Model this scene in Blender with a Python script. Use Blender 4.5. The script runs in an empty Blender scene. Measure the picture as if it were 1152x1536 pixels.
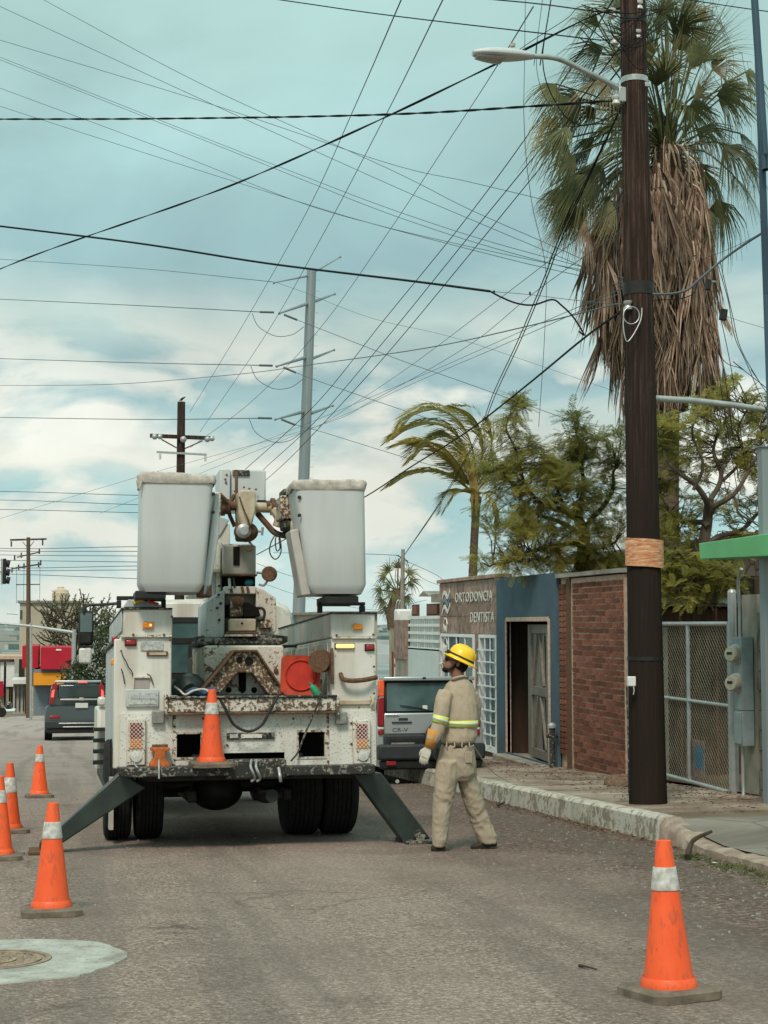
import bpy, bmesh, math, random
from mathutils import Vector, Matrix, Euler, noise
S = bpy.context.scene
COL = S.collection
R = math.radians
# ---------------------------------------------------------------- camera
FPX = 2350.0
TH = math.atan(167 / FPX)
PS = math.atan(486 / FPX * math.cos(TH))
SL = 105 / FPX * math.cos(PS)           # fall of the street per metre
cam_d = bpy.data.cameras.new('camera')
cam = bpy.data.objects.new('camera', cam_d)
COL.objects.link(cam)
cam.location = (0, 0, 1.4)
cam.rotation_euler = (math.pi / 2 + TH, 0, -PS)
cam_d.sensor_fit = 'HORIZONTAL'
cam_d.sensor_width = 36
cam_d.lens = FPX / 1152 * 36
cam_d.clip_start = 0.05
cam_d.clip_end = 9000
S.camera = cam
# ---------------------------------------------------------------- world
W = bpy.data.worlds.new('World')
S.world = W
W.use_nodes = True
nt = W.node_tree
nt.nodes.clear()
L = nt.links.new
out = nt.nodes.new('ShaderNodeOutputWorld')
bg = nt.nodes.new('ShaderNodeBackground')
bg.inputs[1].default_value = 0.1
SUN_EL, SUN_AZ = R(52), R(205)
sky = nt.nodes.new('ShaderNodeTexSky')
sky.sky_type = 'NISHITA'
sky.sun_disc = False
sky.sun_elevation = SUN_EL
sky.sun_rotation = SUN_AZ
tc = nt.nodes.new('ShaderNodeTexCoord')
sep = nt.nodes.new('ShaderNodeSeparateXYZ')
L(tc.outputs['Generated'], sep.inputs[0])


def wnoise(scale, sx, sy, sz, detail=5, off=(0, 0, 0), dist=0.3):
    m = nt.nodes.new('ShaderNodeMapping')
    m.inputs['Scale'].default_value = (sx, sy, sz)
    m.inputs['Location'].default_value = off
    n = nt.nodes.new('ShaderNodeTexNoise')
    n.inputs['Scale'].default_value = scale
    n.inputs['Detail'].default_value = detail
    n.inputs['Distortion'].default_value = dist
    L(tc.outputs['Generated'], m.inputs[0])
    L(m.outputs[0], n.inputs['Vector'])
    return n.outputs[0]


def wmath(op, a, b=None, c=None, clamp=False):
    n = nt.nodes.new('ShaderNodeMath')
    n.operation = op
    n.use_clamp = clamp
    for i, v in enumerate((a, b, c)):
        if v is None:
            continue
        if isinstance(v, (int, float)):
            n.inputs[i].default_value = v
        else:
            L(v, n.inputs[i])
    return n.outputs[0]


def wramp(fac, stops):
    r = nt.nodes.new('ShaderNodeValToRGB')
    e = r.color_ramp.elements
    while len(e) < len(stops):
        e.new(0.5)
    for i, (p, c) in enumerate(stops):
        e[i].position = p
        e[i].color = tuple(c) + (1,) if not isinstance(c, float) else (c, c, c, 1)
    L(fac, r.inputs[0])
    return r.outputs[0]


def wmix(f, a, b, mode='MIX'):
    m = nt.nodes.new('ShaderNodeMix')
    m.data_type = 'RGBA'
    m.blend_type = mode
    if isinstance(f, float):
        m.inputs[0].default_value = f
    else:
        L(f, m.inputs[0])
    for i, v in ((6, a), (7, b)):
        if isinstance(v, tuple):
            m.inputs[i].default_value = v + (1,)
        else:
            L(v, m.inputs[i])
    return m.outputs[2]


n1 = wnoise(3.2, 1, 1, 3.2, 6, (0.3, 0.1, 0.0), 0.5)      # broad banks, stretched along the horizon
n2 = wnoise(9.5, 1, 1, 2.2, 9, (2.3, 5.1, 1.0), 0.3)      # billows
n3 = wnoise(2.1, 1, 1, 1.6, 4, (7.0, 1.0, 3.0), 0.2)
zz = wmath('ADD', sep.outputs[2], wmath('MULTIPLY', wmath('SUBTRACT', n1, 0.5), 0.10))
zz = wmath('ADD', zz, wmath('MULTIPLY', wmath('SUBTRACT', n2, 0.5), 0.09))
# colour of the cloud deck by elevation: pale at the horizon, a torn teal belt, cream banks, slate deck
deck = wramp(wmath('MULTIPLY', zz, 2.0, clamp=True), [
    (0.00, (0.66, 0.80, 0.76)), (0.08, (0.60, 0.80, 0.78)), (0.15, (0.45, 0.71, 0.72)), (0.215, (0.80, 0.84, 0.74)),
    (0.262, (0.43, 0.64, 0.65)), (0.305, (0.37, 0.55, 0.57)), (0.375, (0.60, 0.76, 0.71)), (0.45, (0.36, 0.57, 0.59)), (0.7, (0.45, 0.68, 0.65)), (1.0, (0.46, 0.69, 0.65))])
low = wmath('SUBTRACT', 1.0, wmath('MULTIPLY', wmath('SUBTRACT', sep.outputs[2], 0.14), 12.0), clamp=True)
cream = wmath('MULTIPLY', wramp(n2, [(0.46, 0.0), (0.56, 1.0)]), low)
deck = wmix(wmath('MULTIPLY', cream, 0.9), deck, (0.96, 0.97, 0.86))
soft = wramp(wmath('ADD', wmath('MULTIPLY', n3, 0.6), wmath('MULTIPLY', wnoise(5.0, 1, 1, 1.8, 6, (4.0, 2.0, 9.0), 0.6), 0.4)), [(0.37, 0.80), (0.47, 0.93), (0.53, 1.03), (0.64, 1.20)])
deck = wmix(1.0, deck, soft, 'MULTIPLY')
up10 = wmix(1.0, deck, (10.0, 10.0, 10.0), 'MULTIPLY')
lift = wramp(sep.outputs[2], [(0.35, 1.0), (1.0, 1.7)])   # an overcast sky brightens to the zenith
nt_mul = wmix(1.0, up10, lift, 'MULTIPLY')
fin = wmix(0.98, sky.outputs[0], nt_mul)
L(fin, bg.inputs[0])
L(bg.outputs[0], out.inputs[0])
for l_ in list(nt.links):
    pass
# ---------------------------------------------------------------- sun through cloud
sd = bpy.data.lights.new('sun', 'SUN')
sd.energy = 2.7
sd.angle = R(14)
sd.color = (1.0, 0.85, 0.74)
so = bpy.data.objects.new('sun', sd)
COL.objects.link(so)
# sun_rotation is clockwise from +Y seen from above
dirv = Vector((math.sin(SUN_AZ) * math.cos(SUN_EL), math.cos(SUN_AZ) * math.cos(SUN_EL), math.sin(SUN_EL)))
so.rotation_euler = dirv.to_track_quat('Z', 'Y').to_euler()
S.view_settings.view_transform = 'Standard'
S.view_settings.look = 'None'
S.view_settings.exposure = 0.0
S.view_settings.gamma = 1.0
S.view_settings.use_curve_mapping = False
S.cycles.max_bounces = 6
S.cycles.transparent_max_bounces = 8

# ---------------------------------------------------------------- measuring helpers (survey of the photograph)
_F = Vector((math.sin(PS) * math.cos(TH), math.cos(PS) * math.cos(TH), math.sin(TH)))
_R = Vector((math.cos(PS), -math.sin(PS), 0))
_U = _R.cross(_F)
_C = Vector((0, 0, 1.4))


def ray(x, y):
    return _F + _R * ((x - 576) / FPX) - _U * ((y - 768) / FPX)


def atY(x, y, Y):
    r = ray(x, y)
    return _C + r * (Y / r.y)


def atX(x, y, X):
    r = ray(x, y)
    return _C + r * (X / r.x)


def onroad(x, y, dz=0.0):
    r = ray(x, y)
    return _C + r * ((dz - 1.4) / (r.z + SL * r.y))


def rz(Y):
    """street level at distance Y"""
    return -SL * Y


class Frame:
    def __init__(s, loc, rot=(0, 0, 0)):
        s.loc = Vector(loc)
        s.rot = Euler(rot)
        s.m = s.rot.to_matrix()
        s.mi = s.m.inverted()

    def hit(s, x, y, d=0.0, ax=1):
        """local point where the sight line of a picture point meets local plane axis=d"""
        o = s.mi @ (_C - s.loc)
        r = s.mi @ ray(x, y)
        t = (d - o[ax]) / r[ax]
        return o + r * t

    def w2l(s, p):
        return s.mi @ (Vector(p) - s.loc)


# ---------------------------------------------------------------- mesh builder
class MB:
    def __init__(s):
        s.v = []
        s.f = []
        s.mi = []
        s.cur = 0

    def add(s, vs, fs):
        o = len(s.v)
        s.v += [tuple(p) for p in vs]
        s.f += [tuple(i + o for i in q) for q in fs]
        s.mi += [s.cur] * len(fs)
        return s

    def hexa(s, p):
        """eight points: four of the bottom ring, four of the top ring"""
        return s.add(p, [(3, 2, 1, 0), (4, 5, 6, 7), (0, 1, 5, 4), (1, 2, 6, 5), (2, 3, 7, 6), (3, 0, 4, 7)])

    def box(s, x0, x1, y0, y1, z0, z1):
        return s.hexa([(x0, y0, z0), (x1, y0, z0), (x1, y1, z0), (x0, y1, z0), (x0, y0, z1), (x1, y0, z1), (x1, y1, z1), (x0, y1, z1)])

    def obox(s, c, sz, rot=None):
        c = Vector(c)
        m = rot if rot is not None else Matrix.Identity(3)
        hx, hy, hz = sz[0] / 2, sz[1] / 2, sz[2] / 2
        pts = [(-hx, -hy, -hz), (hx, -hy, -hz), (hx, hy, -hz), (-hx, hy, -hz), (-hx, -hy, hz), (hx, -hy, hz), (hx, hy, hz), (-hx, hy, hz)]
        return s.hexa([c + m @ Vector(p) for p in pts])

    def bar(s, a, b, w, h=None):
        """square bar from a to b"""
        a, b = Vector(a), Vector(b)
        h = w if h is None else h
        d = (b - a)
        q = d.to_track_quat('Y', 'Z').to_matrix()
        return s.obox((a + b) / 2, (w, d.length, h), q)

    def tube(s, pts, r, n=8, cap=True, closed=False):
        pts = [Vector(p) for p in pts]
        k = len(pts)
        rs = r if isinstance(r, (list, tuple)) else [r] * k
        t0 = (pts[1] - pts[0]).normalized()
        up = Vector((0, 0, 1)) if abs(t0.z) < 0.9 else Vector((1, 0, 0))
        nrm = t0.cross(up).normalized()
        vs = []
        for i in range(k):
            if closed:
                t = (pts[(i + 1) % k] - pts[i - 1]).normalized()
            else:
                t = (pts[min(i + 1, k - 1)] - pts[max(i - 1, 0)]).normalized()
            nrm = (nrm - t * nrm.dot(t))
            if nrm.length < 1e-6:
                nrm = t.orthogonal()
            nrm.normalize()
            bn = t.cross(nrm)
            for j in range(n):
                a = 2 * math.pi * j / n
                vs.append(pts[i] + (nrm * math.cos(a) + bn * math.sin(a)) * rs[i])
        fs = []
        for i in range(k if closed else k - 1):
            i2 = (i + 1) % k
            for j in range(n):
                j2 = (j + 1) % n
                fs.append((i * n + j, i * n + j2, i2 * n + j2, i2 * n + j))
        if cap and not closed:
            fs.append(tuple(range(n - 1, -1, -1)))
            fs.append(tuple(range((k - 1) * n, k * n)))
        return s.add(vs, fs)

    def cyl(s, a, b, r, n=12):
        return s.tube([a, b], r, n)

    def lathe(s, prof, c, axis=(0, 0, 1), n=24, sq=None):
        """profile of (radius, height) about an axis through c"""
        c = Vector(c)
        q = Vector(axis).to_track_quat('Z', 'Y').to_matrix()
        vs, fs = [], []
        for r_, h in prof:
            for j in range(n):
                a = 2 * math.pi * j / n
                vs.append(c + q @ Vector((r_ * math.cos(a), r_ * math.sin(a), h)))
        for i in range(len(prof) - 1):
            for j in range(n):
                j2 = (j + 1) % n
                fs.append((i * n + j, i * n + j2, (i + 1) * n + j2, (i + 1) * n + j))
        if prof[0][0] > 1e-4:
            fs.append(tuple(range(n - 1, -1, -1)))
        if prof[-1][0] > 1e-4:
            fs.append(tuple(range((len(prof) - 1) * n, len(prof) * n)))
        return s.add(vs, fs)

    def prism(s, pts, d):
        """closed outline (3-D points, planar) pushed along vector d"""
        n = len(pts)
        d = Vector(d)
        vs = [Vector(p) for p in pts] + [Vector(p) + d for p in pts]
        fs = [tuple(range(n)), tuple(range(2 * n - 1, n - 1, -1))]
        for i in range(n):
            j = (i + 1) % n
            fs.append((i, i + n, j + n, j))
        return s.add(vs, fs)

    def loft(s, rings, cap=True):
        n = len(rings[0])
        vs = [p for r_ in rings for p in r_]
        fs = []
        for i in range(len(rings) - 1):
            for j in range(n):
                j2 = (j + 1) % n
                fs.append((i * n + j, i * n + j2, (i + 1) * n + j2, (i + 1) * n + j))
        if cap:
            fs.append(tuple(range(n - 1, -1, -1)))
            fs.append(tuple(range((len(rings) - 1) * n, len(rings) * n)))
        return s.add(vs, fs)

    def ball(s, c, r, n=12, m=8):
        rx, ry, rz_ = r if isinstance(r, (tuple, list)) else (r, r, r)
        c = Vector(c)
        rings = []
        for i in range(m + 1):
            ph = math.pi * (i / m) * 0.998 + 0.003
            rings.append([c + Vector((rx * math.sin(ph) * math.cos(2 * math.pi * j / n), ry * math.sin(ph) * math.sin(2 * math.pi * j / n), -rz_ * math.cos(ph))) for j in range(n)])
        return s.loft(rings)

    def mesh(s, name, mats, smooth=False):
        me = bpy.data.meshes.new(name)
        me.from_pydata(s.v, [], s.f)
        mats = mats if isinstance(mats, (list, tuple)) else [mats]
        for m in mats:
            me.materials.append(m)
        if len(mats) > 1:
            me.polygons.foreach_set('material_index', s.mi)
        bm = bmesh.new()
        bm.from_mesh(me)
        bmesh.ops.recalc_face_normals(bm, faces=bm.faces)
        bm.to_mesh(me)
        bm.free()
        if smooth is not False:
            me.polygons.foreach_set('use_smooth', [True] * len(me.polygons))
            me.set_sharp_from_angle(angle=R(40 if smooth is True else smooth))
        me.update()
        return me


def link(name, me, parent=None, loc=(0, 0, 0), rot=(0, 0, 0)):
    o = bpy.data.objects.new(name, me)
    COL.objects.link(o)
    o.location = loc
    o.rotation_euler = rot
    if parent is not None:
        o.parent = parent
    return o


def bevel(o, w, seg=2):
    m = o.modifiers.new('bevel', 'BEVEL')
    m.width = w
    m.segments = seg
    m.limit_method = 'ANGLE'
    m.angle_limit = R(35)
    return o


def part(name, mb, mat, parent, smooth=False, bv=0, label=None, stuff=False):
    o = link(name, mb.mesh(name, mat, smooth), parent)
    if bv:
        bevel(o, bv)
        if smooth is False:
            o.data.polygons.foreach_set('use_smooth', [True] * len(o.data.polygons))
            o.data.set_sharp_from_angle(angle=R(30))
    if label:
        o['label'] = label
    if stuff:
        o['kind'] = 'stuff'
    return o


def tag(o, label, cat, group=None):
    o['label'] = label
    o['category'] = cat
    if group:
        o['group'] = group
    return o


def thing(name, label, cat, loc, rot=(0, 0, 0), group=None):
    o = link(name, None, None, loc, rot)
    o.empty_display_size = 0.2
    return tag(o, label, cat, group)


def struct(name, mb, mat, smooth=False):
    o = link(name, mb.mesh(name, mat, smooth))
    o['kind'] = 'structure'
    return o


def copy_tree(o, parent=None):
    c = o.copy()
    COL.objects.link(c)
    c.parent = parent
    for ch in [x for x in TREE.get(o.name, [])]:
        copy_tree(ch, c)
    return c


def remember(root):
    """list children once so that copies can be made"""
    for o in [root] + list(root.children_recursive):
        TREE[o.name] = list(o.children)


TREE = {}


def catmull(p, k=6):
    p = [Vector(q) for q in p]
    if len(p) < 3:
        return [p[0].lerp(p[-1], i / k) for i in range(k + 1)]
    q = [p[0] * 2 - p[1]] + p + [p[-1] * 2 - p[-2]]
    o = []
    for i in range(1, len(q) - 2):
        a, b, c, d = q[i - 1], q[i], q[i + 1], q[i + 2]
        for j in range(k):
            t = j / k
            o.append(0.5 * ((2 * b) + (c - a) * t + (2 * a - 5 * b + 4 * c - d) * t * t + (3 * b - a - 3 * c + d) * t ** 3))
    o.append(p[-1])
    return o


def remeshed(name, mb, mat, parent, voxel=0.012, smooth_it=6, wr=0.0, wscale=8.0, stretch=(1, 1, 1)):
    """union of overlapping shapes as one skin"""
    me = mb.mesh(name, mat)
    o = link(name, me, None)
    m = o.modifiers.new('r', 'REMESH')
    m.mode = 'VOXEL'
    m.voxel_size = voxel
    m2 = o.modifiers.new('s', 'SMOOTH')
    m2.factor = 0.5
    m2.iterations = smooth_it
    dg = bpy.context.evaluated_depsgraph_get()
    dg.update()
    ev = o.evaluated_get(dg)
    nm = bpy.data.meshes.new_from_object(ev)
    o.modifiers.clear()
    o.data = nm
    nm.name = name
    if wr:
        st = Vector(stretch)
        for v, nn in [(v, v.normal.copy()) for v in nm.vertices]:
            c = Vector((v.co.x * st.x, v.co.y * st.y, v.co.z * st.z)) * wscale
            d = 1 - abs(noise.noise(c + Vector((0, 0, noise.noise(c * 0.6) * 1.4)))) * 2.2
            c2_ = Vector((v.co.x * st.x, v.co.y * st.y, v.co.z * st.z)) * wscale * 2.3 + Vector((9, 3, 5))
            d += (1 - abs(noise.noise(c2_)) * 2.6) * 0.45
            v.co += nn * wr * d
    nm.polygons.foreach_set('use_smooth', [True] * len(nm.polygons))
    o.parent = parent
    return o


# ---------------------------------------------------------------- materials
class NT:
    def __init__(s, name):
        s.m = bpy.data.materials.new(name)
        s.m.use_nodes = True
        s.t = s.m.node_tree
        s.b = s.t.nodes['Principled BSDF']
        s.l = s.t.links.new
        s.tc = s.t.nodes.new('ShaderNodeTexCoord').outputs['Object']

    def n(s, kind, **kw):
        x = s.t.nodes.new(kind)
        for k, v in kw.items():
            setattr(x, k, v)
        return x

    def map(s, scale=(1, 1, 1), rot=(0, 0, 0), src=None):
        m = s.n('ShaderNodeMapping')
        m.inputs['Scale'].default_value = scale
        m.inputs['Rotation'].default_value = rot
        s.l(src or s.tc, m.inputs[0])
        return m.outputs[0]

    def noise(s, scale, detail=4, vec=None, dist=0.0, rough=0.55):
        x = s.n('ShaderNodeTexNoise')
        x.inputs['Scale'].default_value = scale
        x.inputs['Detail'].default_value = detail
        x.inputs['Distortion'].default_value = dist
        x.inputs['Roughness'].default_value = rough
        s.l(vec or s.tc, x.inputs['Vector'])
        return x.outputs[0]

    def vor(s, scale, vec=None, feat='F1', out_='Distance'):
        x = s.n('ShaderNodeTexVoronoi', feature=feat)
        x.inputs['Scale'].default_value = scale
        s.l(vec or s.tc, x.inputs['Vector'])
        return x.outputs[out_]

    def ramp(s, f, stops):
        r = s.n('ShaderNodeValToRGB')
        e = r.color_ramp.elements
        while len(e) < len(stops):
            e.new(0.5)
        for i, (p, c) in enumerate(stops):
            e[i].position = p
            c = (c, c, c) if isinstance(c, (float, int)) else c
            e[i].color = tuple(c[:3]) + (1,)
        s.l(f, r.inputs[0])
        return r.outputs[0]

    def mix(s, f, a, b, mode='MIX'):
        m = s.n('ShaderNodeMix', data_type='RGBA', blend_type=mode)
        for i, v in ((0, f), (6, a), (7, b)):
            if isinstance(v, (int, float)):
                m.inputs[i].default_value = v if i == 0 else (v, v, v, 1)
            elif isinstance(v, tuple):
                m.inputs[i].default_value = v[:3] + (1,)
            else:
                s.l(v, m.inputs[i])
        return m.outputs[2]

    def math(s, op, a, b=0.0):
        n = s.n('ShaderNodeMath', operation=op)
        for i, v in enumerate((a, b)):
            if isinstance(v, (int, float)):
                n.inputs[i].default_value = v
            else:
                s.l(v, n.inputs[i])
        return n.outputs[0]

    def col(s, c):
        if isinstance(c, tuple):
            s.b.inputs['Base Color'].default_value = c[:3] + (1,)
        else:
            s.l(c, s.b.inputs['Base Color'])
        return s

    def rough(s, v):
        if isinstance(v, (int, float)):
            s.b.inputs['Roughness'].default_value = v
        else:
            s.l(v, s.b.inputs['Roughness'])
        return s

    def bump(s, h, strength=0.3, dist=0.01):
        b = s.n('ShaderNodeBump')
        b.inputs['Strength'].default_value = strength
        b.inputs['Distance'].default_value = dist
        s.l(h, b.inputs['Height'])
        s.l(b.outputs[0], s.b.inputs['Normal'])
        return s

    def rnd(s):
        return s.n('ShaderNodeObjectInfo').outputs['Random']


def basic(name, c, rough=0.6, var=0.2, scale=6, metal=0.0, bump=0.0, bscale=60, c2=None, obj=0.0, spec=None, stretch=(1, 1, 1)):
    t = NT(name)
    v = t.map(stretch)
    n = t.noise(scale, 5, v)
    dk = tuple(x * (1 - var) for x in c) if c2 is None else c2
    lt = tuple(min(1, x * (1 + var)) for x in c) if c2 is None else c
    cc = t.ramp(n, [(0.3, dk), (0.7, lt)])
    if obj:
        cc = t.mix(1.0, cc, t.ramp(t.rnd(), [(0, 1 - obj), (1, 1 + obj)]), 'MULTIPLY')
    t.col(cc).rough(rough)
    t.b.inputs['Metallic'].default_value = metal
    t.b.inputs['Specular IOR Level'].default_value = spec if spec is not None else (0.5 if rough < 0.5 else (0.3 if rough < 0.7 else 0.12))
    if bump:
        t.bump(t.noise(bscale, 4, v), bump, 0.01)
    return t.m


def chipped(name, c, under=(0.09, 0.06, 0.04), under2=(0.2, 0.12, 0.07), amt=0.5, scale=14, dirt=0.3, rough=0.5, plate=False, edge=0.0):
    """old brush paint with chips down to rust and primer, dirt runs"""
    t = NT(name)
    n = t.noise(scale, 8, None, 0.4, 0.7)
    big = t.noise(2.2, 3)
    m = t.math('ADD', n, t.math('MULTIPLY', t.math('SUBTRACT', big, 0.5), 0.35))
    hi = 0.78 - 0.3 * amt
    mask = t.ramp(m, [(hi, 0.0), (hi + 0.02, 1.0)])
    run = t.noise(5, 5, t.map((1.0, 1.0, 0.12)))
    cc = t.mix(t.ramp(run, [(0.42, 0.0), (0.75, dirt)]), c, tuple(x * y for x, y in zip(c, (0.52, 0.44, 0.34))))
    cc = t.mix(t.ramp(t.noise(3, 4), [(0.35, 0.0), (0.7, 0.35)]), cc, tuple(x * y for x, y in zip(c, (0.74, 0.72, 0.66))))
    ring = t.ramp(m, [(hi - 0.035, 0.0), (hi, 0.7)])
    cc = t.mix(ring, cc, tuple(x * y for x, y in zip(c, (0.55, 0.40, 0.26))))
    cc = t.mix(mask, cc, t.mix(t.noise(30, 3), under, under2))
    if plate:
        # raised lozenge tread in two directions
        a = t.map((1, 1, 1), (0, R(45), 0))
        w1 = t.n('ShaderNodeTexChecker')
        w1.inputs['Scale'].default_value = 46
        t.l(a, w1.inputs['Vector'])
        v = t.vor(38, a)
        h = t.ramp(v, [(0.18, 1.0), (0.34, 0.0)])
        cc = t.mix(t.math('MULTIPLY', h, 0.75), cc, t.mix(t.noise(9, 3), tuple(x * 0.42 for x in c), tuple(x * 0.8 for x in c)))
        t.bump(h, 0.6, 0.004)
    else:
        t.bump(t.mix(mask, 1.0, 0.0), 0.4, 0.002)
    t.col(cc).rough(t.mix(mask, rough, 0.85))
    t.b.inputs['Specular IOR Level'].default_value = 0.22
    return t.m


M = {}
# truck paints
M['white'] = chipped('worn_white_paint', (0.67, 0.66, 0.61), amt=0.38, scale=30, dirt=0.7)
M['white2'] = chipped('chipped_white_paint', (0.65, 0.63, 0.56), amt=0.64, scale=28, dirt=0.7)
M['beam'] = chipped('flaking_white_paint', (0.60, 0.58, 0.52), (0.07, 0.06, 0.05), (0.16, 0.11, 0.07), amt=0.86, scale=24, dirt=0.6)
M['brace'] = chipped('flaking_brown_steel', (0.62, 0.57, 0.48), (0.09, 0.06, 0.04), (0.14, 0.09, 0.055), amt=1.0, scale=34, dirt=0.6)
M['tread'] = chipped('tread_plate_paint', (0.67, 0.67, 0.625), amt=0.40, scale=24, dirt=0.5, plate=True)
M['grey_paint'] = chipped('grey_white_paint', (0.49, 0.52, 0.52), amt=0.40, scale=24, dirt=0.4)
M['bumper'] = chipped('dark_bumper_paint', (0.035, 0.037, 0.034), (0.13, 0.115, 0.09), (0.33, 0.31, 0.26), amt=0.82, scale=26, dirt=0.2)
M['bucket'] = basic('bucket_fibreglass', (0.49, 0.51, 0.50), 0.40, 0.05, 3.0, stretch=(3, 3, 0.4))
M['bucket_rib'] = basic('bucket_rib_fibreglass', (0.42, 0.40, 0.36), 0.5, 0.15, 5)
M['canvas'] = basic('wrapped_canvas', (0.43, 0.40, 0.35), 0.9, 0.3, 16, bump=0.5, bscale=18)
M['rustbrown'] = basic('rusty_steel', (0.17, 0.10, 0.062), 0.8, 0.5, 30, bump=0.4, bscale=70, c2=(0.09, 0.05, 0.03))
M['cream'] = basic('cream_winch_paint', (0.55, 0.48, 0.35), 0.5, 0.25, 10, c2=(0.34, 0.27, 0.18))
M['black'] = basic('black_steel', (0.018, 0.019, 0.018), 0.55, 0.3, 12)
M['void'] = basic('black_and_opening_shade', (0.012, 0.011, 0.010), 0.9, 0.2, 12)  # near-black colour paints the shade of holes and recesses; also on the guard
M['darkgreen'] = basic('dark_green_outrigger_paint', (0.022, 0.032, 0.028), 0.42, 0.3, 6, bump=0.1)
M['tyre'] = basic('tyre_rubber', (0.022, 0.022, 0.021), 0.85, 0.3, 20, bump=0.3)
M['steel'] = basic('galvanised_steel', (0.40, 0.42, 0.41), 0.45, 0.15, 9, metal=0.5)
M['pylon'] = basic('weathered_pylon_steel', (0.25, 0.29, 0.30), 0.55, 0.14, 2, metal=0.2, stretch=(1, 1, 0.1))
M['alu'] = basic('bare_aluminium', (0.5, 0.5, 0.48), 0.4, 0.2, 25, metal=0.7)
M['wire'] = basic('wire_black', (0.012, 0.014, 0.015), 0.7, 0.2)
M['wire_grey'] = basic('wire_grey', (0.10, 0.13, 0.14), 0.7, 0.2)
M['nearcable'] = basic('dark_blue_sheath', (0.045, 0.085, 0.12), 0.5, 0.1)
M['rope'] = basic('pale_rope', (0.55, 0.52, 0.45), 0.9, 0.2, 40)
t = NT('cone_orange_pvc')
v = t.map((1, 1, 1))
cc = t.ramp(t.noise(3, 4), [(0.3, (0.90, 0.095, 0.016)), (0.7, (0.98, 0.13, 0.028))])
cc = t.mix(t.ramp(t.noise(16, 6, t.map((2.2, 2.2, 0.7)), 0.6), [(0.52, 0.0), (0.68, 0.7)]), cc, (0.48, 0.085, 0.035))
cc = t.mix(t.ramp(t.noise(9, 7, t.map((3, 3, 0.8), (0.4, 0.3, 0)), 0.4, 0.7), [(0.63, 0.0), (0.68, 0.65)]), cc, (0.16, 0.055, 0.035))
cc = t.mix(1.0, cc, t.ramp(t.rnd(), [(0, (0.86, 0.9, 1.0)), (1, (1.0, 1.05, 1.1))]), 'MULTIPLY')
t.col(cc).rough(t.ramp(t.noise(12, 3), [(0.3, 0.38), (0.7, 0.6)]))
M['orange'] = t.m
M['orange_b'] = basic('cone_faded_orange', (0.86, 0.135, 0.045), 0.55, 0.16, 7)
M['orange_old2'] = basic('dirty_red_orange', (0.62, 0.075, 0.03), 0.6, 0.4, 6, c2=(0.30, 0.035, 0.02))
M['band'] = basic('reflective_collar', (0.60, 0.61, 0.57), 0.4, 0.18, 26, c2=(0.30, 0.27, 0.23))
M['rubberbase'] = basic('dusty_rubber_base', (0.16, 0.13, 0.10), 0.85, 0.35, 14, bump=0.3)
M['red'] = basic('red_plastic', (0.50, 0.035, 0.02), 0.5, 0.2, 6)
M['green'] = basic('green_plastic', (0.03, 0.26, 0.13), 0.4, 0.2)
M['amber'] = basic('amber_lens', (0.85, 0.26, 0.015), 0.2, 0.25, 60)
M['redlens'] = basic('red_lens', (0.26, 0.012, 0.015), 0.2, 0.25, 60)
M['clearlens'] = basic('clear_lens', (0.55, 0.56, 0.52), 0.2, 0.3, 90)
M['orange_old'] = basic('old_orange_paint', (0.62, 0.16, 0.045), 0.7, 0.4, 25, c2=(0.25, 0.08, 0.03))


def lit(name, c, e):
    t = NT(name)
    t.col(c).rough(0.3)
    t.b.inputs['Emission Color'].default_value = c + (1,)
    t.b.inputs['Emission Strength'].default_value = e
    return t.m


M['amber_lit'] = lit('amber_lamp_lit', (1.0, 0.62, 0.22), 1.0)
M['brake_lit'] = lit('brake_lamp_lit', (1.0, 0.12, 0.10), 0.7)
g = NT('dark_car_glass')
g.col((0.02, 0.035, 0.035)).rough(0.06)
g.b.inputs['Specular IOR Level'].default_value = 0.8
M['glass'] = g.m
g = NT('glass_painted_reflection')
g.col(g.ramp(g.noise(1.7, 3), [(0.35, (0.03, 0.06, 0.06)), (0.7, (0.11, 0.19, 0.19))])).rough(0.08)  # dark and teal patches paint reflections into the glass colour
g.b.inputs['Specular IOR Level'].default_value = 0.8
M['pane'] = g.m
# buildings
M['brick'] = basic('red_brick', (0.21, 0.082, 0.054), 0.9, 0.4, 22, bump=0.5, bscale=60, obj=0.35)
M['mortar'] = basic('pale_mortar', (0.50, 0.37, 0.29), 0.95, 0.3, 15, bump=0.4)
M['blue'] = basic('slate_blue_render', (0.078, 0.118, 0.145), 0.85, 0.16, 2.2, bump=0.25, bscale=90)
M['stone'] = basic('pinkish_stone_slab', (0.285, 0.205, 0.168), 0.9, 0.4, 7, bump=0.35, bscale=25, obj=0.22)
M['stonejoint'] = basic('stone_joint', (0.13, 0.09, 0.07), 0.95, 0.2, 12)
M['whitepaint'] = basic('white_gloss_paint', (0.68, 0.70, 0.67), 0.5, 0.08, 5)
M['letter'] = basic('white_letters', (0.60, 0.60, 0.55), 0.6, 0.2, 25)
M['wood'] = basic('grey_door_wood', (0.20, 0.18, 0.15), 0.8, 0.3, 9, stretch=(3, 3, 0.5), bump=0.3)
M['kerbpaint'] = chipped('flaking_kerb_paint', (0.50, 0.485, 0.43), (0.20, 0.185, 0.15), (0.27, 0.24, 0.19), amt=0.76, scale=13, dirt=0.5, rough=0.9)
M['kerbbare'] = basic('bare_red_kerb', (0.40, 0.32, 0.25), 0.95, 0.4, 7, bump=0.8, bscale=35, c2=(0.22, 0.16, 0.125))
M['concrete'] = basic('stained_concrete', (0.27, 0.25, 0.21), 0.92, 0.28, 3, bump=0.35, bscale=60)
M['oldwall'] = basic('mossy_block_wall', (0.17, 0.155, 0.12), 0.95, 0.5, 5, bump=0.5, bscale=30, stretch=(2, 2, 0.6))
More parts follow.
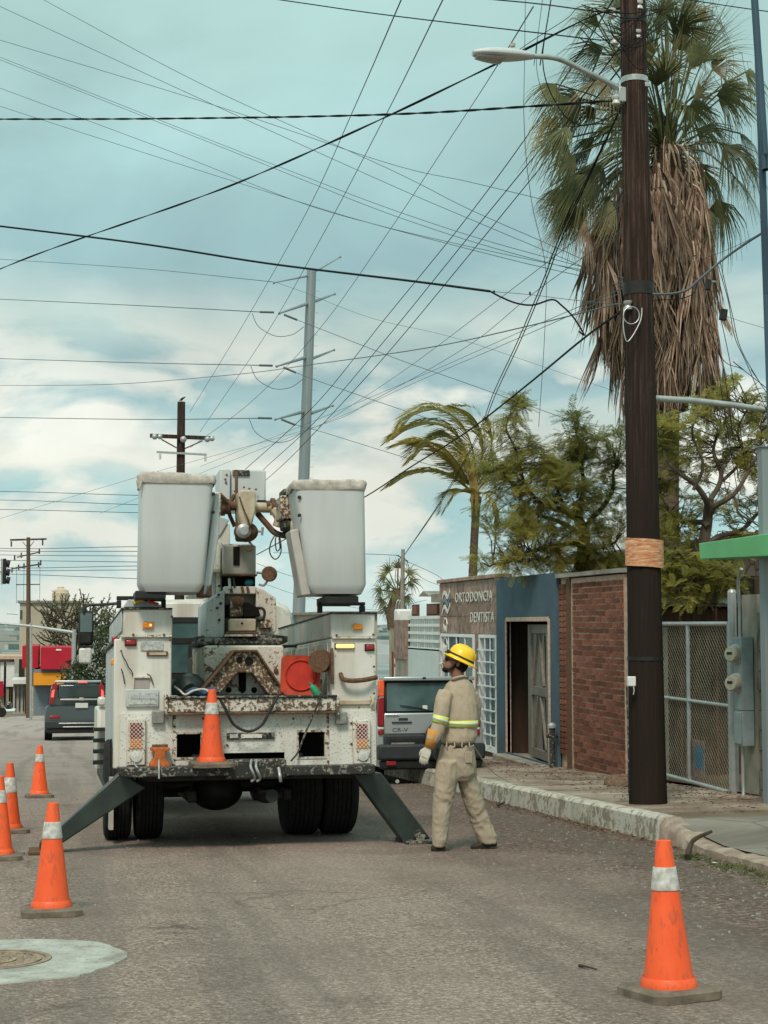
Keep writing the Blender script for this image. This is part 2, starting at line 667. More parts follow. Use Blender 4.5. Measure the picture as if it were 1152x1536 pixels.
M['beige'] = basic('beige_render', (0.43, 0.39, 0.31), 0.9, 0.1, 1)
M['bluegrey'] = basic('blue_grey_render', (0.17, 0.21, 0.24), 0.9, 0.12, 1)
M['redsign'] = basic('red_fascia', (0.42, 0.012, 0.03), 0.5, 0.08, 1)
M['yellow'] = basic('yellow_fascia', (0.72, 0.28, 0.02), 0.5, 0.08, 1)
M['greenboard'] = basic('green_board_paint', (0.14, 0.45, 0.19), 0.55, 0.08, 3)
t = NT('weathered_plywood')
v = t.map((1.2, 1.2, 9))
cc = t.ramp(t.noise(5, 7, v, 0.5, 0.65), [(0.32, (0.30, 0.11, 0.045)), (0.48, (0.52, 0.21, 0.085)), (0.66, (0.66, 0.44, 0.27))])
cc = t.mix(t.ramp(t.noise(14, 5, v), [(0.55, 0.0), (0.68, 0.8)]), cc, (0.70, 0.62, 0.52))
t.col(cc).rough(0.9).bump(t.noise(6, 5, v), 0.5, 0.01)
M['plywood'] = t.m
M['helmet'] = basic('yellow_hard_hat', (0.88, 0.56, 0.015), 0.3, 0.05, 4)
M['khaki'] = basic('khaki_twill', (0.40, 0.33, 0.245), 0.92, 0.07, 5, bump=0.25, bscale=160)
M['khaki2'] = basic('khaki_trouser_twill', (0.37, 0.31, 0.23), 0.92, 0.08, 5, bump=0.25, bscale=160)
M['hiviz'] = basic('lime_reflective_tape', (0.62, 0.72, 0.16), 0.5, 0.08, 12)
M['silver'] = basic('silver_tape', (0.55, 0.56, 0.52), 0.4, 0.08, 12)
M['skin'] = basic('sunburnt_skin', (0.25, 0.125, 0.08), 0.6, 0.12, 12)
M['hair'] = basic('black_hair', (0.015, 0.012, 0.010), 0.8, 0.3, 40)
M['leather'] = basic('tan_glove_cuff', (0.55, 0.25, 0.06), 0.8, 0.15, 12)
M['glove'] = basic('white_cotton_glove', (0.55, 0.52, 0.43), 0.9, 0.15, 20)
M['boot'] = basic('brown_boot', (0.055, 0.042, 0.030), 0.7, 0.25, 12)
M['belt'] = basic('dark_belt', (0.035, 0.025, 0.02), 0.6, 0.2)
# pole wood
t = NT('creosoted_pole_wood')
v = t.map((14, 14, 0.5))
cc = t.ramp(t.noise(3.0, 8, v, 0.3), [(0.3, (0.020, 0.015, 0.012)), (0.5, (0.048, 0.032, 0.026)), (0.7, (0.135, 0.088, 0.070))])
zg = t.n('ShaderNodeSeparateXYZ')
t.l(t.tc, zg.inputs[0])
cc = t.mix(t.ramp(t.math('ADD', t.math('MULTIPLY', zg.outputs[2], 0.12), t.math('MULTIPLY', t.noise(1.4, 3), 0.3)), [(0.5, 0.92), (1.1, 0.0)]), cc, (0.024, 0.017, 0.014))
t.col(t.mix(t.ramp(t.noise(30, 3, v), [(0.52, 0.0), (0.62, 0.8)]), cc, (0.022, 0.016, 0.013))).rough(0.85).bump(t.noise(3.0, 8, v), 0.6, 0.02)
t.b.inputs['Specular IOR Level'].default_value = 0.08
M['polewood'] = t.m
# foliage
M['bark'] = basic('grey_bark', (0.085, 0.068, 0.052), 0.95, 0.4, 14, bump=0.6, bscale=30, stretch=(1, 1, 0.3))
M['palmbark'] = basic('palm_bark', (0.12, 0.085, 0.06), 0.95, 0.4, 9, bump=0.6, bscale=26, stretch=(1, 1, 3))


def leafmat(name, cols, tr=0.25, rough=0.5, obj=0.25, scale=1.3):
    t = NT(name)
    n = t.noise(scale, 4)
    k = len(cols) - 1
    cc = t.ramp(n, [(0.28 + 0.44 * i / k, c) for i, c in enumerate(cols)])
    if obj:
        cc = t.mix(1.0, cc, t.ramp(t.rnd(), [(0, 1 - obj), (1, 1 + obj)]), 'MULTIPLY')
        if name == 'fan_palm_leaf':
            cc = t.mix(t.ramp(t.math('FRACT', t.math('MULTIPLY', t.rnd(), 7.3)), [(0.72, 0.0), (0.85, 0.6)]), cc, (0.30, 0.24, 0.12))
    t.col(cc).rough(rough)
    t.b.inputs['Specular IOR Level'].default_value = 0.25
    if tr:
        tl = t.n('ShaderNodeBsdfTranslucent')
        t.l(cc, tl.inputs[0])
        ms = t.n('ShaderNodeMixShader')
        ms.inputs[0].default_value = tr
        t.l(t.b.outputs[0], ms.inputs[1])
        t.l(tl.outputs[0], ms.inputs[2])
        t.l(ms.outputs[0], t.t.nodes['Material Output'].inputs[0])
    return t.m


M['palmleaf'] = leafmat('fan_palm_leaf', [(0.060, 0.075, 0.034), (0.115, 0.13, 0.055), (0.26, 0.25, 0.10)], 0.35, 0.45, 0.45, 1.0)
M['deadleaf'] = leafmat('dead_palm_thatch', [(0.15, 0.092, 0.064), (0.34, 0.245, 0.175), (0.56, 0.47, 0.37)], 0.15, 0.9, 0.55, 3.5)
M['cocoleaf'] = leafmat('coconut_leaf', [(0.08, 0.09, 0.025), (0.19, 0.17, 0.032), (0.40, 0.30, 0.05)], 0.4, 0.5, 0.3, 0.8)
M['feather'] = leafmat('feathery_leaf', [(0.13, 0.14, 0.045), (0.29, 0.28, 0.07), (0.55, 0.46, 0.12)], 0.5, 0.6, 0.0, 1.6)
M['shrub'] = leafmat('grey_green_leaf', [(0.09, 0.10, 0.06), (0.20, 0.21, 0.12), (0.36, 0.34, 0.20)], 0.4, 0.6, 0.0, 0.7)
M['litter'] = basic('dry_leaf_litter', (0.16, 0.10, 0.065), 0.95, 0.5, 20)
M['weed'] = leafmat('roadside_weed', [(0.06, 0.09, 0.02), (0.14, 0.16, 0.05)], 0.3, 0.7, 0.0, 9)
# ================================================================ ground
def ground_z(Y):
    if Y < 106:
        return rz(Y)
    if Y < 420:
        return rz(106) - (Y - 106) * 0.028
    return rz(106) - 314 * 0.028 - 0.0


t = NT('asphalt')
nf = t.noise(70, 4, None, 0, 0.7)
nm_ = t.noise(34, 4, None, 0, 0.8)
nb = t.noise(0.45, 5, None, 0.6)
ns = t.vor(34)
base = t.ramp(nm_, [(0.34, (0.089, 0.065, 0.050)), (0.5, (0.228, 0.173, 0.144)), (0.66, (0.491, 0.389, 0.328))])
base = t.mix(t.ramp(ns, [(0.13, 0.6), (0.24, 0.0)]), base, (0.678, 0.554, 0.479))
base = t.mix(t.ramp(nf, [(0.52, 0.0), (0.62, 0.6)]), base, (0.071, 0.054, 0.043))
base = t.mix(t.ramp(nb, [(0.35, 0.0), (0.7, 0.45)]), base, (0.305, 0.240, 0.203))
base = t.mix(t.ramp(t.noise(1.3, 6, None, 1.0), [(0.48, 0.0), (0.75, 0.55)]), base, (0.146, 0.113, 0.093))
crk = t.n('ShaderNodeTexVoronoi', feature='DISTANCE_TO_EDGE')
crk.inputs['Scale'].default_value = 0.42
dv0 = t.n('ShaderNodeVectorMath', operation='ADD')
nv0 = t.n('ShaderNodeTexNoise')
nv0.inputs['Scale'].default_value = 1.6
nv0.inputs['Detail'].default_value = 6
t.l(t.tc, nv0.inputs['Vector'])
t.l(t.tc, dv0.inputs[0])
t.l(nv0.outputs[1], dv0.inputs[1])
t.l(dv0.outputs[0], crk.inputs['Vector'])
base = t.mix(t.math('MULTIPLY', t.ramp(crk.outputs[0], [(0.0, 1.0), (0.010, 0.0)]), t.ramp(t.noise(0.5, 2), [(0.46, 0.0), (0.58, 0.5)])), base, (0.035, 0.027, 0.022))
lane = t.noise(0.9, 3, t.map((1.0, 0.05, 1)))
base = t.mix(t.ramp(lane, [(0.45, 0.0), (0.65, 0.3)]), base, (0.363, 0.287, 0.245))
sp = t.n('ShaderNodeSeparateXYZ')
t.l(t.tc, sp.inputs[0])
edge = t.math('MULTIPLY', t.math('ADD', t.math('SUBTRACT', sp.outputs[0], 2.3), t.math('MULTIPLY', t.math('SUBTRACT', t.noise(0.9, 5), 0.5), 3.2)), 0.5)
edge = t.ramp(edge, [(0.0, 0.0), (1.0, 0.85)])
grit = t.ramp(t.noise(22, 6, None, 0, 0.75), [(0.37, (0.037, 0.024, 0.018)), (0.52, (0.112, 0.074, 0.058)), (0.66, (0.339, 0.257, 0.211))])
base = t.mix(edge, base, grit)
# paler far stretch and old repair bands across the street
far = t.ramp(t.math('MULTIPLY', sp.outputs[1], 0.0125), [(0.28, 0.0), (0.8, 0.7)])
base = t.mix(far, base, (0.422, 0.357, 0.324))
band_ = t.noise(0.8, 4, t.map((0.15, 1.6, 1)))
base = t.mix(t.math('MULTIPLY', t.ramp(band_, [(0.5, 0.0), (0.6, 0.35)]), t.ramp(t.math('MULTIPLY', sp.outputs[1], 0.02), [(0.3, 0.0), (0.5, 1.0)])), base, (0.221, 0.198, 0.189))
tyre = t.noise(2.2, 3, t.map((1.0, 0.03, 1)))
base = t.mix(t.ramp(tyre, [(0.50, 0.0), (0.62, 0.35)]), base, (0.101, 0.089, 0.074))
oil = t.vor(0.55, t.map((1, 0.8, 1)))
base = t.mix(t.math('MULTIPLY', t.ramp(oil, [(0.05, 1.0), (0.16, 0.0)]), t.ramp(t.noise(7, 5), [(0.4, 0.0), (0.6, 0.6)])), base, (0.042, 0.035, 0.031))
t.col(base).rough(0.9)
t.b.inputs['Specular IOR Level'].default_value = 0.15
t.bump(t.mix(0.5, nm_, ns), 1.0, 0.02)
M['asphalt'] = t.m
M['earth'] = basic('dry_earth', (0.17, 0.14, 0.10), 0.95, 0.35, 0.7, bump=0.3)
t = NT('pavement_concrete')
n = t.noise(1.6, 6, None, 0.5)
cc = t.ramp(n, [(0.3, (0.13, 0.082, 0.058)), (0.48, (0.225, 0.168, 0.125)), (0.66, (0.36, 0.305, 0.245))])
cc = t.mix(t.ramp(t.noise(38, 4), [(0.5, 0.0), (0.7, 0.6)]), cc, (0.09, 0.065, 0.048))
t.col(cc).rough(0.95).bump(t.noise(50, 4), 0.4, 0.01)
M['pave'] = t.m

g = MB()
ys = [-40, 0, 40, 80, 106, 150, 250, 420, 1500, 6500]
xs = [-4000, -400, -60, -10, 0, 10, 60, 400, 4000]
vs = [(x, y, ground_z(y) - 0.03) for y in ys for x in xs]
fs = [(j * len(xs) + i, j * len(xs) + i + 1, (j + 1) * len(xs) + i + 1, (j + 1) * len(xs) + i) for j in range(len(ys) - 1) for i in range(len(xs) - 1)]
g.add(vs, fs)
t = NT('haze_tinted_earth')
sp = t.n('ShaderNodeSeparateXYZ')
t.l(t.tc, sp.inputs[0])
t.col(t.mix(t.ramp(t.math('MULTIPLY', sp.outputs[1], 0.001), [(0.15, 0.0), (0.5, 1.0)]), t.ramp(t.noise(0.7, 4), [(0.3, (0.12, 0.10, 0.07)), (0.7, (0.2, 0.17, 0.12))]), t.ramp(t.noise(0.02, 4), [(0.4, (0.14, 0.19, 0.18)), (0.6, (0.28, 0.31, 0.29))]))).rough(0.95)  # turns blue grey with distance: haze put into the ground colour
struct('ground', g, t.m)
g = MB()
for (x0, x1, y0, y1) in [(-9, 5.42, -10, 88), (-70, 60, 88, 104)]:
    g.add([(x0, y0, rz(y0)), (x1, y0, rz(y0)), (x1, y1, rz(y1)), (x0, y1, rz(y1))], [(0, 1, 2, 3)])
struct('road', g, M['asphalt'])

# ---- pavement: slabs with joints, kerb stones, driveway
pv = MB()
random.seed(4)


def sz(X, Y, k=0.22):
    """pavement level"""
    return rz(Y) + k + (X - 5.6) * 0.004


yy = 14.0
pavement = MB()
pavement.hexa([(5.6, 13.8, rz(13.8) - 0.3), (7.52, 13.8, rz(13.8) - 0.3), (7.52, 88, rz(88) - 0.3), (5.6, 88, rz(88) - 0.3),
               (5.6, 13.8, rz(13.8) + 0.195), (7.52, 13.8, rz(13.8) + 0.195), (7.52, 88, rz(88) + 0.195), (5.6, 88, rz(88) + 0.195)])
pav = struct('pavement', pavement, M['earth'])
y0 = 14.35
while y0 < 60:
    y1 = y0 + 1.5
    for (xa, xb) in ((5.605, 6.5), (6.515, 7.49)):
        d = random.uniform(-0.006, 0.006)
        m_ = MB().hexa([(xa, y0, rz(y0) + 0.17), (xb, y0, rz(y0) + 0.17), (xb, y1 - 0.015, rz(y1) + 0.17), (xa, y1 - 0.015, rz(y1) + 0.17),
                        (xa, y0, rz(y0) + 0.22 + d), (xb, y0, rz(y0) + 0.225 + d), (xb, y1 - 0.015, rz(y1) + 0.225 + d), (xa, y1 - 0.015, rz(y1) + 0.22 + d)])
        part('paving_slab', m_, M['pave'], pav)
    y0 = y1
kerb = MB()
n = 46
prev = None
ks = link('kerb', None)
ks['kind'] = 'structure'
y0 = 13.8
i = 0
while y0 < 58:
    y1 = y0 + 1.9
    k = MB()
    rings = []
    for j in range(9):
        Y = y0 + (y1 - 0.012 - y0) * j / 8
        w = noise.noise(Vector((Y * 3, 1, 1))) * 0.008
        zt = rz(Y) + 0.228 + noise.noise(Vector((Y * 2, 5, 1))) * 0.006
        rings.append([Vector(p) for p in [(5.40 + w, Y, rz(Y) - 0.1), (5.43 + w, Y, zt - 0.03), (5.455 + w, Y, zt - 0.006), (5.48, Y, zt), (5.60, Y, zt), (5.60, Y, rz(Y) - 0.1)]])
    k.loft(rings)
    part('kerb_stone', k, M['kerbpaint'], ks, 35)
    y0 = y1
# kerb end: bare and broken where the driveway begins
k = MB()
rings = []
for j in range(30):
    Y = 13.79 - j * 0.14
    f_ = min(1, j / 9.0)
    h = 0.155 * (1 - f_) ** 1.2 + 0.07 + noise.noise(Vector((Y * 4, 2, 0))) * 0.024
    x = 5.42 - 0.02 * j * 0.3 + noise.noise(Vector((Y * 2.5, 0, 3))) * 0.035
    rings.append([Vector(p) for p in [(x - 0.02, Y, rz(Y) - 0.1), (x + 0.0, Y, rz(Y) + h * 0.65), (x + 0.05, Y, rz(Y) + h - 0.01), (x + 0.2, Y, rz(Y) + h - 0.005), (x + 0.36, Y, rz(Y) + min(h, 0.085)), (x + 0.37, Y, rz(Y) - 0.1)]])
k.loft(rings)
part('broken_kerb', k, M['kerbbare'], ks, 50)
# driveway slab and the slope behind the kerb
t = NT('driveway_concrete')
n = t.noise(0.9, 6, None, 0.7)
cc = t.ramp(n, [(0.3, (0.115, 0.095, 0.075)), (0.5, (0.19, 0.168, 0.138)), (0.7, (0.26, 0.235, 0.20))])
cc = t.mix(t.ramp(t.vor(0.8, t.map((1, 1, 1)), 'DISTANCE_TO_EDGE'), [(0.0, 0.6), (0.018, 0.0)]), cc, (0.05, 0.04, 0.03))
t.col(cc).rough(0.95).bump(t.noise(45, 4), 0.3, 0.01)
M['drive'] = t.m
d = MB()
nx, ny = 12, 24
vs = []
for j in range(ny + 1):
    Y = 13.8 - j * 0.42
    for i in range(nx + 1):
        X = 5.52 + i * 0.168
        a = min(1.0, max(0.0, (13.8 - Y) / 1.3))
        top = 0.205
        low_ = 0.075 + (X - 5.58) * 0.062
        vs.append((X, Y, rz(Y) + top * (1 - a) + low_ * a))
fs = [(j * (nx + 1) + i, j * (nx + 1) + i + 1, (j + 1) * (nx + 1) + i + 1, (j + 1) * (nx + 1) + i) for j in range(ny) for i in range(nx)]
d.add(vs, fs)
struct('driveway', d, M['drive'], 60)
# yard behind the gate
g = MB()
g.add([(7.5, 8, rz(8) + 0.19), (30, 8, rz(8) + 0.2), (30, 20.2, rz(20) + 0.25), (7.5, 20.2, rz(20) + 0.25)], [(0, 1, 2, 3)])
struct('yard_ground', g, M['litter'])
# manhole with its concrete collar
mc = Vector((-0.33, 8.66, rz(8.66)))
tilt = (-math.atan(SL), 0, 0)
mh = thing('manhole', 'round rusty cast iron manhole in a pale concrete patch at lower left', 'manhole', mc, tilt)
t = NT('pale_concrete_patch')
cc = t.mix(t.ramp(t.noise(6, 6), [(0.35, 0.0), (0.65, 1.0)]), (0.29, 0.285, 0.25), (0.43, 0.43, 0.38))
ccs = t.mix(t.ramp(t.noise(2.3, 7, None, 0.8, 0.7), [(0.50, 0.0), (0.66, 0.75)]), cc, (0.17, 0.15, 0.12))
ccs = t.mix(t.ramp(t.noise(40, 4), [(0.58, 0.0), (0.66, 0.6)]), ccs, (0.13, 0.12, 0.10))
t.col(ccs).rough(0.9).bump(t.noise(30, 4), 0.2)
M['patch'] = t.m
c = MB()
ring = []
for j in range(48):
    a = 2 * math.pi * j / 48
    r = 0.71 + 0.05 * noise.noise(Vector((math.cos(a) * 2, math.sin(a) * 2, 1))) + 0.022 * noise.noise(Vector((math.cos(a) * 6, math.sin(a) * 6, 1)))
    ring.append((r, a))
vi = [(0.315 * math.cos(a), 0.315 * math.sin(a), 0.007) for r, a in ring]
vo = [(r * math.cos(a) * 1.0, r * math.sin(a) * 0.98, 0.007) for r, a in ring]
vd = [(p[0] * 1.01, p[1] * 1.01, -0.02) for p in vo]
c.add(vi + vo + vd, [(j, (j + 1) % 48, 48 + (j + 1) % 48, 48 + j) for j in range(48)] + [(48 + j, 48 + (j + 1) % 48, 96 + (j + 1) % 48, 96 + j) for j in range(48)])
part('concrete_collar', c, M['patch'], mh)
M['castiron'] = basic('rusty_cast_iron', (0.27, 0.21, 0.155), 0.8, 0.4, 14, bump=0.3)
c = MB()
c.lathe([(0.312, -0.02), (0.312, 0.012), (0.285, 0.012), (0.285, 0.003), (0.0, 0.003)], (0, 0, 0), n=48)
part('rim', c, M['castiron'], mh, 30)
c = MB()
for r_ in (0.26, 0.13):
    c.lathe([(r_, 0.0), (r_, 0.010), (r_ - 0.02, 0.010), (r_ - 0.02, 0.0)], (0, 0, 0), n=40)
for ix in range(-6, 7):
    for iy in range(-6, 7):
        if 0.02 < (ix * 0.038) ** 2 + (iy * 0.038) ** 2 < 0.0625 or (ix * 0.038) ** 2 + (iy * 0.038) ** 2 < 0.011:
            c.box(ix * 0.038 - 0.012, ix * 0.038 + 0.012, iy * 0.038 - 0.012, iy * 0.038 + 0.012, 0.002, 0.009)
part('cover', c, M['castiron'], mh, 30)


# ================================================================ buildings on the right
def walls(mb, ax, c0, c1, u0, u1, z0, z1, holes):
    """wall slab between c0..c1 on axis ax ('x' or 'y') over u0..u1, z0..z1, with rectangular openings"""
    us = sorted(set([u0, u1] + [h for q in holes for h in q[:2]]))
    zs = sorted(set([z0, z1] + [h for q in holes for h in q[2:]]))
    for a, b in zip(us, us[1:]):
        for p, q in zip(zs, zs[1:]):
            um, zm = (a + b) / 2, (p + q) / 2
            if any(h[0] < um < h[1] and h[2] < zm < h[3] for h in holes):
                continue
            if ax == 'x':
                mb.box(c0, c1, a, b, p, q)
            else:
                mb.box(a, b, c0, c1, p, q)
    return mb


def weld(o):
    bm = bmesh.new()
    bm.from_mesh(o.data)
    bmesh.ops.remove_doubles(bm, verts=bm.verts, dist=0.0005)
    # drop the inner faces two cells share
    seen = {}
    for f in bm.faces:
        k = tuple(sorted(v.index for v in f.verts))
        seen.setdefault(k, []).append(f)
    dead = [f for k, q in seen.items() if len(q) > 1 for f in q]
    bmesh.ops.delete(bm, geom=dead, context='FACES_ONLY')
    bm.to_mesh(o.data)
    bm.free()
    return o


FX = 7.5   # building line
M['brownboard'] = basic('brown_boards', (0.075, 0.05, 0.036), 0.9, 0.35, 3, bump=0.3, stretch=(4, 1, 0.4), obj=0.2)
# --- dental surgery
dn = thing('dental_surgery', 'low pinkish stone clinic with white lettering beside the slate blue doorway', 'building', (FX, 28.6, -1.1))


def W2L(o):
    return Vector(o.location)


def wpart(name, mb, mat, parent, **k):
    """mesh given in world coordinates, parented to a thing that stands at its own spot"""
    l = parent.location if parent.parent is None else parent.parent.location
    r = parent
    while r.parent is not None:
        r = r.parent
    l = Vector(r.location)
    mb.v = [(p[0] - l.x, p[1] - l.y, p[2] - l.z) for p in mb.v]
    return part(name, mb, mat, parent, **k)


holes = [(26.47, 27.62, -0.86, 1.2), (28.0, 30.55, -0.55, 1.2)]
w = MB()
walls(w, 'x', FX, FX + 0.2, 26.42, 30.75, -1.6, 2.2, holes)
weld(wpart('front_wall', w, M['stonejoint'], dn))
w = MB()
w.box(FX + 0.2, 14, 30.56, 30.75, -1.6, 2.2).box(FX + 0.2, 14, 26.42, 26.6, -1.6, 2.2).box(13.8, 14, 26.6, 30.56, -1.6, 2.2)
w.box(FX + 0.2, 14, 26.5, 30.7, 2.06, 2.12)
wpart('side_wall', w, M['stonejoint'], dn)
w = MB().box(FX - 0.06, FX + 0.24, 26.42, 30.82, 2.2, 2.27)
wpart('coping', w, M['stone'], dn, bv=0.01)
w = MB().box(FX + 1.2, FX + 1.25, 26.7, 30.5, -1.3, 2.0)
wpart('room_back', w, M['void'], dn)
random.seed(7)
zc = -1.1
row = 0
while zc < 2.17:
    h = min(0.33, 2.195 - zc)
    u = 26.43
    off = 0.24 if row % 2 else 0.0
    first = True
    while u < 30.74:
        b = min(u + (0.52 - (off if first else 0)), 30.745)
        first = False
        blocked = False
        segs = [(u, b)]
        for hh in holes:
            if zc + h - 0.01 > hh[2] and zc + 0.01 < hh[3]:
                ns_ = []
                for (p, q) in segs:
                    if q <= hh[0] or p >= hh[1]:
                        ns_.append((p, q))
                    else:
                        if p < hh[0]:
                            ns_.append((p, hh[0]))
                        if q > hh[1]:
                            ns_.append((hh[1], q))
                segs = ns_
        z1_ = zc + h - 0.008
        for (p, q) in segs:
            if q - p > 0.05:
                m_ = MB().box(FX - 0.012 - random.random() * 0.008, FX + 0.01, p, q - 0.008, zc, z1_)
                wpart('stone_slab', m_, M['stone'], dn)
        u = b
    zc += h
    row += 1


def textobj(name, body, size, m4, mat, parent, depth=0.01, sx=1.0, sp=1.0):
    cu = bpy.data.curves.new(name, 'FONT')
    cu.body = body
    cu.size = size
    cu.extrude = depth
    cu.space_character = sp
    cu.resolution_u = 2
    o = bpy.data.objects.new(name, cu)
    COL.objects.link(o)
    dg = bpy.context.evaluated_depsgraph_get()
    me = bpy.data.meshes.new_from_object(o.evaluated_get(dg))
    bpy.data.objects.remove(o)
    me.transform(Matrix.Scale(sx, 4, (1, 0, 0)))
    me.transform(m4)
    me.materials.clear()
    me.materials.append(mat)
    me.name = name
    return link(name, me, parent)


def face_minus_x(x, y, z):
    return Matrix(((0, 0, -1, x), (-1, 0, 0, y), (0, 1, 0, z), (0, 0, 0, 1)))


dl = Vector(dn.location)
textobj('lettering', 'ORTODONCIA', 0.27, face_minus_x(FX - 0.026 - dl.x, 29.45 - dl.y, 1.80 - dl.z), M['letter'], dn, 0.004, 1.36, 1.12)
textobj('lettering', 'DENTISTA', 0.27, face_minus_x(FX - 0.026 - dl.x, 28.3 - dl.y, 1.42 - dl.z), M['letter'], dn, 0.004, 1.22, 1.12)
for k_ in range(3):
    w = MB()
    zt = 1.93 - k_ * 0.14
    pts = []
    for i in range(13):
        u = i / 12
        Y = 30.45 - 0.62 * u
        pts.append((Y, zt + 0.085 * math.sin(u * 2 * math.pi) + 0.16 * u - 0.05))
    top = [(FX - 0.022, p[0], p[1] + 0.04) for p in pts]
    bot = [(FX - 0.022, p[0], p[1] - 0.04) for p in reversed(pts)]
    w.prism(top + bot, (-0.015, 0, 0))
    wpart('emblem_wave', w, M['letter'] if k_ != 1 else M['bluegrey'], dn)
w = MB()
for (yc, zc, s_) in ((30.2, 1.36, 1), (30.2, 0.98, 1)):
    w.tube([(FX - 0.03, yc - 0.10, zc + 0.12), (FX - 0.03, yc + 0.05, zc + 0.14), (FX - 0.03, yc + 0.13, zc + 0.03), (FX - 0.03, yc + 0.06, zc - 0.12), (FX - 0.03, yc - 0.02, zc - 0.02), (FX - 0.03, yc - 0.09, zc - 0.13), (FX - 0.03, yc - 0.15, zc + 0.03)], 0.016, 5, closed=True)
wpart('tooth_outline', w, M['letter'], dn)


def grille_window(parent, y0, y1, z0, z1, x=FX, nbar=9, vert=(0.5,)):
    f_ = MB()
    t_ = 0.06
    f_.box(x - 0.05, x + 0.03, y0, y0 + t_, z0, z1).box(x - 0.05, x + 0.03, y1 - t_, y1, z0, z1)
    f_.box(x - 0.05, x + 0.03, y0 + t_, y1 - t_, z1 - t_, z1).box(x - 0.05, x + 0.03, y0 + t_, y1 - t_, z0, z0 + t_ * 1.6)
    wf = wpart('window', f_, M['whitepaint'], parent)
    p_ = MB().box(x + 0.06, x + 0.07, y0, y1, z0, z1)
    wpart('pane', p_, M['pane'], wf)
    cu_ = MB()
    cu_.box(x + 0.03, x + 0.05, y1 - (y1 - y0) * 0.38, y1 - 0.06, z0 + 0.1, z1 - 0.06)
    wpart('curtain', cu_, M['bluegrey'], wf)
    for i in range(1, nbar):
        z = z0 + 0.09 + (z1 - z0 - 0.15) * i / nbar
        b_ = MB().box(x - 0.075, x - 0.052, y0 + 0.01, y1 - 0.01, z - 0.012, z + 0.012)
        wpart('grille_bar', b_, M['whitepaint'], wf)
    for v_ in vert:
        Y = y0 + (y1 - y0) * v_
        b_ = MB().box(x - 0.05, x - 0.028, Y - 0.014, Y + 0.014, z0 + 0.05, z1 - 0.05)
        wpart('grille_bar', b_, M['whitepaint'], wf)


grille_window(dn, 26.47, 27.62, -0.86, 1.2, nbar=9, vert=(0.34, 0.66))
grille_window(dn, 28.0, 30.55, -0.55, 1.2, nbar=6, vert=(0.25, 0.5, 0.75))

# --- slate blue doorway building
bl = thing('blue_doorway_building', 'narrow slate blue rendered building with an open dark doorway', 'building', (FX, 24.7, -0.95))
door = (23.42, 25.76, -0.78, 1.43)
w = MB()
walls(w, 'x', FX - 0.05, FX + 0.0, 23.02, 26.415, -1.4, 2.18, [door])
weld(wpart('front_wall', w, M['blue'], bl))
w = MB().box(FX + 0.002, 13, 26.0, 26.41, -1.4, 2.15).box(FX + 0.002, 13, 23.02, 23.2, -1.4, 2.15).box(12.8, 13, 23.2, 26.0, -1.4, 2.15).box(FX + 0.002, 13, 23.2, 26.0, 2.0, 2.1)
wpart('side_wall', w, M['brownboard'], bl)
w = MB().box(FX + 0.16, 12.79, 23.2, 26.25, -0.9, -0.82)
wpart('inner_floor', w, M['concrete'], bl)
w = MB().box(FX - 0.075, FX + 0.02, 25.76, 25.80, -0.78, 1.47).box(FX - 0.075, FX + 0.02, 23.36, 23.42, -0.78, 1.47).box(FX - 0.08, FX + 0.02, 23.42, 25.76, 1.43, 1.50)
wpart('door_trim', w, M['mortar'], bl, bv=0.005)
w = MB().box(FX - 0.28, FX + 0.14, 23.35, 25.9, -1.15, -0.80)
wpart('door_step', w, M['concrete'], bl, bv=0.02)
# half open plank door: hinged at the near jamb
dr = MB()
hx, hy = FX + 0.05, 23.47
dv = Vector((0.09, 1.0, 0)).normalized()
nv = Vector((-dv.y, dv.x, 0))
LW = 1.62


def dpt(u, z, o=0.0):
    return Vector((hx, hy, z)) + dv * u * LW + nv * o


dr.hexa([dpt(0, -0.76), dpt(1, -0.76), dpt(1, -0.76, 0.04), dpt(0, -0.76, 0.04), dpt(0, 1.38), dpt(1, 1.38), dpt(1, 1.38, 0.04), dpt(0, 1.38, 0.04)])
leaf_ = wpart('door', dr, M['wood'], bl)
for u in (0.0, 0.86):
    s_ = MB().hexa([dpt(u, -0.76, .041), dpt(u + .14, -0.76, .041), dpt(u + .14, -0.76, .08), dpt(u, -0.76, .08), dpt(u, 1.38, .041), dpt(u + .14, 1.38, .041), dpt(u + .14, 1.38, .08), dpt(u, 1.38, .08)])
    wpart('stile', s_, M['wood'], leaf_)
for z in (-0.76, 0.24, 1.24):
    s_ = MB().hexa([dpt(.15, z, .041), dpt(.85, z, .041), dpt(.85, z, .075), dpt(.15, z, .075), dpt(.15, z + .14, .041), dpt(.85, z + .14, .041), dpt(.85, z + .14, .075), dpt(.15, z + .14, .075)])
    wpart('rail', s_, M['wood'], leaf_)
for (u0, z0, u1, z1) in ((.2, -.6, .45, .22), (.75, -.6, .55, .22), (.3, .4, .48, 1.22), (.78, .4, .58, 1.22)):
    s_ = MB().bar(dpt(u0, z0, .055), dpt(u1, z1, .055), 0.05, 0.05)
    wpart('brace', s_, M['wood'], leaf_)

for (u0, u1_, z0, z1) in ((.17, .30, -.55, .20), (.34, .50, -.60, .20), (.20, .32, .42, 1.20), (.36, .60, .42, 1.20)):
    s_ = MB().prism([dpt(u0, z0, .0415), dpt(u0 + .06, z0, .0415), dpt(u1_, z1, .0415), dpt(u1_ - .05, z1, .0415)], nv * 0.004)
    wpart('painted_slot_shade', s_, M['void'], leaf_)  # flat black strips paint the shade of open slots on the leaf

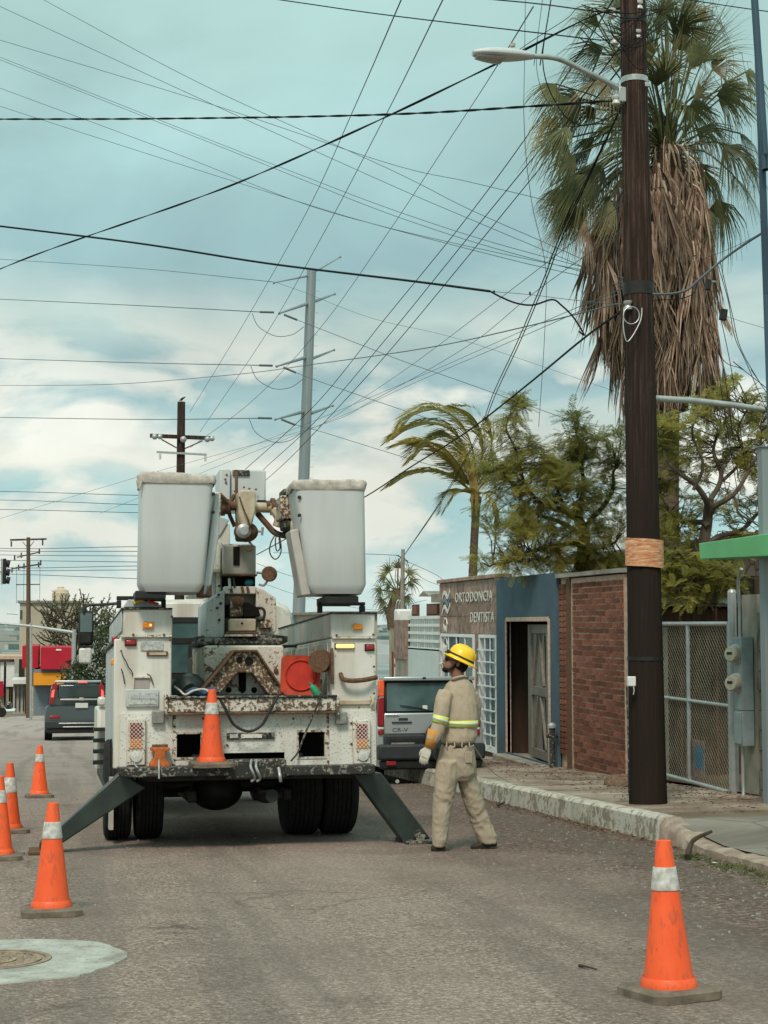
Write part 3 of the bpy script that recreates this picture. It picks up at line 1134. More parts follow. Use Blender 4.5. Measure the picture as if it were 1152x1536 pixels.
# --- brick front
bk = thing('brick_building', 'windowless red brick front between the blue doorway and the wooden pole', 'building', (FX, 21.4, -0.7))
w = MB()
w.box(FX, FX + 0.2, 20.2, 22.62, -1.2, 2.07).box(FX + 0.02, FX + 0.2, 22.62, 23.015, -1.2, 2.09)
wpart('mortar_bed', w, M['mortar'], bk)
w = MB().box(FX + 0.2, 9.4, 20.2, 20.4, -1.2, 2.05).box(FX + 0.2, 9.4, 22.9, 23.01, -1.2, 2.05).box(FX + 0.2, 9.4, 20.4, 22.9, 1.9, 2.0)
wpart('side_wall', w, M['brownboard'], bk)
w = MB().box(FX - 0.08, FX + 0.25, 20.15, 23.0, 2.09, 2.15)
wpart('coping', w, M['concrete'], bk)
random.seed(3)
bm_long = [MB().box(-0.014, 0.02, -0.136, 0.138, -0.033, 0.033).mesh('brick', M['brick']) for _ in range(1)][0]
bm_half = MB().box(-0.014, 0.02, -0.064, 0.064, -0.033, 0.033).mesh('brick', M['brick'])
nb = 0
lb = Vector(bk.location)
for r_ in range(33):
    z = -0.70 + r_ * 0.0832
    shift = 0.143 if r_ % 2 else 0.0
    Y = 20.23 + 0.138
    if r_ % 2:
        o = link('brick', bm_half, bk, Vector((FX, 20.23 + 0.066, z)) - lb)
        Y += 0.144
    while Y + 0.138 < 22.42:
        o = link('brick', bm_long, bk, Vector((FX + random.uniform(-.006, .006), Y, z + random.uniform(-.003, .003))) - lb, (random.uniform(-.012, .012), 0, random.uniform(-.01, .01)))
        Y += 0.288
        nb += 1
    if 22.42 - (Y - 0.138) > 0.12:
        link('brick', bm_half, bk, Vector((FX, Y - 0.138 + 0.066, z)) - lb)
    if z > -0.6:
        link('brick', bm_long, bk, Vector((FX - 0.01, 22.85, z)) - lb)
w = MB().box(FX - 0.02, FX + 0.1, 22.47, 22.66, -0.8, 2.07)
wpart('painted_groove_shade', w, M['rustbrown'], bk)  # brown strip paints the shaded groove between brick wall and pier
# gas riser at the foot of the wall
gr = thing('standpipe', 'short dark standpipe with a tap between the blue wall and brick wall', 'standpipe', (FX - 0.16, 22.95, rz(22.95) + 0.2))
c = MB().cyl((0, 0, 0), (0, 0, 0.62), 0.045).cyl((-0.09, 0, 0.5), (0.09, 0, 0.5), 0.03)
part('pipe', c, M['bumper'], gr, 40)
c = MB().lathe([(0.07, 0.62), (0.07, 0.66), (0.03, 0.70)], (0, 0, 0), n=12)
part('cap', c, M['steel'], gr, 40)

# --- jamb wall between brick and gate
w = MB().box(FX + 0.02, FX + 0.18, 19.12, 20.17, -1.1, 1.35)
jw = link('jamb_wall', None, None, (FX, 19.6, -0.8))
tag(jw, 'stained plaster wall stub between brick building and chain link gate', 'wall')
wpart('wall', w, M['concrete'], jw)

# --- chain-link gate
gt = thing('chain_link_gate', 'galvanised tube gate filled with diamond wire mesh behind the pole', 'gate', (FX, 17.9, -0.55))
pt = M['steel']
zb0, zb1 = -0.50, -0.48
c = MB().cyl((FX, 19.05, -0.50), (FX, 16.82, -0.52), 0.026)
wpart('bottom_rail', c, pt, gt, smooth=True)
c = MB().cyl((FX, 19.05, 1.395), (FX, 16.82, 1.395), 0.026)
wpart('top_rail', c, pt, gt, smooth=True)
c = MB().cyl((FX, 19.05, 0.47), (FX, 16.82, 0.46), 0.022)
wpart('middle_rail', c, pt, gt, smooth=True)
for Y in (19.05, 18.02, 16.82):
    c = MB().cyl((FX, Y, -0.52), (FX, Y, 1.40), 0.024)
    wpart('upright', c, pt, gt, smooth=True)
t = NT('old_wire_mesh')
t.col(t.ramp(t.noise(4, 3), [(0.3, (0.16, 0.13, 0.09)), (0.7, (0.30, 0.27, 0.20))])).rough(0.7)
M['meshwire'] = t.m
c = MB()
st_ = 0.075
y0, y1, z0, z1 = 16.84, 19.03, -0.49, 1.38
k = z0 - y1
ds = [(1, -(y1)), (-1, 0)]
nn = int((y1 - y0 + z1 - z0) / st_)
for i in range(nn + 1):
    # rising wires: z - z0 = slope*(y - ys)
    a = i * st_ - (z1 - z0)
    ya, za, yb, zb = y0 + a, z0, y0 + a + (z1 - z0), z1
    if ya < y0:
        za += (y0 - ya); ya = y0
    if yb > y1:
        zb -= (yb - y1); yb = y1
    if yb - ya > 0.02:
        c.tube([(FX + 0.012, ya, za), (FX + 0.012, yb, zb)], 0.0035, 3)
        c.tube([(FX + 0.018, y1 + y0 - ya, za), (FX + 0.018, y1 + y0 - yb, zb)], 0.0035, 3)
wpart('wire_mesh', c, M['meshwire'], gt, stuff=True)
# things in the yard
sh = thing('yard_shed', 'dark brown boarded shed with a low roof behind the chain link gate', 'shed', (9.5, 20, -0.7))
w = MB().box(FX + 0.22, 13.5, 19.72, 20.15, -1.2, 1.60)
wpart('body', w, M['brownboard'], sh)
for i in range(22):
    xa = FX + 0.22 + i * 0.27
    w = MB().box(xa, xa + 0.262, 19.68, 19.718, -0.85, 1.58)
    wpart('board', w, M['brownboard'], sh)
w = MB().hexa([(FX + 0.1, 19.3, 1.62), (13.6, 19.3, 1.62), (13.6, 20.18, 1.72), (FX + 0.1, 20.18, 1.72), (FX + 0.1, 19.3, 1.67), (13.6, 19.3, 1.67), (13.6, 20.18, 1.77), (FX + 0.1, 20.18, 1.77)])
wpart('roof', w, M['bumper'], sh)
for xx in (7.95, 8.45):
    w = MB().cyl((xx, 19.35, -0.8), (xx, 19.35, 1.61), 0.018)
    wpart('roof_prop', w, M['rustbrown'], sh)
sg = thing('gate_poster', 'blue and red weathered poster hanging low behind the gate mesh', 'poster', (FX + 0.03, 17.95, -0.42))
w = MB().box(0.0, 0.006, -0.31, 0.25, -0.02, 0.42)
part('sheet', w, basic('faded_poster', (0.32, 0.22, 0.20), 0.7, 0.4, 8), sg)
w = MB().box(-0.004, -0.001, -0.28, -0.02, 0.08, 0.34)
part('blue_panel', w, basic('poster_blue', (0.02, 0.25, 0.42), 0.6, 0.15, 5), sg)
# stone house behind the trees
hs = thing('stone_house', 'pinkish stone faced house half hidden behind the feathery trees at right', 'house', (16, 26, -1))
w = MB().box(13.6, 22, 18, 40, -1.5, 3.0)
M['rubble'] = NT('rubble_stone').m
t = NT('rubble_stone_wall')
vv = t.vor(2.6, None, 'F1', 'Color')
ed = t.vor(2.6, None, 'DISTANCE_TO_EDGE')
t.col(t.mix(t.ramp(ed, [(0.02, 1.0), (0.06, 0.0)]), t.mix(vv, (0.20, 0.13, 0.10), (0.33, 0.23, 0.18)), (0.10, 0.07, 0.055))).rough(0.9).bump(t.ramp(ed, [(0, 0.0), (0.1, 1.0)]), 0.6, 0.03)
wpart('wall', w, t.m, hs)
w = MB().hexa([(13.1, 17.5, 3.0), (22.5, 17.5, 3.0), (22.5, 40.5, 3.0), (13.1, 40.5, 3.0), (13.4, 18, 3.2), (22.2, 18, 3.2), (22.2, 40, 3.2), (13.4, 40, 3.2)])
wpart('roof', w, M['brownboard'], hs)

# --- right hand wall, meters, conduits
rw = thing('block_wall', 'mossy grey block wall at the right edge beside the gate', 'wall', (FX, 15.2, -0.5))
for r_ in range(10):
    for k_ in range(10):
        y1_ = 16.30 - k_ * 0.41 + (0.2 if r_ % 2 else 0)
        y0_ = y1_ - 0.40
        y1_ = min(y1_, 16.08)
        if y1_ - y0_ < 0.05:
            continue
        z0_ = -0.62 + r_ * 0.215
        w = MB().box(FX + random.uniform(-.008, .008), FX + 0.17, y0_, y1_, z0_, z0_ + 0.205)
        wpart('block', w, M['oldwall'], rw)
w = MB().box(FX + 0.02, FX + 0.15, 12.2, 16.09, -0.9, 1.52)
wpart('mortar_core', w, M['oldwall'], rw)
w = MB().box(FX + 0.02, FX + 0.2, 16.1, 16.5, -0.75, 1.72)
wpart('pier', w, M['concrete'], rw)
gp = thing('gate_post', 'tall galvanised gate post hinging the chain link gate, right of the mesh', 'post', (FX, 16.72, -0.55))
c = MB().cyl((0, 0, -0.02), (0, 0, 2.3), 0.05, 14)
part('post', c, M['steel'], gp, True)
c = MB().lathe([(0.052, 2.3), (0.04, 2.33), (0.0, 2.345)], (0, 0, 0), n=14)
part('cap', c, M['steel'], gp, True)
M['meterbox'] = basic('blue_grey_meter_box', (0.23, 0.28, 0.29), 0.5, 0.15, 6)
M['meterglass'] = basic('cloudy_meter_glass', (0.36, 0.35, 0.28), 0.2, 0.25, 12)
mt = thing('electricity_meter', 'blue grey electricity meter panel with two round glass meters on the wall pier', 'electricity meter', (FX - 0.13, 16.32, 0.1))
c = MB().box(0.0, 0.14, -0.12, 0.10, 0.34, 1.15).box(-0.012, 0.0, -0.10, 0.08, -0.03, 0.32).box(0.0, 0.14, -0.12, 0.10, -0.05, 0.335)
part('box', c, M['meterbox'], mt, bv=0.01)
for z in (0.96, 0.64):
    c = MB().lathe([(0.105, 0.0), (0.105, 0.03), (0.092, 0.035), (0.088, 0.11), (0.075, 0.13), (0.0, 0.135)], (-0.001, -0.01, z), (-1, -0.5, 0), 24)
    mo = part('meter', c, M['meterglass'], mt, 40)
    c = MB().lathe([(0.112, 0.0), (0.112, 0.028), (0.105, 0.03)], (-0.003, -0.01, z), (-1, -0.5, 0), 24)
    part('ring', c, M['alu'], mo, 40)
    c = MB().obox(Vector((-0.001, -0.01, z + 0.01)) + Vector((-1, -0.5, 0)).normalized() * 0.136, (0.004, 0.07, 0.03), Matrix.Rotation(math.atan2(-0.5, -1) + math.pi, 3, 'Z'))
    part('dial', c, M['black'], mo)
for (pp, lb_) in (([(0.03, -0.02, 1.14), (0.03, -0.02, 1.5), (0.0, -0.06, 1.75), (-0.02, -0.2, 1.9)], 'conduit'), ([(0.05, 0.0, -0.05), (0.05, 0.0, -0.4), (0.03, -0.03, -0.62), (-0.08, -0.1, -0.70)], 'conduit')):
    c = MB().tube(catmull(pp, 5), 0.02, 8)
    part(lb_, c, M['steel'], mt, True)
# green board on its post
gb = thing('green_board', 'bright green painted fascia board sticking in from the right edge', 'board', (6.9, 14.0, 1.9))
F0 = Frame((6.9, 14.0, 1.9))
a, b = F0.hit(1048, 815, 0, 0), F0.hit(1050, 839, 0, 0)
c_, d_ = F0.hit(1175, 833, 0, 0), F0.hit(1175, 797, 0, 0)
c = MB().prism([a, b, c_, d_], (0.35, 0.0, 0))
part('board', c, M['greenboard'], gb, bv=0.008)
pp = atX(1147, 700, 7.15)
gpp = thing('sign_post', 'blue grey steel post rising beside the green board', 'post', (pp.x, pp.y, rz(pp.y) + 0.2))
c = MB().obox((0, 0, (pp.z - rz(pp.y)) / 2), (0.11, 0.11, pp.z - rz(pp.y)))
part('post', c, M['pylon'], gpp)
c = MB().obox((0, 0, (pp.z - rz(pp.y)) + 0.005), (0.15, 0.15, 0.01))
part('cap', c, M['pylon'], gpp)

# ================================================================ further along the right side
def yof(px, X=FX):
    return atX(px, 935, X).y


# white grille building
y0, y1 = 30.95, yof(612)
wg = thing('white_walled_house', 'white house with barred upper fence beyond the dental surgery', 'house', (FX, (y0 + y1) / 2, -1.2))
zt = lambda py, px=635, X=FX: atX(px, py, X).z
w = MB().box(FX, FX + 0.2, y0, y1, -2.2, zt(973))
wpart('lower_wall', w, basic('pale_blue_white_render', (0.52, 0.57, 0.56), 0.8, 0.08, 2), wg)
zA, zB = zt(973), zt(926)
for i in range(5):
    z = zA + (zB - zA) * i / 4
    w = MB().box(FX + 0.0, FX + 0.05, y0, y1, z - 0.03, z + 0.03)
    wpart('fence_rail', w, M['whitepaint'], wg)
nvb = 16
for i in range(nvb + 1):
    Y = y0 + 0.04 + (y1 - y0 - 0.08) * i / nvb
    wd = 0.05 if i % 4 == 0 else 0.025
    w = MB().box(FX + 0.051, FX + 0.09, Y - wd, Y + wd, zA, zB)
    wpart('fence_bar', w, M['whitepaint'], wg)
w = MB()
u0, u1 = FX + 2.2, FX + 7
w.box(u0, u1, y0 + 1.0, y1 + 6, -2, zt(903, 640, u0))
wpart('upper_wall', w, basic('light_grey_render', (0.40, 0.42, 0.41), 0.8, 0.1, 1), wg)
w = MB().box(u0 - 0.25, u1, y0 + 0.9, y1 + 6, zt(905, 640, u0), zt(893, 640, u0))
wpart('roof_slab', w, M['concrete'], wg)
for (pa, pb) in ((621, 630), (643, 661)):
    ya, yb = yof(pb, u0), yof(pa, u0)
    w = MB().box(u0 - 0.06, u0 - 0.01, ya, yb, zt(925, 640, u0), zt(906, 640, u0))
    wf = wpart('window', w, M['rustbrown'], wg)
    w = MB().box(u0 - 0.075, u0 - 0.061, ya + 0.1, yb - 0.1, zt(921, 640, u0), zt(908, 640, u0))
    wpart('blind', w, basic('brown_blind', (0.20, 0.07, 0.04), 0.6, 0.2, 9), wf)
gb2 = MB()
yg = yof(623, u0)
gb2.prism([(u0 + 0.2, yg - 0.8, zt(893, 640, u0)), (u0 + 0.2, yg + 0.5, zt(893, 640, u0)), (u0 + 0.2, yg - 0.1, zt(885, 640, u0))], (1.2, 0, 0))
wpart('gable', gb2, M['concrete'], wg)
# brown rendered wall further on
y2 = yof(594)
bw = thing('brown_rendered_wall', 'pinkish brown rendered wall stub behind the grey concrete pole', 'wall', (FX, (y1 + y2) / 2, -1.3))
w = MB().box(FX - 0.05, FX + 0.5, y1 + 0.03, y2, zt(988, 600), zt(930, 600))
wpart('wall', w, M['stone'], bw)
w = MB().box(FX - 0.02, FX + 0.5, y1 + 0.03, y2, -2.4, zt(988, 600) - 0.003)
wpart('plinth', w, M['concrete'], bw)
# tan stone wall and orange gate
y3, y4 = y2 + 0.1, yof(560)
ow = thing('orange_gate_house', 'tan stone fronted house with an orange red gate beyond the truck', 'house', (FX, 40, -1.5))
w = MB()
walls(w, 'x', FX + 0.4, FX + 0.8, y3, y4, -3, zt(945, 575, FX + 0.4), [])
wpart('wall', w, basic('tan_stone', (0.33, 0.28, 0.20), 0.9, 0.35, 2.5, bump=0.4), ow)
w = MB().box(FX + 0.3, FX + 0.39, yof(585), yof(569), -2.3, zt(976, 578, FX + .3))
gp2 = wpart('gate', w, basic('orange_red_gate', (0.45, 0.10, 0.04), 0.6, 0.15, 4), ow)
for i in range(4):
    Y = yof(585) + (yof(569) - yof(585)) * (i + 0.5) / 4
    w = MB().box(FX + 0.28, FX + 0.299, Y - 0.05, Y + 0.05, -2.2, zt(977, 578, FX + .3))
    wpart('gate_bar', w, M['rustbrown'], gp2)
for k_ in range(5):
    z = zt(1010, 590) + k_ * 0.33
    for Y in (yof(590) + 0.1,):
        w = MB().obox((FX + 0.25, Y, z), (0.35, 0.42, 0.3))
        wpart('white_block', w, M['whitepaint'], ow, bv=0.05)
# pale house left of the far palm
ph = thing('pale_grey_house', 'plain pale grey house beyond the orange gate seen over the truck box', 'house', (10, 62, -2.6))
pa, pb = atY(566, 922, 60), atY(500, 922, 60)
w = MB().box(pb.x, pa.x, 60, 70, -4, atY(560, 921, 60).z)
wpart('wall', w, M['beige'], ph)
w = MB().box(pb.x - .2, pa.x + .2, 59.8, 70, atY(560, 921, 60).z + 0.002, atY(560, 917, 60).z)
wpart('parapet', w, M['concrete'], ph)
w = MB().box(pa.x - 1.2, pa.x - 0.3, 59.93, 59.99, atY(560, 945, 60).z, atY(560, 930, 60).z)
wpart('window', w, M['glass'], ph)
w = MB().box(pa.x + 0.1, 22, 52, 58, -4, atY(600, 948, 52).z)
ph2 = thing('low_tan_house', 'low tan house wall between the pale grey house and concrete pole', 'house', (14, 55, -2.4))
wpart('wall', w, basic('tan_render', (0.35, 0.30, 0.22), 0.9, 0.2, 1), ph2)
w = MB().box(pa.x + 0.05, 22, 51.9, 58.1, atY(600, 948, 52).z + .002, atY(600, 943, 52).z)
wpart('coping', w, M['concrete'], ph2)

# ================================================================ far left side
def fb(name, label, cat, px0, px1, py0, py1, Y, depth, mat, base=None, group=None):
    a, b = atY(px0, py1, Y), atY(px1, py0, Y)
    z0 = min(a.z, ground_z(Y) - 0.2) if base is None else base
    o = thing(name, label, cat, ((a.x + b.x) / 2, Y, z0), (0, 0, 0), group)
    w = MB().box(a.x, b.x, Y, Y + depth, z0, b.z)
    wpart('wall', w, mat, o)
    return o


def fpart(o, name, px0, px1, py0, py1, Y, depth, mat, parent=None):
    a, b = atY(px0, py1, Y), atY(px1, py0, Y)
    return wpart(name, MB().box(a.x, b.x, Y, Y + depth, a.z, b.z), mat, parent or o)


tw = fb('beige_tower_block', 'plain beige tall building with a roof water tank behind the red store', 'building', 27, 122, 903, 1080, 125, 14, M['beige'])
fpart(tw, 'parapet', 26, 123, 901, 904, 124.8, 14.4, M['concrete'])
fpart(tw, 'window', 30, 33, 915, 928, 124.9, 0.09, M['glass'])
c = MB()
pt_ = atY(91, 903, 128)
sc = 128 / FPX
c.lathe([(12.5 * sc, 0), (12.5 * sc, 13 * sc), (11.5 * sc, 14 * sc), (11 * sc, 17 * sc), (5 * sc, 20 * sc), (4.5 * sc, 22 * sc), (0, 22 * sc)], pt_, n=20)
wpart('water_tank', c, basic('beige_tank', (0.52, 0.42, 0.31), 0.6, 0.1, 3), tw, smooth=40)
rs = fb('red_yellow_store', 'corner store with red fascia boxes above a yellow band at left', 'shop', 50, 150, 1028, 1074, 109, 10, M['bluegrey'])
fpart(rs, 'red_fascia', 60.5, 110, 971, 1004, 107.6, 9, M['redsign'])
fpart(rs, 'red_fascia', 33, 58, 969, 1002, 109.2, 9, M['redsign'])
fpart(rs, 'fascia_print', 84, 92, 973.5, 976, 107.55, 0.04, M['whitepaint'])
fpart(rs, 'yellow_band', 50, 98, 1009, 1028, 107.9, 9, M['yellow'])
fpart(rs, 'grey_band', 51, 105, 1004.2, 1008.8, 108.2, 9, M['bluegrey'])
fpart(rs, 'doorway', 77, 100, 1031, 1072, 108.9, 0.09, M['void'])
ki = fb('shopfront_kiosk', 'small pale shopfront with tall windows left of the store', 'kiosk', 19, 38, 1024, 1076, 112, 5, basic('pale_shop_wall', (0.40, 0.38, 0.33), 0.8, 0.15, 2))
fpart(ki, 'canopy', 17, 41, 1020, 1026, 111.2, 6, M['whitepaint'])
for a_ in (22, 28, 34):
    fpart(ki, 'window', a_, a_ + 2.2, 1028, 1066, 111.9, 0.09, M['glass'])
tk = fb('tan_arcade', 'low tan arcade with dark openings at the far left edge', 'building', -30, 17, 988, 1076, 120, 8, basic('arcade_render', (0.33, 0.28, 0.21), 0.8, 0.15, 2))
for a_ in (-20, -8, 6, 13):
    fpart(tk, 'opening', a_, a_ + 3.0, 1000, 1058, 119.9, 0.09, M['void'])
fpart(tk, 'roof_band', -30, 42, 984, 989, 119.5, 9, M['mortar'])
for i, (a_, b_) in enumerate(((0, 6), (9, 22))):
    fpart(tk, 'pale_panel', a_, b_, 993, 1030, 119.85, 0.04, M['whitepaint'])
fpart(tk, 'red_panel', -4, 5, 1022, 1045, 119.6, 0.1, M['redsign'])
# white block at mid distance right of kiosk
wb = fb('cream_street_building', 'cream building front behind the slim lamp post left of the red store', 'building', 36, 50, 1000, 1076, 118, 6, M['beige'])
fpart(wb, 'window', 40, 46, 1012, 1030, 117.9, 0.09, M['glass'])
# far town: one mass on the plain, haze put into its colours
random.seed(11)
ft = MB()
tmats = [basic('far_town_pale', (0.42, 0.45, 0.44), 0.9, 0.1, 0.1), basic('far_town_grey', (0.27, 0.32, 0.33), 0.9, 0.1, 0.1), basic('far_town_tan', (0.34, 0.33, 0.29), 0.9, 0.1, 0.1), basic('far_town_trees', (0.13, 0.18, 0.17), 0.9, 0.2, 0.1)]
for i in range(1500):
    Y = 480 * math.exp(random.random() * 2.2)
    X = Y * math.tan(R(random.uniform(-9, 22)))
    ft.cur = random.choice([0, 1, 2, 3, 3, 1])
    s_ = random.uniform(3, 8) * (1 + Y / 2500)
    h = random.uniform(2.5, 6.5) * (1 + Y / 4000)
    z = ground_z(Y)
    ft.box(X - s_, X + s_, Y, Y + s_, z - 0.1, z + h)
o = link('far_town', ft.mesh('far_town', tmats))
o['kind'] = 'stuff'
tag(o, 'town painted haze grey spread over the plain at the far left horizon', 'town')
hl = MB()
vs = []
for i in range(41):
    a = R(-12 + i * 1.0)
    D = 5200
    vs.append((D * math.sin(a), D * math.cos(a), -16))
    vs.append((D * math.sin(a), D * math.cos(a), -14 + 12 * (0.5 + noise.noise(Vector((i * 0.22, 0, 0))))))
    vs.append((D * 1.1 * math.sin(a), D * 1.1 * math.cos(a), -30))
for i in range(40):
    for k_ in (0, 1):
        pass
hl.add(vs, [(3 * i + k_, 3 * i + 3 + k_, 3 * i + 4 + k_, 3 * i + 1 + k_) for i in range(40) for k_ in (0, 1)])
struct('hills', hl, basic('haze_tinted_hills', (0.27, 0.35, 0.36), 0.95, 0.1, 0.01), True)  # distance haze is put into the hill colour
# ================================================================ bucket truck
TF = Frame((1.69, 14.3, rz(14.3)), (-math.atan(SL), 0, 0))
tr = thing('bucket_truck', 'old white utility truck with two fibreglass lift buckets and lowered outriggers', 'truck', TF.loc, TF.rot)


def tp(px, py, d=0.0):
    return TF.hit(px, py, d, 1)


def rect(px0, px1, py0, py1, d):
    pm, qm = (px0 + px1) / 2, (py0 + py1) / 2
    return tp(px0, qm, d).x, tp(px1, qm, d).x, tp(pm, py1, d).z, tp(pm, py0, d).z


def rb(mb, px0, px1, py0, py1, d0, d1):
    x0, x1, z0, z1 = rect(px0, px1, py0, py1, d0)
    return mb.box(x0, x1, d0, d1, z0, z1)


def tpart(name, rects, mat, bv=0.0, parent=None, **k):
    mb = MB()
    for q in rects:
        rb(mb, *q)
    return part(name, mb, mat, parent or tr, bv=bv, **k)


def tpoly(name, pts, d0, d1, mat, bv=0.0, parent=None, **k):
    mb = MB().prism([tp(x, y, d0) for x, y in pts], (0, d1 - d0, 0))
    return part(name, mb, mat, parent or tr, bv=bv, **k)


def ttube(name, pts, r, mat, n=8, k_=5, parent=None):
    mb = MB().tube(catmull([tp(*p) for p in pts], k_), r, n)
    return part(name, mb, mat, parent or tr, smooth=True)


# --- side compartments
xl0, xl1, zl0, zl1 = rect(179, 257, 955, 1149, 0)
xr0, xr1, zr0, zr1 = rect(498, 565, 957, 1146, 0)
LEN = 3.7
lc = part('side_compartment', MB().box(xl0, xl1, 0.0, LEN, zl0 - 0.02, zl1), M['white'], tr, bv=0.018)
lu = part('upper_locker', MB().box(xl0 + 0.03, xl1 + 0.005, 0.0, LEN - 0.1, zl1 + 0.004, tp(220, 913, 0).z), M['white'], tr, bv=0.015)
rc = part('side_compartment', MB().box(xr0, xr1, 0.0, LEN, zr0 - 0.02, zr1), M['white'], tr, bv=0.018)
ru = part('upper_locker', MB().box(xr0 - 0.005, xr1 - 0.01, 0.0, LEN - 0.1, zr1 + 0.004, tp(530, 920, 0).z), M['white'], tr, bv=0.015)
tpart('locker_lid', [(182, 259, 911.5, 914, -0.02, LEN - 0.1)], M['bumper'], 0.004)
tpart('locker_lid', [(496, 566, 918, 920.5, -0.02, LEN - 0.1)], M['bumper'], 0.004)
tpart('locker_ledge', [(181, 258, 952.5, 956, -0.03, 0.0)], M['white2'], 0.004)
tpart('locker_ledge', [(498, 566, 955, 958, -0.03, 0.0)], M['white2'], 0.004)
# inner face seams on the right box, outer doors of the left box
for i, (a, b) in enumerate(((0.15, 1.2), (1.3, 2.4), (2.5, 3.55))):
    part('side_door', MB().box(xl0 - 0.022, xl0 - 0.002, a, b, zl0 + 0.12, zl1 - 0.06), M['grey_paint'], tr, bv=0.01)
    part('inner_panel', MB().box(xr0 - 0.016, xr0 - 0.002, a, b, zr1 - 0.62, zr1 - 0.04), M['white2'], tr, bv=0.008)
    part('locker_door', MB().box(xl0 + 0.012, xl0 + 0.027, a, b, zl1 + 0.05, zl1 + 0.24), M['grey_paint'], tr, bv=0.008)
part('corner_post', MB().box(xl0 - 0.05, xl0 + 0.03, 0.0, 0.10, zl0 - 0.02, zl1 - 0.02), M['white'], tr, bv=0.012)
part('drip_rail', MB().box(xl0 - 0.04, xl0 - 0.001, 0.12, 3.6, zl1 - 0.03, zl1 - 0.005), M['bumper'], tr)
part('side_marker', MB().obox((xl0 - 0.045, 0.4, zl1 - 0.22), (0.04, 0.10, 0.06)), M['amber'], tr, bv=0.008)
part('side_marker', MB().obox((xl0 - 0.045, 0.15, zl1 - 0.02), (0.05, 0.08, 0.05)), M['redlens'], tr, bv=0.008)
# --- rear tread panel with openings
TD = -0.035
xs0, xs1, zs0, zs1 = rect(180, 564, 1069, 1149.5, TD)
ho = [rect(265, 301, 1101, 1136, TD), rect(448, 487, 1098, 1135, TD), rect(336, 427, 1129, 1152, TD)]
pn = MB()
walls(pn, 'y', TD, -0.003, xs0, xs1, zs0, zs1, [(h[0], h[1], h[2], h[3]) for h in ho])
weld(part('rear_panel', pn, M['tread'], tr, label='white diamond tread plate rear panel with three dark openings'))
tpart('pocket', [(264, 302, 1100, 1137, 0.30, 0.32)], M['void'])
part('pocket', MB().box(ho[0][0] - .01, ho[1][1] + .01, 0.25, 0.27, ho[2][2] - 0.05, ho[1][3] + 0.01), M['void'], tr)
for h in ho[:2]:
    e = 0.018
    f_ = MB()
    walls(f_, 'y', TD - 0.008, TD - 0.001, h[0] - e, h[1] + e, h[2] - e, h[3] + e, [(h[0], h[1], h[2], h[3])])
    weld(part('opening_rim', f_, M['beam'], tr))
# seams on rear panel
tpart('panel_strap', [(258.5, 263, 1071, 1148, TD - 0.006, TD - 0.001)], M['beam'])
tpart('panel_strap', [(490, 494, 1071, 1148, TD - 0.006, TD - 0.001)], M['beam'])
# beam
tpart('tail_beam', [(252, 504, 1047, 1068, -0.13, 0.10)], M['beam'], 0.012, label='heavily chipped white tail beam')
tpart('beam_lip', [(249, 506, 1043.5, 1046.8, -0.15, 0.30)], M['bumper'], 0.006)
tpart('beam_lip', [(251, 505, 1068.3, 1071.5, -0.145, -0.04)], M['rustbrown'], 0.005)
tpart('beam_end', [(247, 252, 1042, 1072, -0.14, 0.0)], M['beam'], 0.004)
tpart('beam_end', [(505, 509, 1042, 1072, -0.14, 0.0)], M['beam'], 0.004)
tpart('deck', [(258, 498, 1044, 1050, 0.32, LEN)], M['bumper'])
# bumper
x0, x1, z0, z1 = rect(180, 345, 1150, 1165, -0.25)
part('bumper_step', MB().hexa([(x0 + .07, -0.27, z0), (x1, -0.27, z0), (x1, 0.1, z0), (x0, 0.1, z0), (x0 - .02, -0.27, z1), (x1, -0.27, z1), (x1, 0.1, z1), (x0 - .02, 0.1, z1)]), M['bumper'], tr, bv=0.01)
tpart('bumper_step', [(428, 563, 1148, 1162.5, -0.22, 0.1)], M['bumper'], 0.01)
tpart('hitch_plate', [(340, 430, 1139, 1169, -0.18, 0.05)], M['bumper'], 0.02)
for px in (377, 385):
    ttube('tow_hook', [(px, 1140, -0.2), (px - 1, 1150, -0.27), (px + 3, 1160, -0.28), (px + 5, 1168, -0.22), (px, 1172, -0.2)], 0.012, M['steel'])
for px in (418,):
    ttube('tow_hook', [(px, 1152, -0.2), (px + 2, 1164, -0.26), (px + 3, 1172, -0.24)], 0.015, M['steel'])
ttube('chain', [(200, 1142, -0.05), (204, 1149, -0.2), (212, 1156, -0.29)], 0.008, M['steel'])
# slot lamp
sl = tpart('slot_lamp', [(340, 412, 1099, 1109, TD - 0.02, TD - 0.001)], M['bumper'], 0.004)
tpart('lens', [(345, 357, 1101, 1107, TD - 0.026, TD - 0.021)], M['clearlens'], parent=sl)
tpart('lens', [(362, 393, 1101, 1107, TD - 0.026, TD - 0.021)], M['tread'], parent=sl)


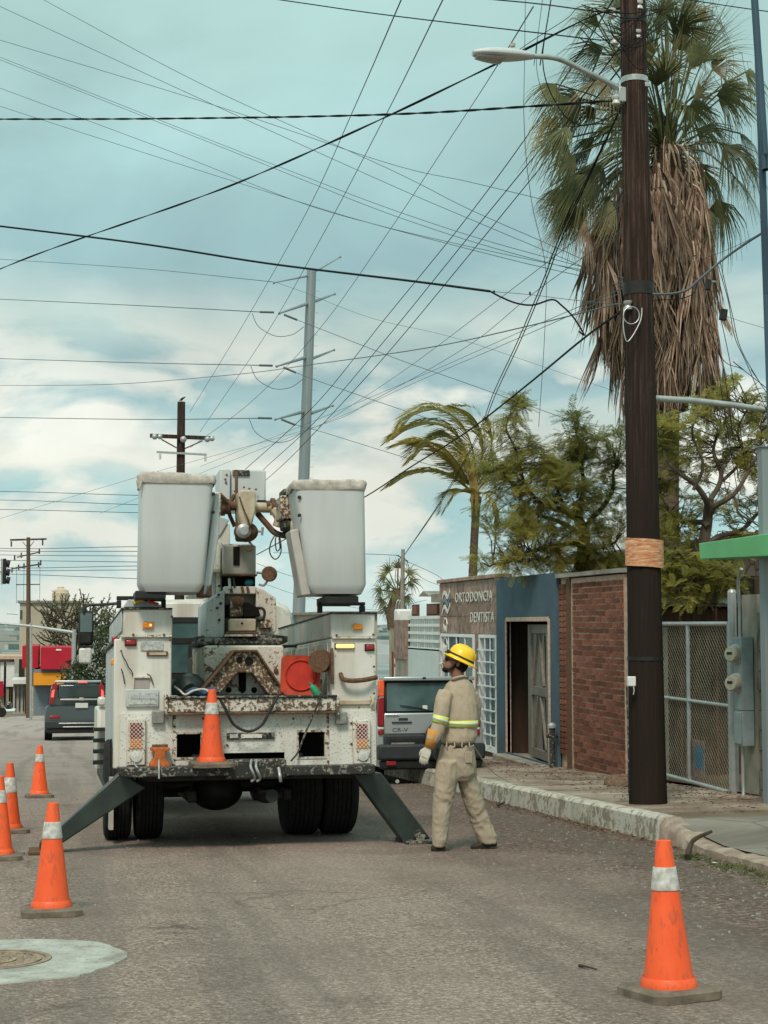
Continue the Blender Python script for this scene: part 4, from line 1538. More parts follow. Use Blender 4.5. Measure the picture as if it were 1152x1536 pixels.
# lamp stacks behind expanded metal guards
def lampstack(px0, px1, py0, py1):
    fr = tpart('lamp_housing', [(px0, px1, py0, py1, TD - 0.05, TD - 0.001)], M['white2'], 0.008)
    h = py1 - py0
    tpart('red_lamp', [(px0 + 5, px1 - 5, py0 + 0.09 * h, py0 + .42 * h, TD - 0.056, TD - 0.051)], M['redlens'], parent=fr)
    tpart('amber_lamp', [(px0 + 5, px1 - 5, py0 + .43 * h, py0 + .64 * h, TD - 0.057, TD - 0.051)], M['amber'], parent=fr)
    x0, x1, z0, z1 = rect(px0 + 5, px1 - 5, py0 + .68 * h, py0 + .93 * h, TD)
    part('clear_lamp', MB().lathe([((z1 - z0) * .5, 0), ((z1 - z0) * .48, 0.015), (0, 0.022)], ((x0 + x1) / 2, TD - 0.051, (z0 + z1) / 2), (0, -1, 0), 18), M['clearlens'], fr, smooth=30)
    x0, x1, z0, z1 = rect(px0 + 4, px1 - 4, py0 + 0.08 * h, py0 + .64 * h, TD - 0.07)
    g_ = MB()
    st = 0.036
    w_, hh = x1 - x0, z1 - z0
    for i in range(int((w_ + hh) / st) + 1):
        a = i * st - hh
        xa, za, xb, zb = x0 + a, z0, x0 + a + hh, z1
        if xa < x0:
            za += x0 - xa; xa = x0
        if xb > x1:
            zb -= xb - x1; xb = x1
        if xb - xa > 0.01:
            g_.bar((xa, TD - 0.066, za), (xb, TD - 0.066, zb), 0.0042)
            g_.bar((x1 + x0 - xa, TD - 0.070, za), (x1 + x0 - xb, TD - 0.070, zb), 0.0042)
    part('guard', g_, M['white'], fr)


lampstack(190, 218, 1078, 1148)
lampstack(530, 556, 1080, 1146)
# small fittings left box
M['plate2'] = basic('grey_lens_box', (0.22, 0.22, 0.20), 0.5, 0.3, 20)
tpart('grey_junction_box', [(228, 246.5, 1066, 1086, TD - 0.06, TD - 0.001)], M['plate2'], 0.012)
tpart('grey_junction_box', [(504, 521.5, 1068, 1087, TD - 0.06, TD - 0.001)], M['plate2'], 0.012)
M['plate'] = basic('embossed_old_plate', (0.42, 0.44, 0.42), 0.5, 0.35, 40, bump=0.8, bscale=40)
nb_ = tpart('number_plate_frame', [(189, 238, 1033.5, 1060.5, -0.03, -0.001)], M['grey_paint'], 0.01)
tpart('number_plate', [(193, 235, 1039, 1057, -0.037, -0.031)], M['plate'], 0.003, parent=nb_)
random.seed(5)
for i in range(11):
    a = 196 + i * 3.4
    tpart('raised_figure', [(a, a + 2.1, 1042, 1048, -0.043, -0.038)], M['grey_paint'], parent=nb_)
tpart('plate_recess', [(201, 224, 1017.5, 1033, -0.012, -0.001)], basic('pinkish_grey', (0.36, 0.32, 0.30), 0.7, 0.1, 6))
tpart('recess_lip', [(199, 226, 1014, 1017.3, -0.03, -0.001), (199, 201.5, 1017.4, 1034, -0.03, -0.001)], M['white2'], 0.004)
tpart('vent', [(211, 245, 962, 976, -0.012, -0.001)], M['plate'], 0.003)
vt = tpart('latch_bar', [(220, 252, 977, 984, -0.022, -0.001)], M['rustbrown'], 0.003)
tpart('latch_label', [(224, 249, 978.5, 982.5, -0.026, -0.0225)], M['cream'], parent=vt)


def lens(name, px0, px1, py0, py1, d, mat, back='black'):
    o = tpart(name, [(px0 - 1, px1 + 1, py0 - 1, py1 + 1, d - 0.012, d - 0.001)], M[back], 0.004)
    x0, x1, z0, z1 = rect(px0, px1, py0, py1, d)
    mb = MB()
    mb.box(x0, x1, d - 0.035, d - 0.0125, z0, z1)
    part('lens', mb, mat, o, bv=0.012)
    return o


lm = lens('marker_lamp', 214, 230, 933, 943, -0.001, M['amber'], 'white2')
x0, x1, z0, z1 = rect(223, 228, 935, 941, 0)
part('lit_filament', MB().ball(((x0 + x1) / 2, -0.034, (z0 + z1) / 2), 0.012), M['amber_lit'], lm)
lens('marker_lamp', 188, 204, 960, 968, -0.001, M['redlens'])
lens('marker_lamp', 529, 543, 935.5, 945, -0.001, M['amber'], 'white2')
lens('marker_lamp', 503, 531, 966, 972.5, -0.001, M['amber_lit'], 'black')
lens('marker_lamp', 548, 561, 967, 975.5, -0.001, M['redlens'])
# right box handle strip and latch
ttube('grab_handle', [(511, 1011, -0.01), (514, 1018, -0.07), (525, 1021, -0.09), (545, 1020, -0.09), (565, 1016, -0.04)], 0.022, M['rustbrown'])
tpart('latch_bar', [(509, 556, 1050, 1057, -0.03, -0.001)], M['cream'], 0.006)
ttube('door_latch', [(557, 1044, -0.03), (560, 1052, -0.06), (557, 1060, -0.04), (562, 1064, -0.02)], 0.014, M['cream'])
tpart('hinge_strip', [(496.5, 500.5, 972, 1026, -0.045, -0.001)], M['rustbrown'], 0.008)
ttube('hanging_cable', [(182, 975, -0.02), (184, 984, -0.05), (189, 992, -0.05), (193, 1001, -0.04), (198, 1008, -0.03), (200, 1021, -0.02)], 0.005, M['black'])
ttube('hanging_cable', [(182, 1003, -0.02), (185, 1014, -0.03), (187, 1026, -0.02)], 0.005, M['black'])
for (a, b) in ((225, 1008),):
    ttube('scratched_bracket', [(221, 1011, -0.01), (226, 1015, -0.03), (230, 1027, -0.02)], 0.006, M['rustbrown'])
# rust streak bolts
bmb = MB()
for (a, b) in ((262, 1077), (262, 1090), (262, 1140), (492, 1077), (492, 1090), (492, 1142), (305, 1078), (440, 1078), (305, 1142), (330, 1142), (258, 925), (255, 960), (200, 952), (246, 952), (560, 952), (505, 953), (561, 1000), (561, 1040), (527, 1085), (527, 1116), (320, 1116), (341, 1118)):
    bmb.lathe([(0.012, 0), (0.010, 0.008), (0, 0.010)], tp(a, b, TD - 0.001), (0, -1, 0), 8)
part('bolts', bmb, M['rustbrown'], tr)
# orange vice on the step
vc = tpoly('vice', [(226, 1121), (255, 1121), (255, 1126), (248, 1128), (248, 1137), (255, 1146), (256, 1151), (224, 1151), (225, 1146), (232, 1137), (232, 1128), (226, 1126)], -0.20, -0.06, M['orange_old'], 0.01, label='rusty orange vice bolted to the left step')
tpart('vice_jaw', [(229, 252, 1117, 1121.5, -0.19, -0.08)], M['rustbrown'], 0.004, parent=vc)
ttube('vice_screw', [(238.5, 1140, -0.24), (238.5, 1152, -0.29), (238.5, 1168, -0.30)], 0.008, M['steel'], parent=vc)
# hoses over the tail
ttube('hose', [(326, 1043, -0.1), (338, 1062, -0.17), (350, 1086, -0.18), (372, 1097, -0.19), (392, 1088, -0.18), (405, 1066, -0.18), (416, 1046, -0.16), (424, 1040, 0.1)], 0.013, M['black'])
ttube('rope_line', [(482, 1020, 0.2), (480, 1046, -0.16), (470, 1072, -0.17), (458, 1100, -0.10), (447, 1128, -0.08), (437, 1141, -0.2)], 0.009, M['bumper'])

# --- pedestal, brace, turntable
tpart('pedestal', [(306, 426, 968, 1043, 0.55, 1.9)], M['white2'], 0.02)
tpoly('v_brace', [(297, 1043), (352, 976), (385, 976), (429, 1043), (404, 1043), (378, 1009), (357, 1009), (327, 1043)], 0.30, 0.50, M['brace'], 0.012, label='inverted v steel brace with flaking paint')
tpoly('brace_edge', [(295, 1042), (351, 974.5), (386, 974.5), (431, 1042), (428, 1043), (384.5, 977.5), (352.5, 977.5), (299, 1043)], 0.24, 0.55, M['rustbrown'], 0.004)
for (a, b, r_) in ((359, 990, 0.030), (373.5, 992, 0.040)):
    part('brace_hole', MB().lathe([(r_, 0), (r_, 0.006), (0, 0.006)], tp(a, b, 0.299), (0, -1, 0), 14), M['void'], tr)
tpoly('pedestal_slot', [(358, 1010), (364, 1007), (369, 1010), (369, 1036), (364, 1040), (358, 1036)], 0.535, 0.549, M['void'])
for a in (343, 381):
    part('pedestal_hole', MB().lathe([(0.028, 0), (0.028, 0.01), (0, 0.01)], tp(a, 1035, 0.549), (0, -1, 0), 14), M['void'], tr)
for (a, b) in ((313, 1003), (414, 1006)):
    part('pedestal_bolt', MB().lathe([(0.024, 0), (0.02, 0.02), (0, 0.02)], tp(a, b, 0.549), (0, -1, 0), 10), M['rustbrown'], tr)
part('turntable', MB().lathe([(0.42, 0.0), (0.46, 0.02), (0.46, 0.07), (0.40, 0.085)], tp(362, 966, 1.15), (0, 0, 1), 28), M['bumper'], tr, smooth=40)
tpart('turntable_plate', [(301, 424, 957, 967, 0.62, 1.7)], M['bumper'], 0.02)

# --- turret
G = M['grey_paint']
tpoly('turret_side_plate', [(309, 957), (309, 903), (332, 886), (337, 886), (337, 957)], 0.75, 1.65, G, 0.012)
tpoly('turret_side_plate', [(383, 957), (385, 880), (395, 884), (414, 897), (415, 945), (407, 957)], 0.80, 1.6, M['white2'], 0.012)
tpart('turret_core', [(338, 384, 884, 957, 1.05, 1.6)], M['white2'], 0.01)
tpart('turret_recess', [(337.5, 384, 907, 926, 0.95, 1.049)], M['void'])
tpart('hydraulic_motor', [(346, 366, 896, 925, 0.72, 0.94)], M['brace'], 0.025)
part('motor_cap', MB().lathe([(0.05, 0), (0.05, 0.05), (0.03, 0.06), (0.03, 0.09)], tp(356, 902, 0.72), (0, -1, 0), 14), M['rustbrown'], tr, smooth=30)
tpart('valve_box', [(344, 384, 928, 947, 0.66, 0.93)], M['cream'], 0.012, label='cream valve box with rust runs')
tpart('valve_box_lip', [(339, 388, 947.5, 951, 0.60, 0.95)], M['rustbrown'], 0.004)
tpart('toothed_strip', [(338, 386, 951.5, 954.5, 0.58, 0.9)], M['beam'], 0.002)
part('valve_screw', MB().lathe([(0.012, 0), (0.01, 0.01), (0, 0.01)], tp(363, 935, 0.659), (0, -1, 0), 8), M['black'], tr)
tpoly('black_guard', [(366, 903), (372, 903), (388, 912), (391, 924), (366, 926)], 0.70, 0.95, M['void'], 0.01)
ttube('hose_loop', [(386, 912, 0.74), (394, 913, 0.7), (397, 920, 0.7), (394, 929, 0.7), (386, 931, 0.74)], 0.014, M['black'])
tpart('fitting', [(391, 407, 929, 943, 0.70, 0.79)], M['brace'], 0.01)
# control window
tpart('control_recess', [(335.5, 383, 863, 879, 0.98, 1.3)], M['void'])
tpart('control_sill', [(336, 384, 879.5, 891, 0.82, 1.3)], M['white'], 0.01)
for a in (344, 361, 369):
    tpoly('lever_slot', [(a, 880), (a + 4, 880), (a + 6, 889), (a + 2, 890)], 0.805, 0.818, M['rustbrown'], 0.002)
ttube('lever', [(344, 868, 0.85), (345, 884, 0.80)], 0.014, M['steel'])
ttube('lever', [(350, 864, 0.86), (352, 882, 0.82)], 0.012, M['black'])
tpart('teal_bag', [(367, 381, 868, 878.5, 0.86, 0.97)], basic('teal_cloth', (0.02, 0.13, 0.15), 0.8, 0.2, 8), 0.04)
# lower boom end
tpart('boom_end_box', [(334, 384, 817.5, 862, 0.85, 1.5)], basic('grimy_cream_steel', (0.40, 0.38, 0.32), 0.7, 0.2, 6), 0.014)
tpart('boom_slot', [(350, 359.5, 820, 848, 0.835, 0.849)], M['void'])
tpart('boom_rim', [(332, 386, 861, 863.5, 0.82, 1.5)], M['rustbrown'], 0.004)
tpart('outer_boom', [(312.5, 333, 812, 902, 1.0, 1.35)], G, 0.012)
tpart('boom_rail', [(325, 331, 818, 900, 0.93, 0.995)], M['white2'], 0.008)
tpart('boom_clamp', [(313, 331, 853, 858.5, 0.86, 0.99)], M['cream'], 0.006)
bo = MB()
for (a, b) in ((329, 879), (328, 892), (331, 905), (326, 912), (329, 930)):
    bo.lathe([(0.014, 0), (0.012, 0.015), (0, 0.015)], tp(a, b, 0.74), (0, -1, 0), 10)
part('plate_bolts', bo, M['black'], tr)
tpoly('lower_boom', [(304, 800), (322, 772), (344, 780), (332, 802), (309, 822)], 1.1, 1.45, G, 0.012)
tpart('boom_upright', [(322, 345, 786, 818, 1.12, 1.4)], M['white'], 0.01)
# the long lower boom runs forward over the cab
a0, a1 = tp(362, 838, 1.2), Vector((0.05, 6.4, tp(362, 838, 1.2).z + 0.05))
part('folded_boom', MB().bar(a0, a1, 0.26, 0.30), G, tr, bv=0.02)
# head
tpart('head_box', [(346, 399, 704, 762, 1.05, 1.6)], M['bucket'], 0.02)
tpart('head_box', [(330, 345.5, 703, 756, 1.0, 1.5)], M['bucket'], 0.012)
tpart('head_name_bar', [(349, 374.5, 705, 713.5, 1.03, 1.049)], M['bumper'], 0.003)
tpart('head_foot', [(386, 399, 750, 754, 1.0, 1.3)], M['black'])
bo = MB()
for (a, b) in ((384, 734), (340, 712), (338, 719), (339, 724), (366, 731), (374, 733), (352, 737)):
    bo.lathe([(0.011, 0), (0.009, 0.015), (0, 0.015)], tp(a, b, 1.0), (0, -1, 0), 10)
part('head_bolts', bo, M['rustbrown'], tr)
ttube('mast_pipe', [(354.5, 705, 0.8), (355, 760, 0.78), (356, 812, 0.8)], 0.016, M['rustbrown'])
# winch
tpoly('winch_drum', [(357.5, 738), (361, 735), (380, 735), (384, 739), (383, 768), (378, 788), (362, 788), (358, 770)], 0.55, 0.85, M['cream'], 0.03)
ttube('winch_line', [(359, 745, 0.52), (366, 765, 0.50), (374, 786, 0.52), (374, 815, 0.6)], 0.008, M['rustbrown'])
wb_ = MB().ball(tp(369, 798, 0.7), (0.12, 0.12, 0.10), 14, 10)
part('winch_gear', wb_, M['rustbrown'], tr, smooth=True)
part('winch_gear', MB().lathe([(0.07, 0), (0.07, 0.05), (0.04, 0.07), (0, 0.07)], tp(365, 797, 0.6), (0, -1, 0), 16), M['steel'], tr, smooth=30)
tpart('winch_body', [(357, 384, 789, 809, 0.65, 0.95)], M['rustbrown'], 0.03)
ttube('winch_handle', [(384, 797, 0.7), (394, 797, 0.7)], 0.012, M['steel'])
ttube('winch_handle', [(394, 791, 0.7), (393, 803, 0.7)], 0.012, M['steel'])
ttube('hook', [(374, 812, 0.6), (379, 820, 0.6), (375, 826, 0.6), (369, 824, 0.6), (369, 820, 0.6)], 0.009, M['rustbrown'])
# shaft and right hand linkage
ttube('levelling_shaft', [(330, 759, 0.75), (356, 759, 0.75)], 0.045, M['rustbrown'], 12)
ttube('levelling_shaft', [(384, 761, 0.75), (412, 762, 0.72)], 0.050, M['cream'], 12)
for (a, r_) in ((334, .09), (341, .075), (402, .06), (409, .085), (414, .07)):
    p = tp(a, 760, 0.74)
    part('shaft_collar', MB().lathe([(r_, -0.02), (r_, 0.02)], p, (1, 0, 0), 16), M['rustbrown'], tr, smooth=30)
ttube('strut', [(386, 770, 0.8), (400, 786, 0.75), (414, 800, 0.7), (438, 805, 0.6)], 0.030, M['rustbrown'])
ttube('strut', [(412, 765, 0.7), (419, 778, 0.65), (416, 790, 0.65)], 0.05, M['cream'])
ttube('strut', [(418, 772, 0.65), (424, 786, 0.6), (430, 800, 0.6)], 0.03, M['rustbrown'])
ttube('strut', [(330, 742, 0.6), (340, 752, 0.65)], 0.022, M['rustbrown'])
ttube('strut', [(352, 742, 0.85), (343, 765, 0.85), (352, 790, 0.85)], 0.02, M['rustbrown'])
ttube('loop_hose', [(414, 800, 0.55), (406, 815, 0.5), (405, 830, 0.5), (413, 839, 0.5), (421, 830, 0.5), (421, 812, 0.5), (417, 800, 0.55)], 0.006, M['black'])
ttube('loop_hose', [(416, 797, 0.55), (413, 812, 0.52), (415, 826, 0.5), (420, 822, 0.5), (419, 805, 0.52), (430, 797, 0.4)], 0.006, M['black'])
ttube('loop_hose', [(418, 801, 0.55), (428, 800, 0.45), (438, 804, 0.35)], 0.012, M['black'])
tpart('bucket_bracket', [(421, 444.5, 743, 778, 0.18, 0.5)], M['brace'], 0.01, label='chipped white mounting plate of the right bucket')
tpart('bucket_bracket', [(425, 443, 733, 742.5, 0.2, 0.5)], M['bumper'], 0.01)
tpart('bucket_bracket', [(426, 446, 778.5, 793, 0.2, 0.5)], M['bumper'], 0.02)
tpart('bucket_pivot', [(436, 448, 780, 798, 0.15, 0.19)], M['cream'], 0.02)
tpart('bucket_bracket', [(318, 331, 738, 775, 0.3, 0.6)], M['white2'], 0.01)
tpart('bucket_bracket', [(307, 316, 862, 892, 0.05, 0.3)], M['rustbrown'], 0.02)
# round lamp / mirror on a stalk
rl = tp(404, 861, 0.75)
part('work_lamp', MB().lathe([(0.03, 0.06), (0.075, 0.02), (0.075, -0.02), (0.068, -0.03), (0, -0.03)], rl, (0.3, 1, 0), 20), M['rustbrown'], tr, smooth=30)
ttube('lamp_stalk', [(385, 859, 0.85), (397, 860, 0.8)], 0.012, M['steel'])
ttube('lamp_stalk', [(402, 870, 0.78), (396, 878, 0.8), (389, 877, 0.85)], 0.012, M['steel'])


# --- buckets
def bucket(tl, tr_, bl_, br_, ytop, ybot, d0, d1, flip, seed):
    k = []
    for (yy_, f_) in ((ybot, 0.0), (ybot, 0.5), (ybot - 6, 0.93), (ybot - 14, 1.0), ((ybot + ytop) / 2, 1.0), (ytop, 1.0)):
        u = (ybot - yy_) / (ybot - ytop)
        xa = bl_ + (tl - bl_) * u
        xb = br_ + (tr_ - br_) * u
        pa, pb = tp(xa, yy_, d0), tp(xb, yy_, d0)
        cx, hw = (pa.x + pb.x) / 2, (pb.x - pa.x) / 2
        cy, hd = (d0 + d1) / 2, (d1 - d0) / 2 * (0.94 + 0.06 * u)
        z = pa.z * 0.5 + pb.z * 0.5
        ff = f_ if f_ > 0.6 else (0.86 if f_ else 0.5)
        ring = []
        n = 40
        for j in range(n):
            a = 2 * math.pi * j / n
            ca, sa = math.cos(a), math.sin(a)
            e = 0.22
            ring.append(Vector((cx + hw * ff * math.copysign(abs(ca) ** e, ca), cy + hd * ff * math.copysign(abs(sa) ** e, sa), z)))
        k.append(ring)
    mb = MB().loft(k, cap=True)
    b = part('lift_bucket', mb, M['bucket'], tr, smooth=32)
    # rolled canvas cover over the rim
    rim = k[-1]
    ctr = sum(rim, Vector()) / len(rim)
    mb = MB()
    rr = []
    prof = [(1.0, -0.035), (1.03, -0.055), (1.05, -0.035), (1.055, 0.0), (1.04, 0.025), (1.0, 0.035), (0.7, 0.05), (0.2, 0.04)]
    for (s_, h) in prof:
        ring = []
        for j, p in enumerate(rim):
            q = ctr + (p - ctr) * s_
            w = noise.noise(Vector((p.x * 9, p.y * 9, h * 20 + seed))) * 0.02 + noise.noise(Vector((p.x * 30 + h * 60, p.y * 30, seed))) * 0.010
            q.z += h + w
            q += (p - ctr).normalized() * w
            ring.append(q)
        rr.append(ring)
    mb.loft(rr)
    part('canvas_cover', mb, M['canvas'], b, smooth=70, label='rolled grubby canvas cover round the bucket rim')
    return b


bL = bucket(212, 322, 209, 307, 716, 887, -0.30, 0.32, 1, 1.0)
bR = bucket(442, 549, 464, 552, 725, 890, -0.30, 0.32, 0, 5.0)
for b_, pts in ((bL, ((320, 741), (319.5, 768))), (bR, ((449, 746), (449, 773)))):
    for (a, c_) in pts:
        part('bucket_bolt', MB().lathe([(0.018, 0), (0.016, 0.012), (0, 0.014)], tp(a, c_, -0.29), (0, -1, 0), 12), M['black'], b_)
# canvas flap hanging at the left bucket's corner
tpoly('canvas_flap', [(205, 712), (213, 711), (214, 722), (210, 737), (206, 730)], -0.30, -0.28, M['canvas'], 0.008, parent=bL)
# grey-brown arm up the side of the right bucket
tpoly('bucket_side_arm', [(435, 795), (447, 793), (467, 892), (452, 894)], -0.22, 0.1, M['bucket_rib'], 0.012)
tpoly('bucket_side_arm', [(303, 893), (323, 740), (329, 740), (329, 800), (314, 893)], -0.1, 0.2, M['bucket'], 0.012)
tpart('bucket_foot', [(297, 318, 876, 895, -0.1, 0.1)], M['rustbrown'], 0.015)
# rests
tpart('bucket_rest', [(203, 249, 886, 898, -0.22, 0.25)], M['black'], 0.008)
tpart('bucket_rest', [(487, 538, 894, 905.5, -0.22, 0.25)], M['black'], 0.008)
tpart('rest_frame', [(477, 548, 903, 908, 0.0, 0.06), (477, 484, 908.5, 919, 0.0, 0.06), (540, 548, 908.5, 919, 0.0, 0.06)], M['black'], 0.006)
tpart('rest_frame', [(175, 204, 894, 900, 0.3, 0.36), (175, 182, 900.5, 912, 0.3, 0.36), (242, 249, 898.5, 912, 0.1, 0.16)], M['black'], 0.006)
# clutter on the left locker
tpoly('folded_sheet', [(186, 911), (192, 899), (215, 900), (243, 908), (243, 911)], -0.0 + 0.05, 0.5, basic('folded_grey_sheet', (0.38, 0.42, 0.43), 0.7, 0.25, 12), 0.02)
tpoly('yellow_strap', [(199, 902), (214, 899.5), (215, 902), (201, 906)], 0.02, 0.045, basic('yellow_strap', (0.6, 0.42, 0.04), 0.7, 0.2, 8))
ttube('red_strap', [(222, 899, 0.0), (226, 903, 0.0), (238, 906, 0.0)], 0.012, M['red'])
# boom support frame behind the cab
tpart('headache_rack', [(257, 316, 956, 966.5, 3.55, 3.65), (282, 287.5, 967, 1046, 3.4, 3.46), (257, 300, 1008, 1011, 3.35, 3.39), (257, 300, 1022, 1024, 3.35, 3.39)], M['black'], 0.01)
tpart('rack_frame', [(411, 457, 967, 971, 2.2, 2.3), (411, 415, 971.5, 1044, 2.2, 2.3), (449, 455, 971.5, 1000, 2.2, 2.3)], M['black'], 0.008)
tpart('deck_box', [(262, 276, 1020, 1043, 2.0, 2.6), (288, 303, 985, 1043, 2.4, 3.0)], M['darkgreen'], 0.02)
ttube('blue_rag', [(282, 1040, 0.2), (292, 1036, 0.15), (303, 1040, 0.2), (316, 1036, 0.2), (325, 1042, 0.15)], 0.035, basic('blue_rag', (0.05, 0.09, 0.16), 0.9, 0.3, 12))
ttube('pale_rope_coil', [(262, 1030, 0.3), (270, 1036, 0.2), (278, 1042, 0.1), (290, 1036, 0.1), (306, 1034, 0.1), (318, 1040, 0.05)], 0.01, M['rope'])
ttube('black_sack', [(268, 1044, 0.5), (276, 1030, 0.5), (288, 1026, 0.5), (300, 1040, 0.5)], 0.10, M['darkgreen'])

# --- cab
CY = 4.15
cxm = 0.0
cabm = M['white']


def crings(secs):
    rings = []
    for (y, hw, z0, z1, r_) in secs:
        ring = []
        n = 28
        cz, hz = (z0 + z1) / 2, (z1 - z0) / 2
        for j in range(n):
            a = 2 * math.pi * j / n
            ca, sa = math.cos(a), math.sin(a)
            ring.append(Vector((hw * math.copysign(abs(ca) ** r_, ca), y, cz + hz * math.copysign(abs(sa) ** r_, sa))))
        rings.append(ring)
    return rings


part('cab', MB().loft(crings([(CY, 1.02, 0.75, 2.44, 0.25), (CY + 0.15, 1.06, 0.72, 2.50, 0.25), (CY + 1.2, 1.06, 0.72, 2.52, 0.25), (CY + 1.75, 1.04, 0.72, 1.72, 0.25)])), cabm, tr, smooth=35)
part('bonnet', MB().loft(crings([(CY + 1.7, 0.95, 0.65, 1.66, 0.3), (CY + 2.8, 0.85, 0.6, 1.5, 0.35), (CY + 3.05, 0.8, 0.65, 1.35, 0.4)])), cabm, tr, smooth=35)
cabw = part('cab_window', MB().box(-0.62, 0.62, CY - 0.02, CY - 0.002, 1.62, 2.22), M['pane'], tr)
wfm = MB()
walls(wfm, 'y', CY - 0.035, CY - 0.003, -0.68, 0.68, 1.56, 2.28, [(-0.62, 0.62, 1.62, 2.22)])
weld(part('frame', wfm, M['black'], cabw))
for s_ in (-1, 1):
    part('side_window', MB().prism([(s_ * 1.055, CY + 0.3, 1.72), (s_ * 1.055, CY + 1.5, 1.72), (s_ * 1.055, CY + 1.25, 2.3), (s_ * 1.055, CY + 0.35, 2.3)], (s_ * 0.02, 0, 0)), M['glass'], tr)
    part('wheel_arch', MB().box(s_ * 0.98 - 0.17, s_ * 0.98 + 0.17, CY + 1.55, CY + 2.75, 0.72, 1.05), cabm, tr, bv=0.08)
# mirrors on both doors
for s_ in (-1,):
    MD = CY + 1.3
    a = TF.hit(118, 922, MD, 1)
    b = TF.hit(140, 985, MD, 1)
    mr = part('mirror', MB().box(a.x, b.x, MD, MD + 0.12, TF.hit(129, 968, MD).z, TF.hit(129, 916, MD).z), M['black'], tr, bv=0.04)
    part('mirror_glass', MB().box(a.x + 0.02, b.x - 0.02, MD - 0.006, MD - 0.001, TF.hit(129, 948, MD).z, TF.hit(129, 920, MD).z), M['pane'], mr)
    part('mirror_lens', MB().box(a.x + 0.01, b.x - 0.02, MD - 0.01, MD + 0.08, TF.hit(129, 995, MD).z, TF.hit(129, 972, MD).z), M['clearlens'], mr, bv=0.02)
    part('mirror_base', MB().box(a.x - 0.0, b.x - 0.0, MD + 0.0, MD + 0.06, TF.hit(129, 971.5, MD).z, TF.hit(129, 968.5, MD).z), M['black'], mr)
    part('mirror_arm', MB().tube(catmull([TF.hit(178, 905, MD), TF.hit(150, 907, MD), TF.hit(133, 908, MD), TF.hit(127, 913, MD), TF.hit(126, 922, MD)], 5), 0.018, 8), M['black'], tr, smooth=True)
# left fender, lamp, steps
FD = CY + 0.9
x0, z0 = TF.hit(145, 1165, FD).x, TF.hit(150, 1160, FD).z
x1, z1 = TF.hit(158, 1110, FD).x, TF.hit(150, 1060, FD).z
part('front_wing', MB().box(x0, -0.95, FD, FD + 1.7, z0, z1), cabm, tr, bv=0.04)
part('wing_lamp', MB().box(x0 - 0.0, x0 + 0.1, FD - 0.05, FD + 0.12, z1 + 0.003, z1 + 0.12), M['clearlens'], tr, bv=0.03)
for k_ in range(4):
    part('step', MB().box(x0 - 0.05, x0 + 0.1, FD - 0.35, FD - 0.02, z0 + 0.12 + k_ * 0.13, z0 + 0.16 + k_ * 0.13), M['black'], tr)
part('side_skirt', MB().box(xl0 - 0.10, xl0 - 0.025, LEN - 2.9, LEN + 0.1, 0.50, 0.56), M['black'], tr)

# --- running gear
part('frame_rail', MB().box(-0.50, -0.40, -0.02, 7.0, 0.62, 0.84), M['black'], tr)
part('frame_rail', MB().box(0.40, 0.50, -0.02, 7.0, 0.62, 0.84), M['black'], tr)
part('cross_beam', MB().box(-1.0, 1.1, 0.12, 0.5, 0.60, 0.72), M['black'], tr, bv=0.02)
AX = 1.25
part('rear_axle', MB().cyl((-0.9, AX, 0.50), (0.95, AX, 0.50), 0.075), M['black'], tr, True)
part('differential', MB().ball((-0.16, AX, 0.45), (0.26, 0.22, 0.20), 18, 12), M['black'], tr, True)
part('fuel_tank', MB().cyl((-0.75, 2.1, 0.55), (-0.35, 2.1, 0.55), 0.22, 20), M['black'], tr, True)
for s_ in (-1, 1):
    part('spring_pack', MB().obox((0.45 * s_, AX, 0.43), (0.09, 1.3, 0.12)), M['black'], tr, bv=0.02)
part('exhaust', MB().tube(catmull([(0.22, -0.02, 0.46), (0.22, 0.8, 0.42), (0.25, 2.5, 0.55)], 5), 0.06, 12), M['black'], tr, True)
part('mud_guard', MB().box(-1.08, -0.45, 0.55, 2.0, 0.99, 1.03), M['black'], tr)
part('mud_guard', MB().box(0.4, 1.08, 0.55, 2.0, 0.99, 1.03), M['black'], tr)


def wheel(x, y, r_, w, parent=tr, mat=None):
    pr_ = [(r_ * 0.56, -w / 2), (r_ * 0.9, -w / 2), (r_ * 0.975, -w * .43), (r_, -w * .33)]
    for i in range(5):
        u = -w * .33 + w * .66 * (i + 0.5) / 5
        pr_ += [(r_, u - w * 0.05), (r_ - 0.012, u - w * 0.04), (r_ - 0.012, u - w * .02), (r_, u - w * .01)]
    pr_ += [(r_, w * .33), (r_ * 0.975, w * .43), (r_ * 0.9, w / 2), (r_ * 0.56, w / 2)]
    o = part('wheel', MB().lathe(pr_, (x, y, r_), (1, 0, 0), 40), M['tyre'], parent, smooth=45)
    part('rim', MB().lathe([(0, -w * .2), (r_ * .3, -w * .28), (r_ * .5, -w * .3), (r_ * .57, -w * .45), (r_ * .57, w * .45), (r_ * .5, w * .3), (r_ * .3, w * .28), (0, w * .2)], (x, y, r_), (1, 0, 0), 24), mat or M['bumper'], o, smooth=30)
    return o


WR = 0.48
for (a, b) in ((156, 196), (202, 243), (426, 477), (481, 530)):
    pa, pb = tp(a, 1215, AX - 0.1), tp(b, 1215, AX - 0.1)
    wheel((pa.x + pb.x) / 2, AX, WR, (pb.x - pa.x))
wheel(-0.92, CY + 2.15, WR, 0.26)
wheel(0.92, CY + 2.15, WR, 0.26)
part('mud_flap', MB().box(xl0 - 0.06, xl0 - 0.02, 0.62, 1.2, 0.14, 0.62), M['bucket_rib'], tr)
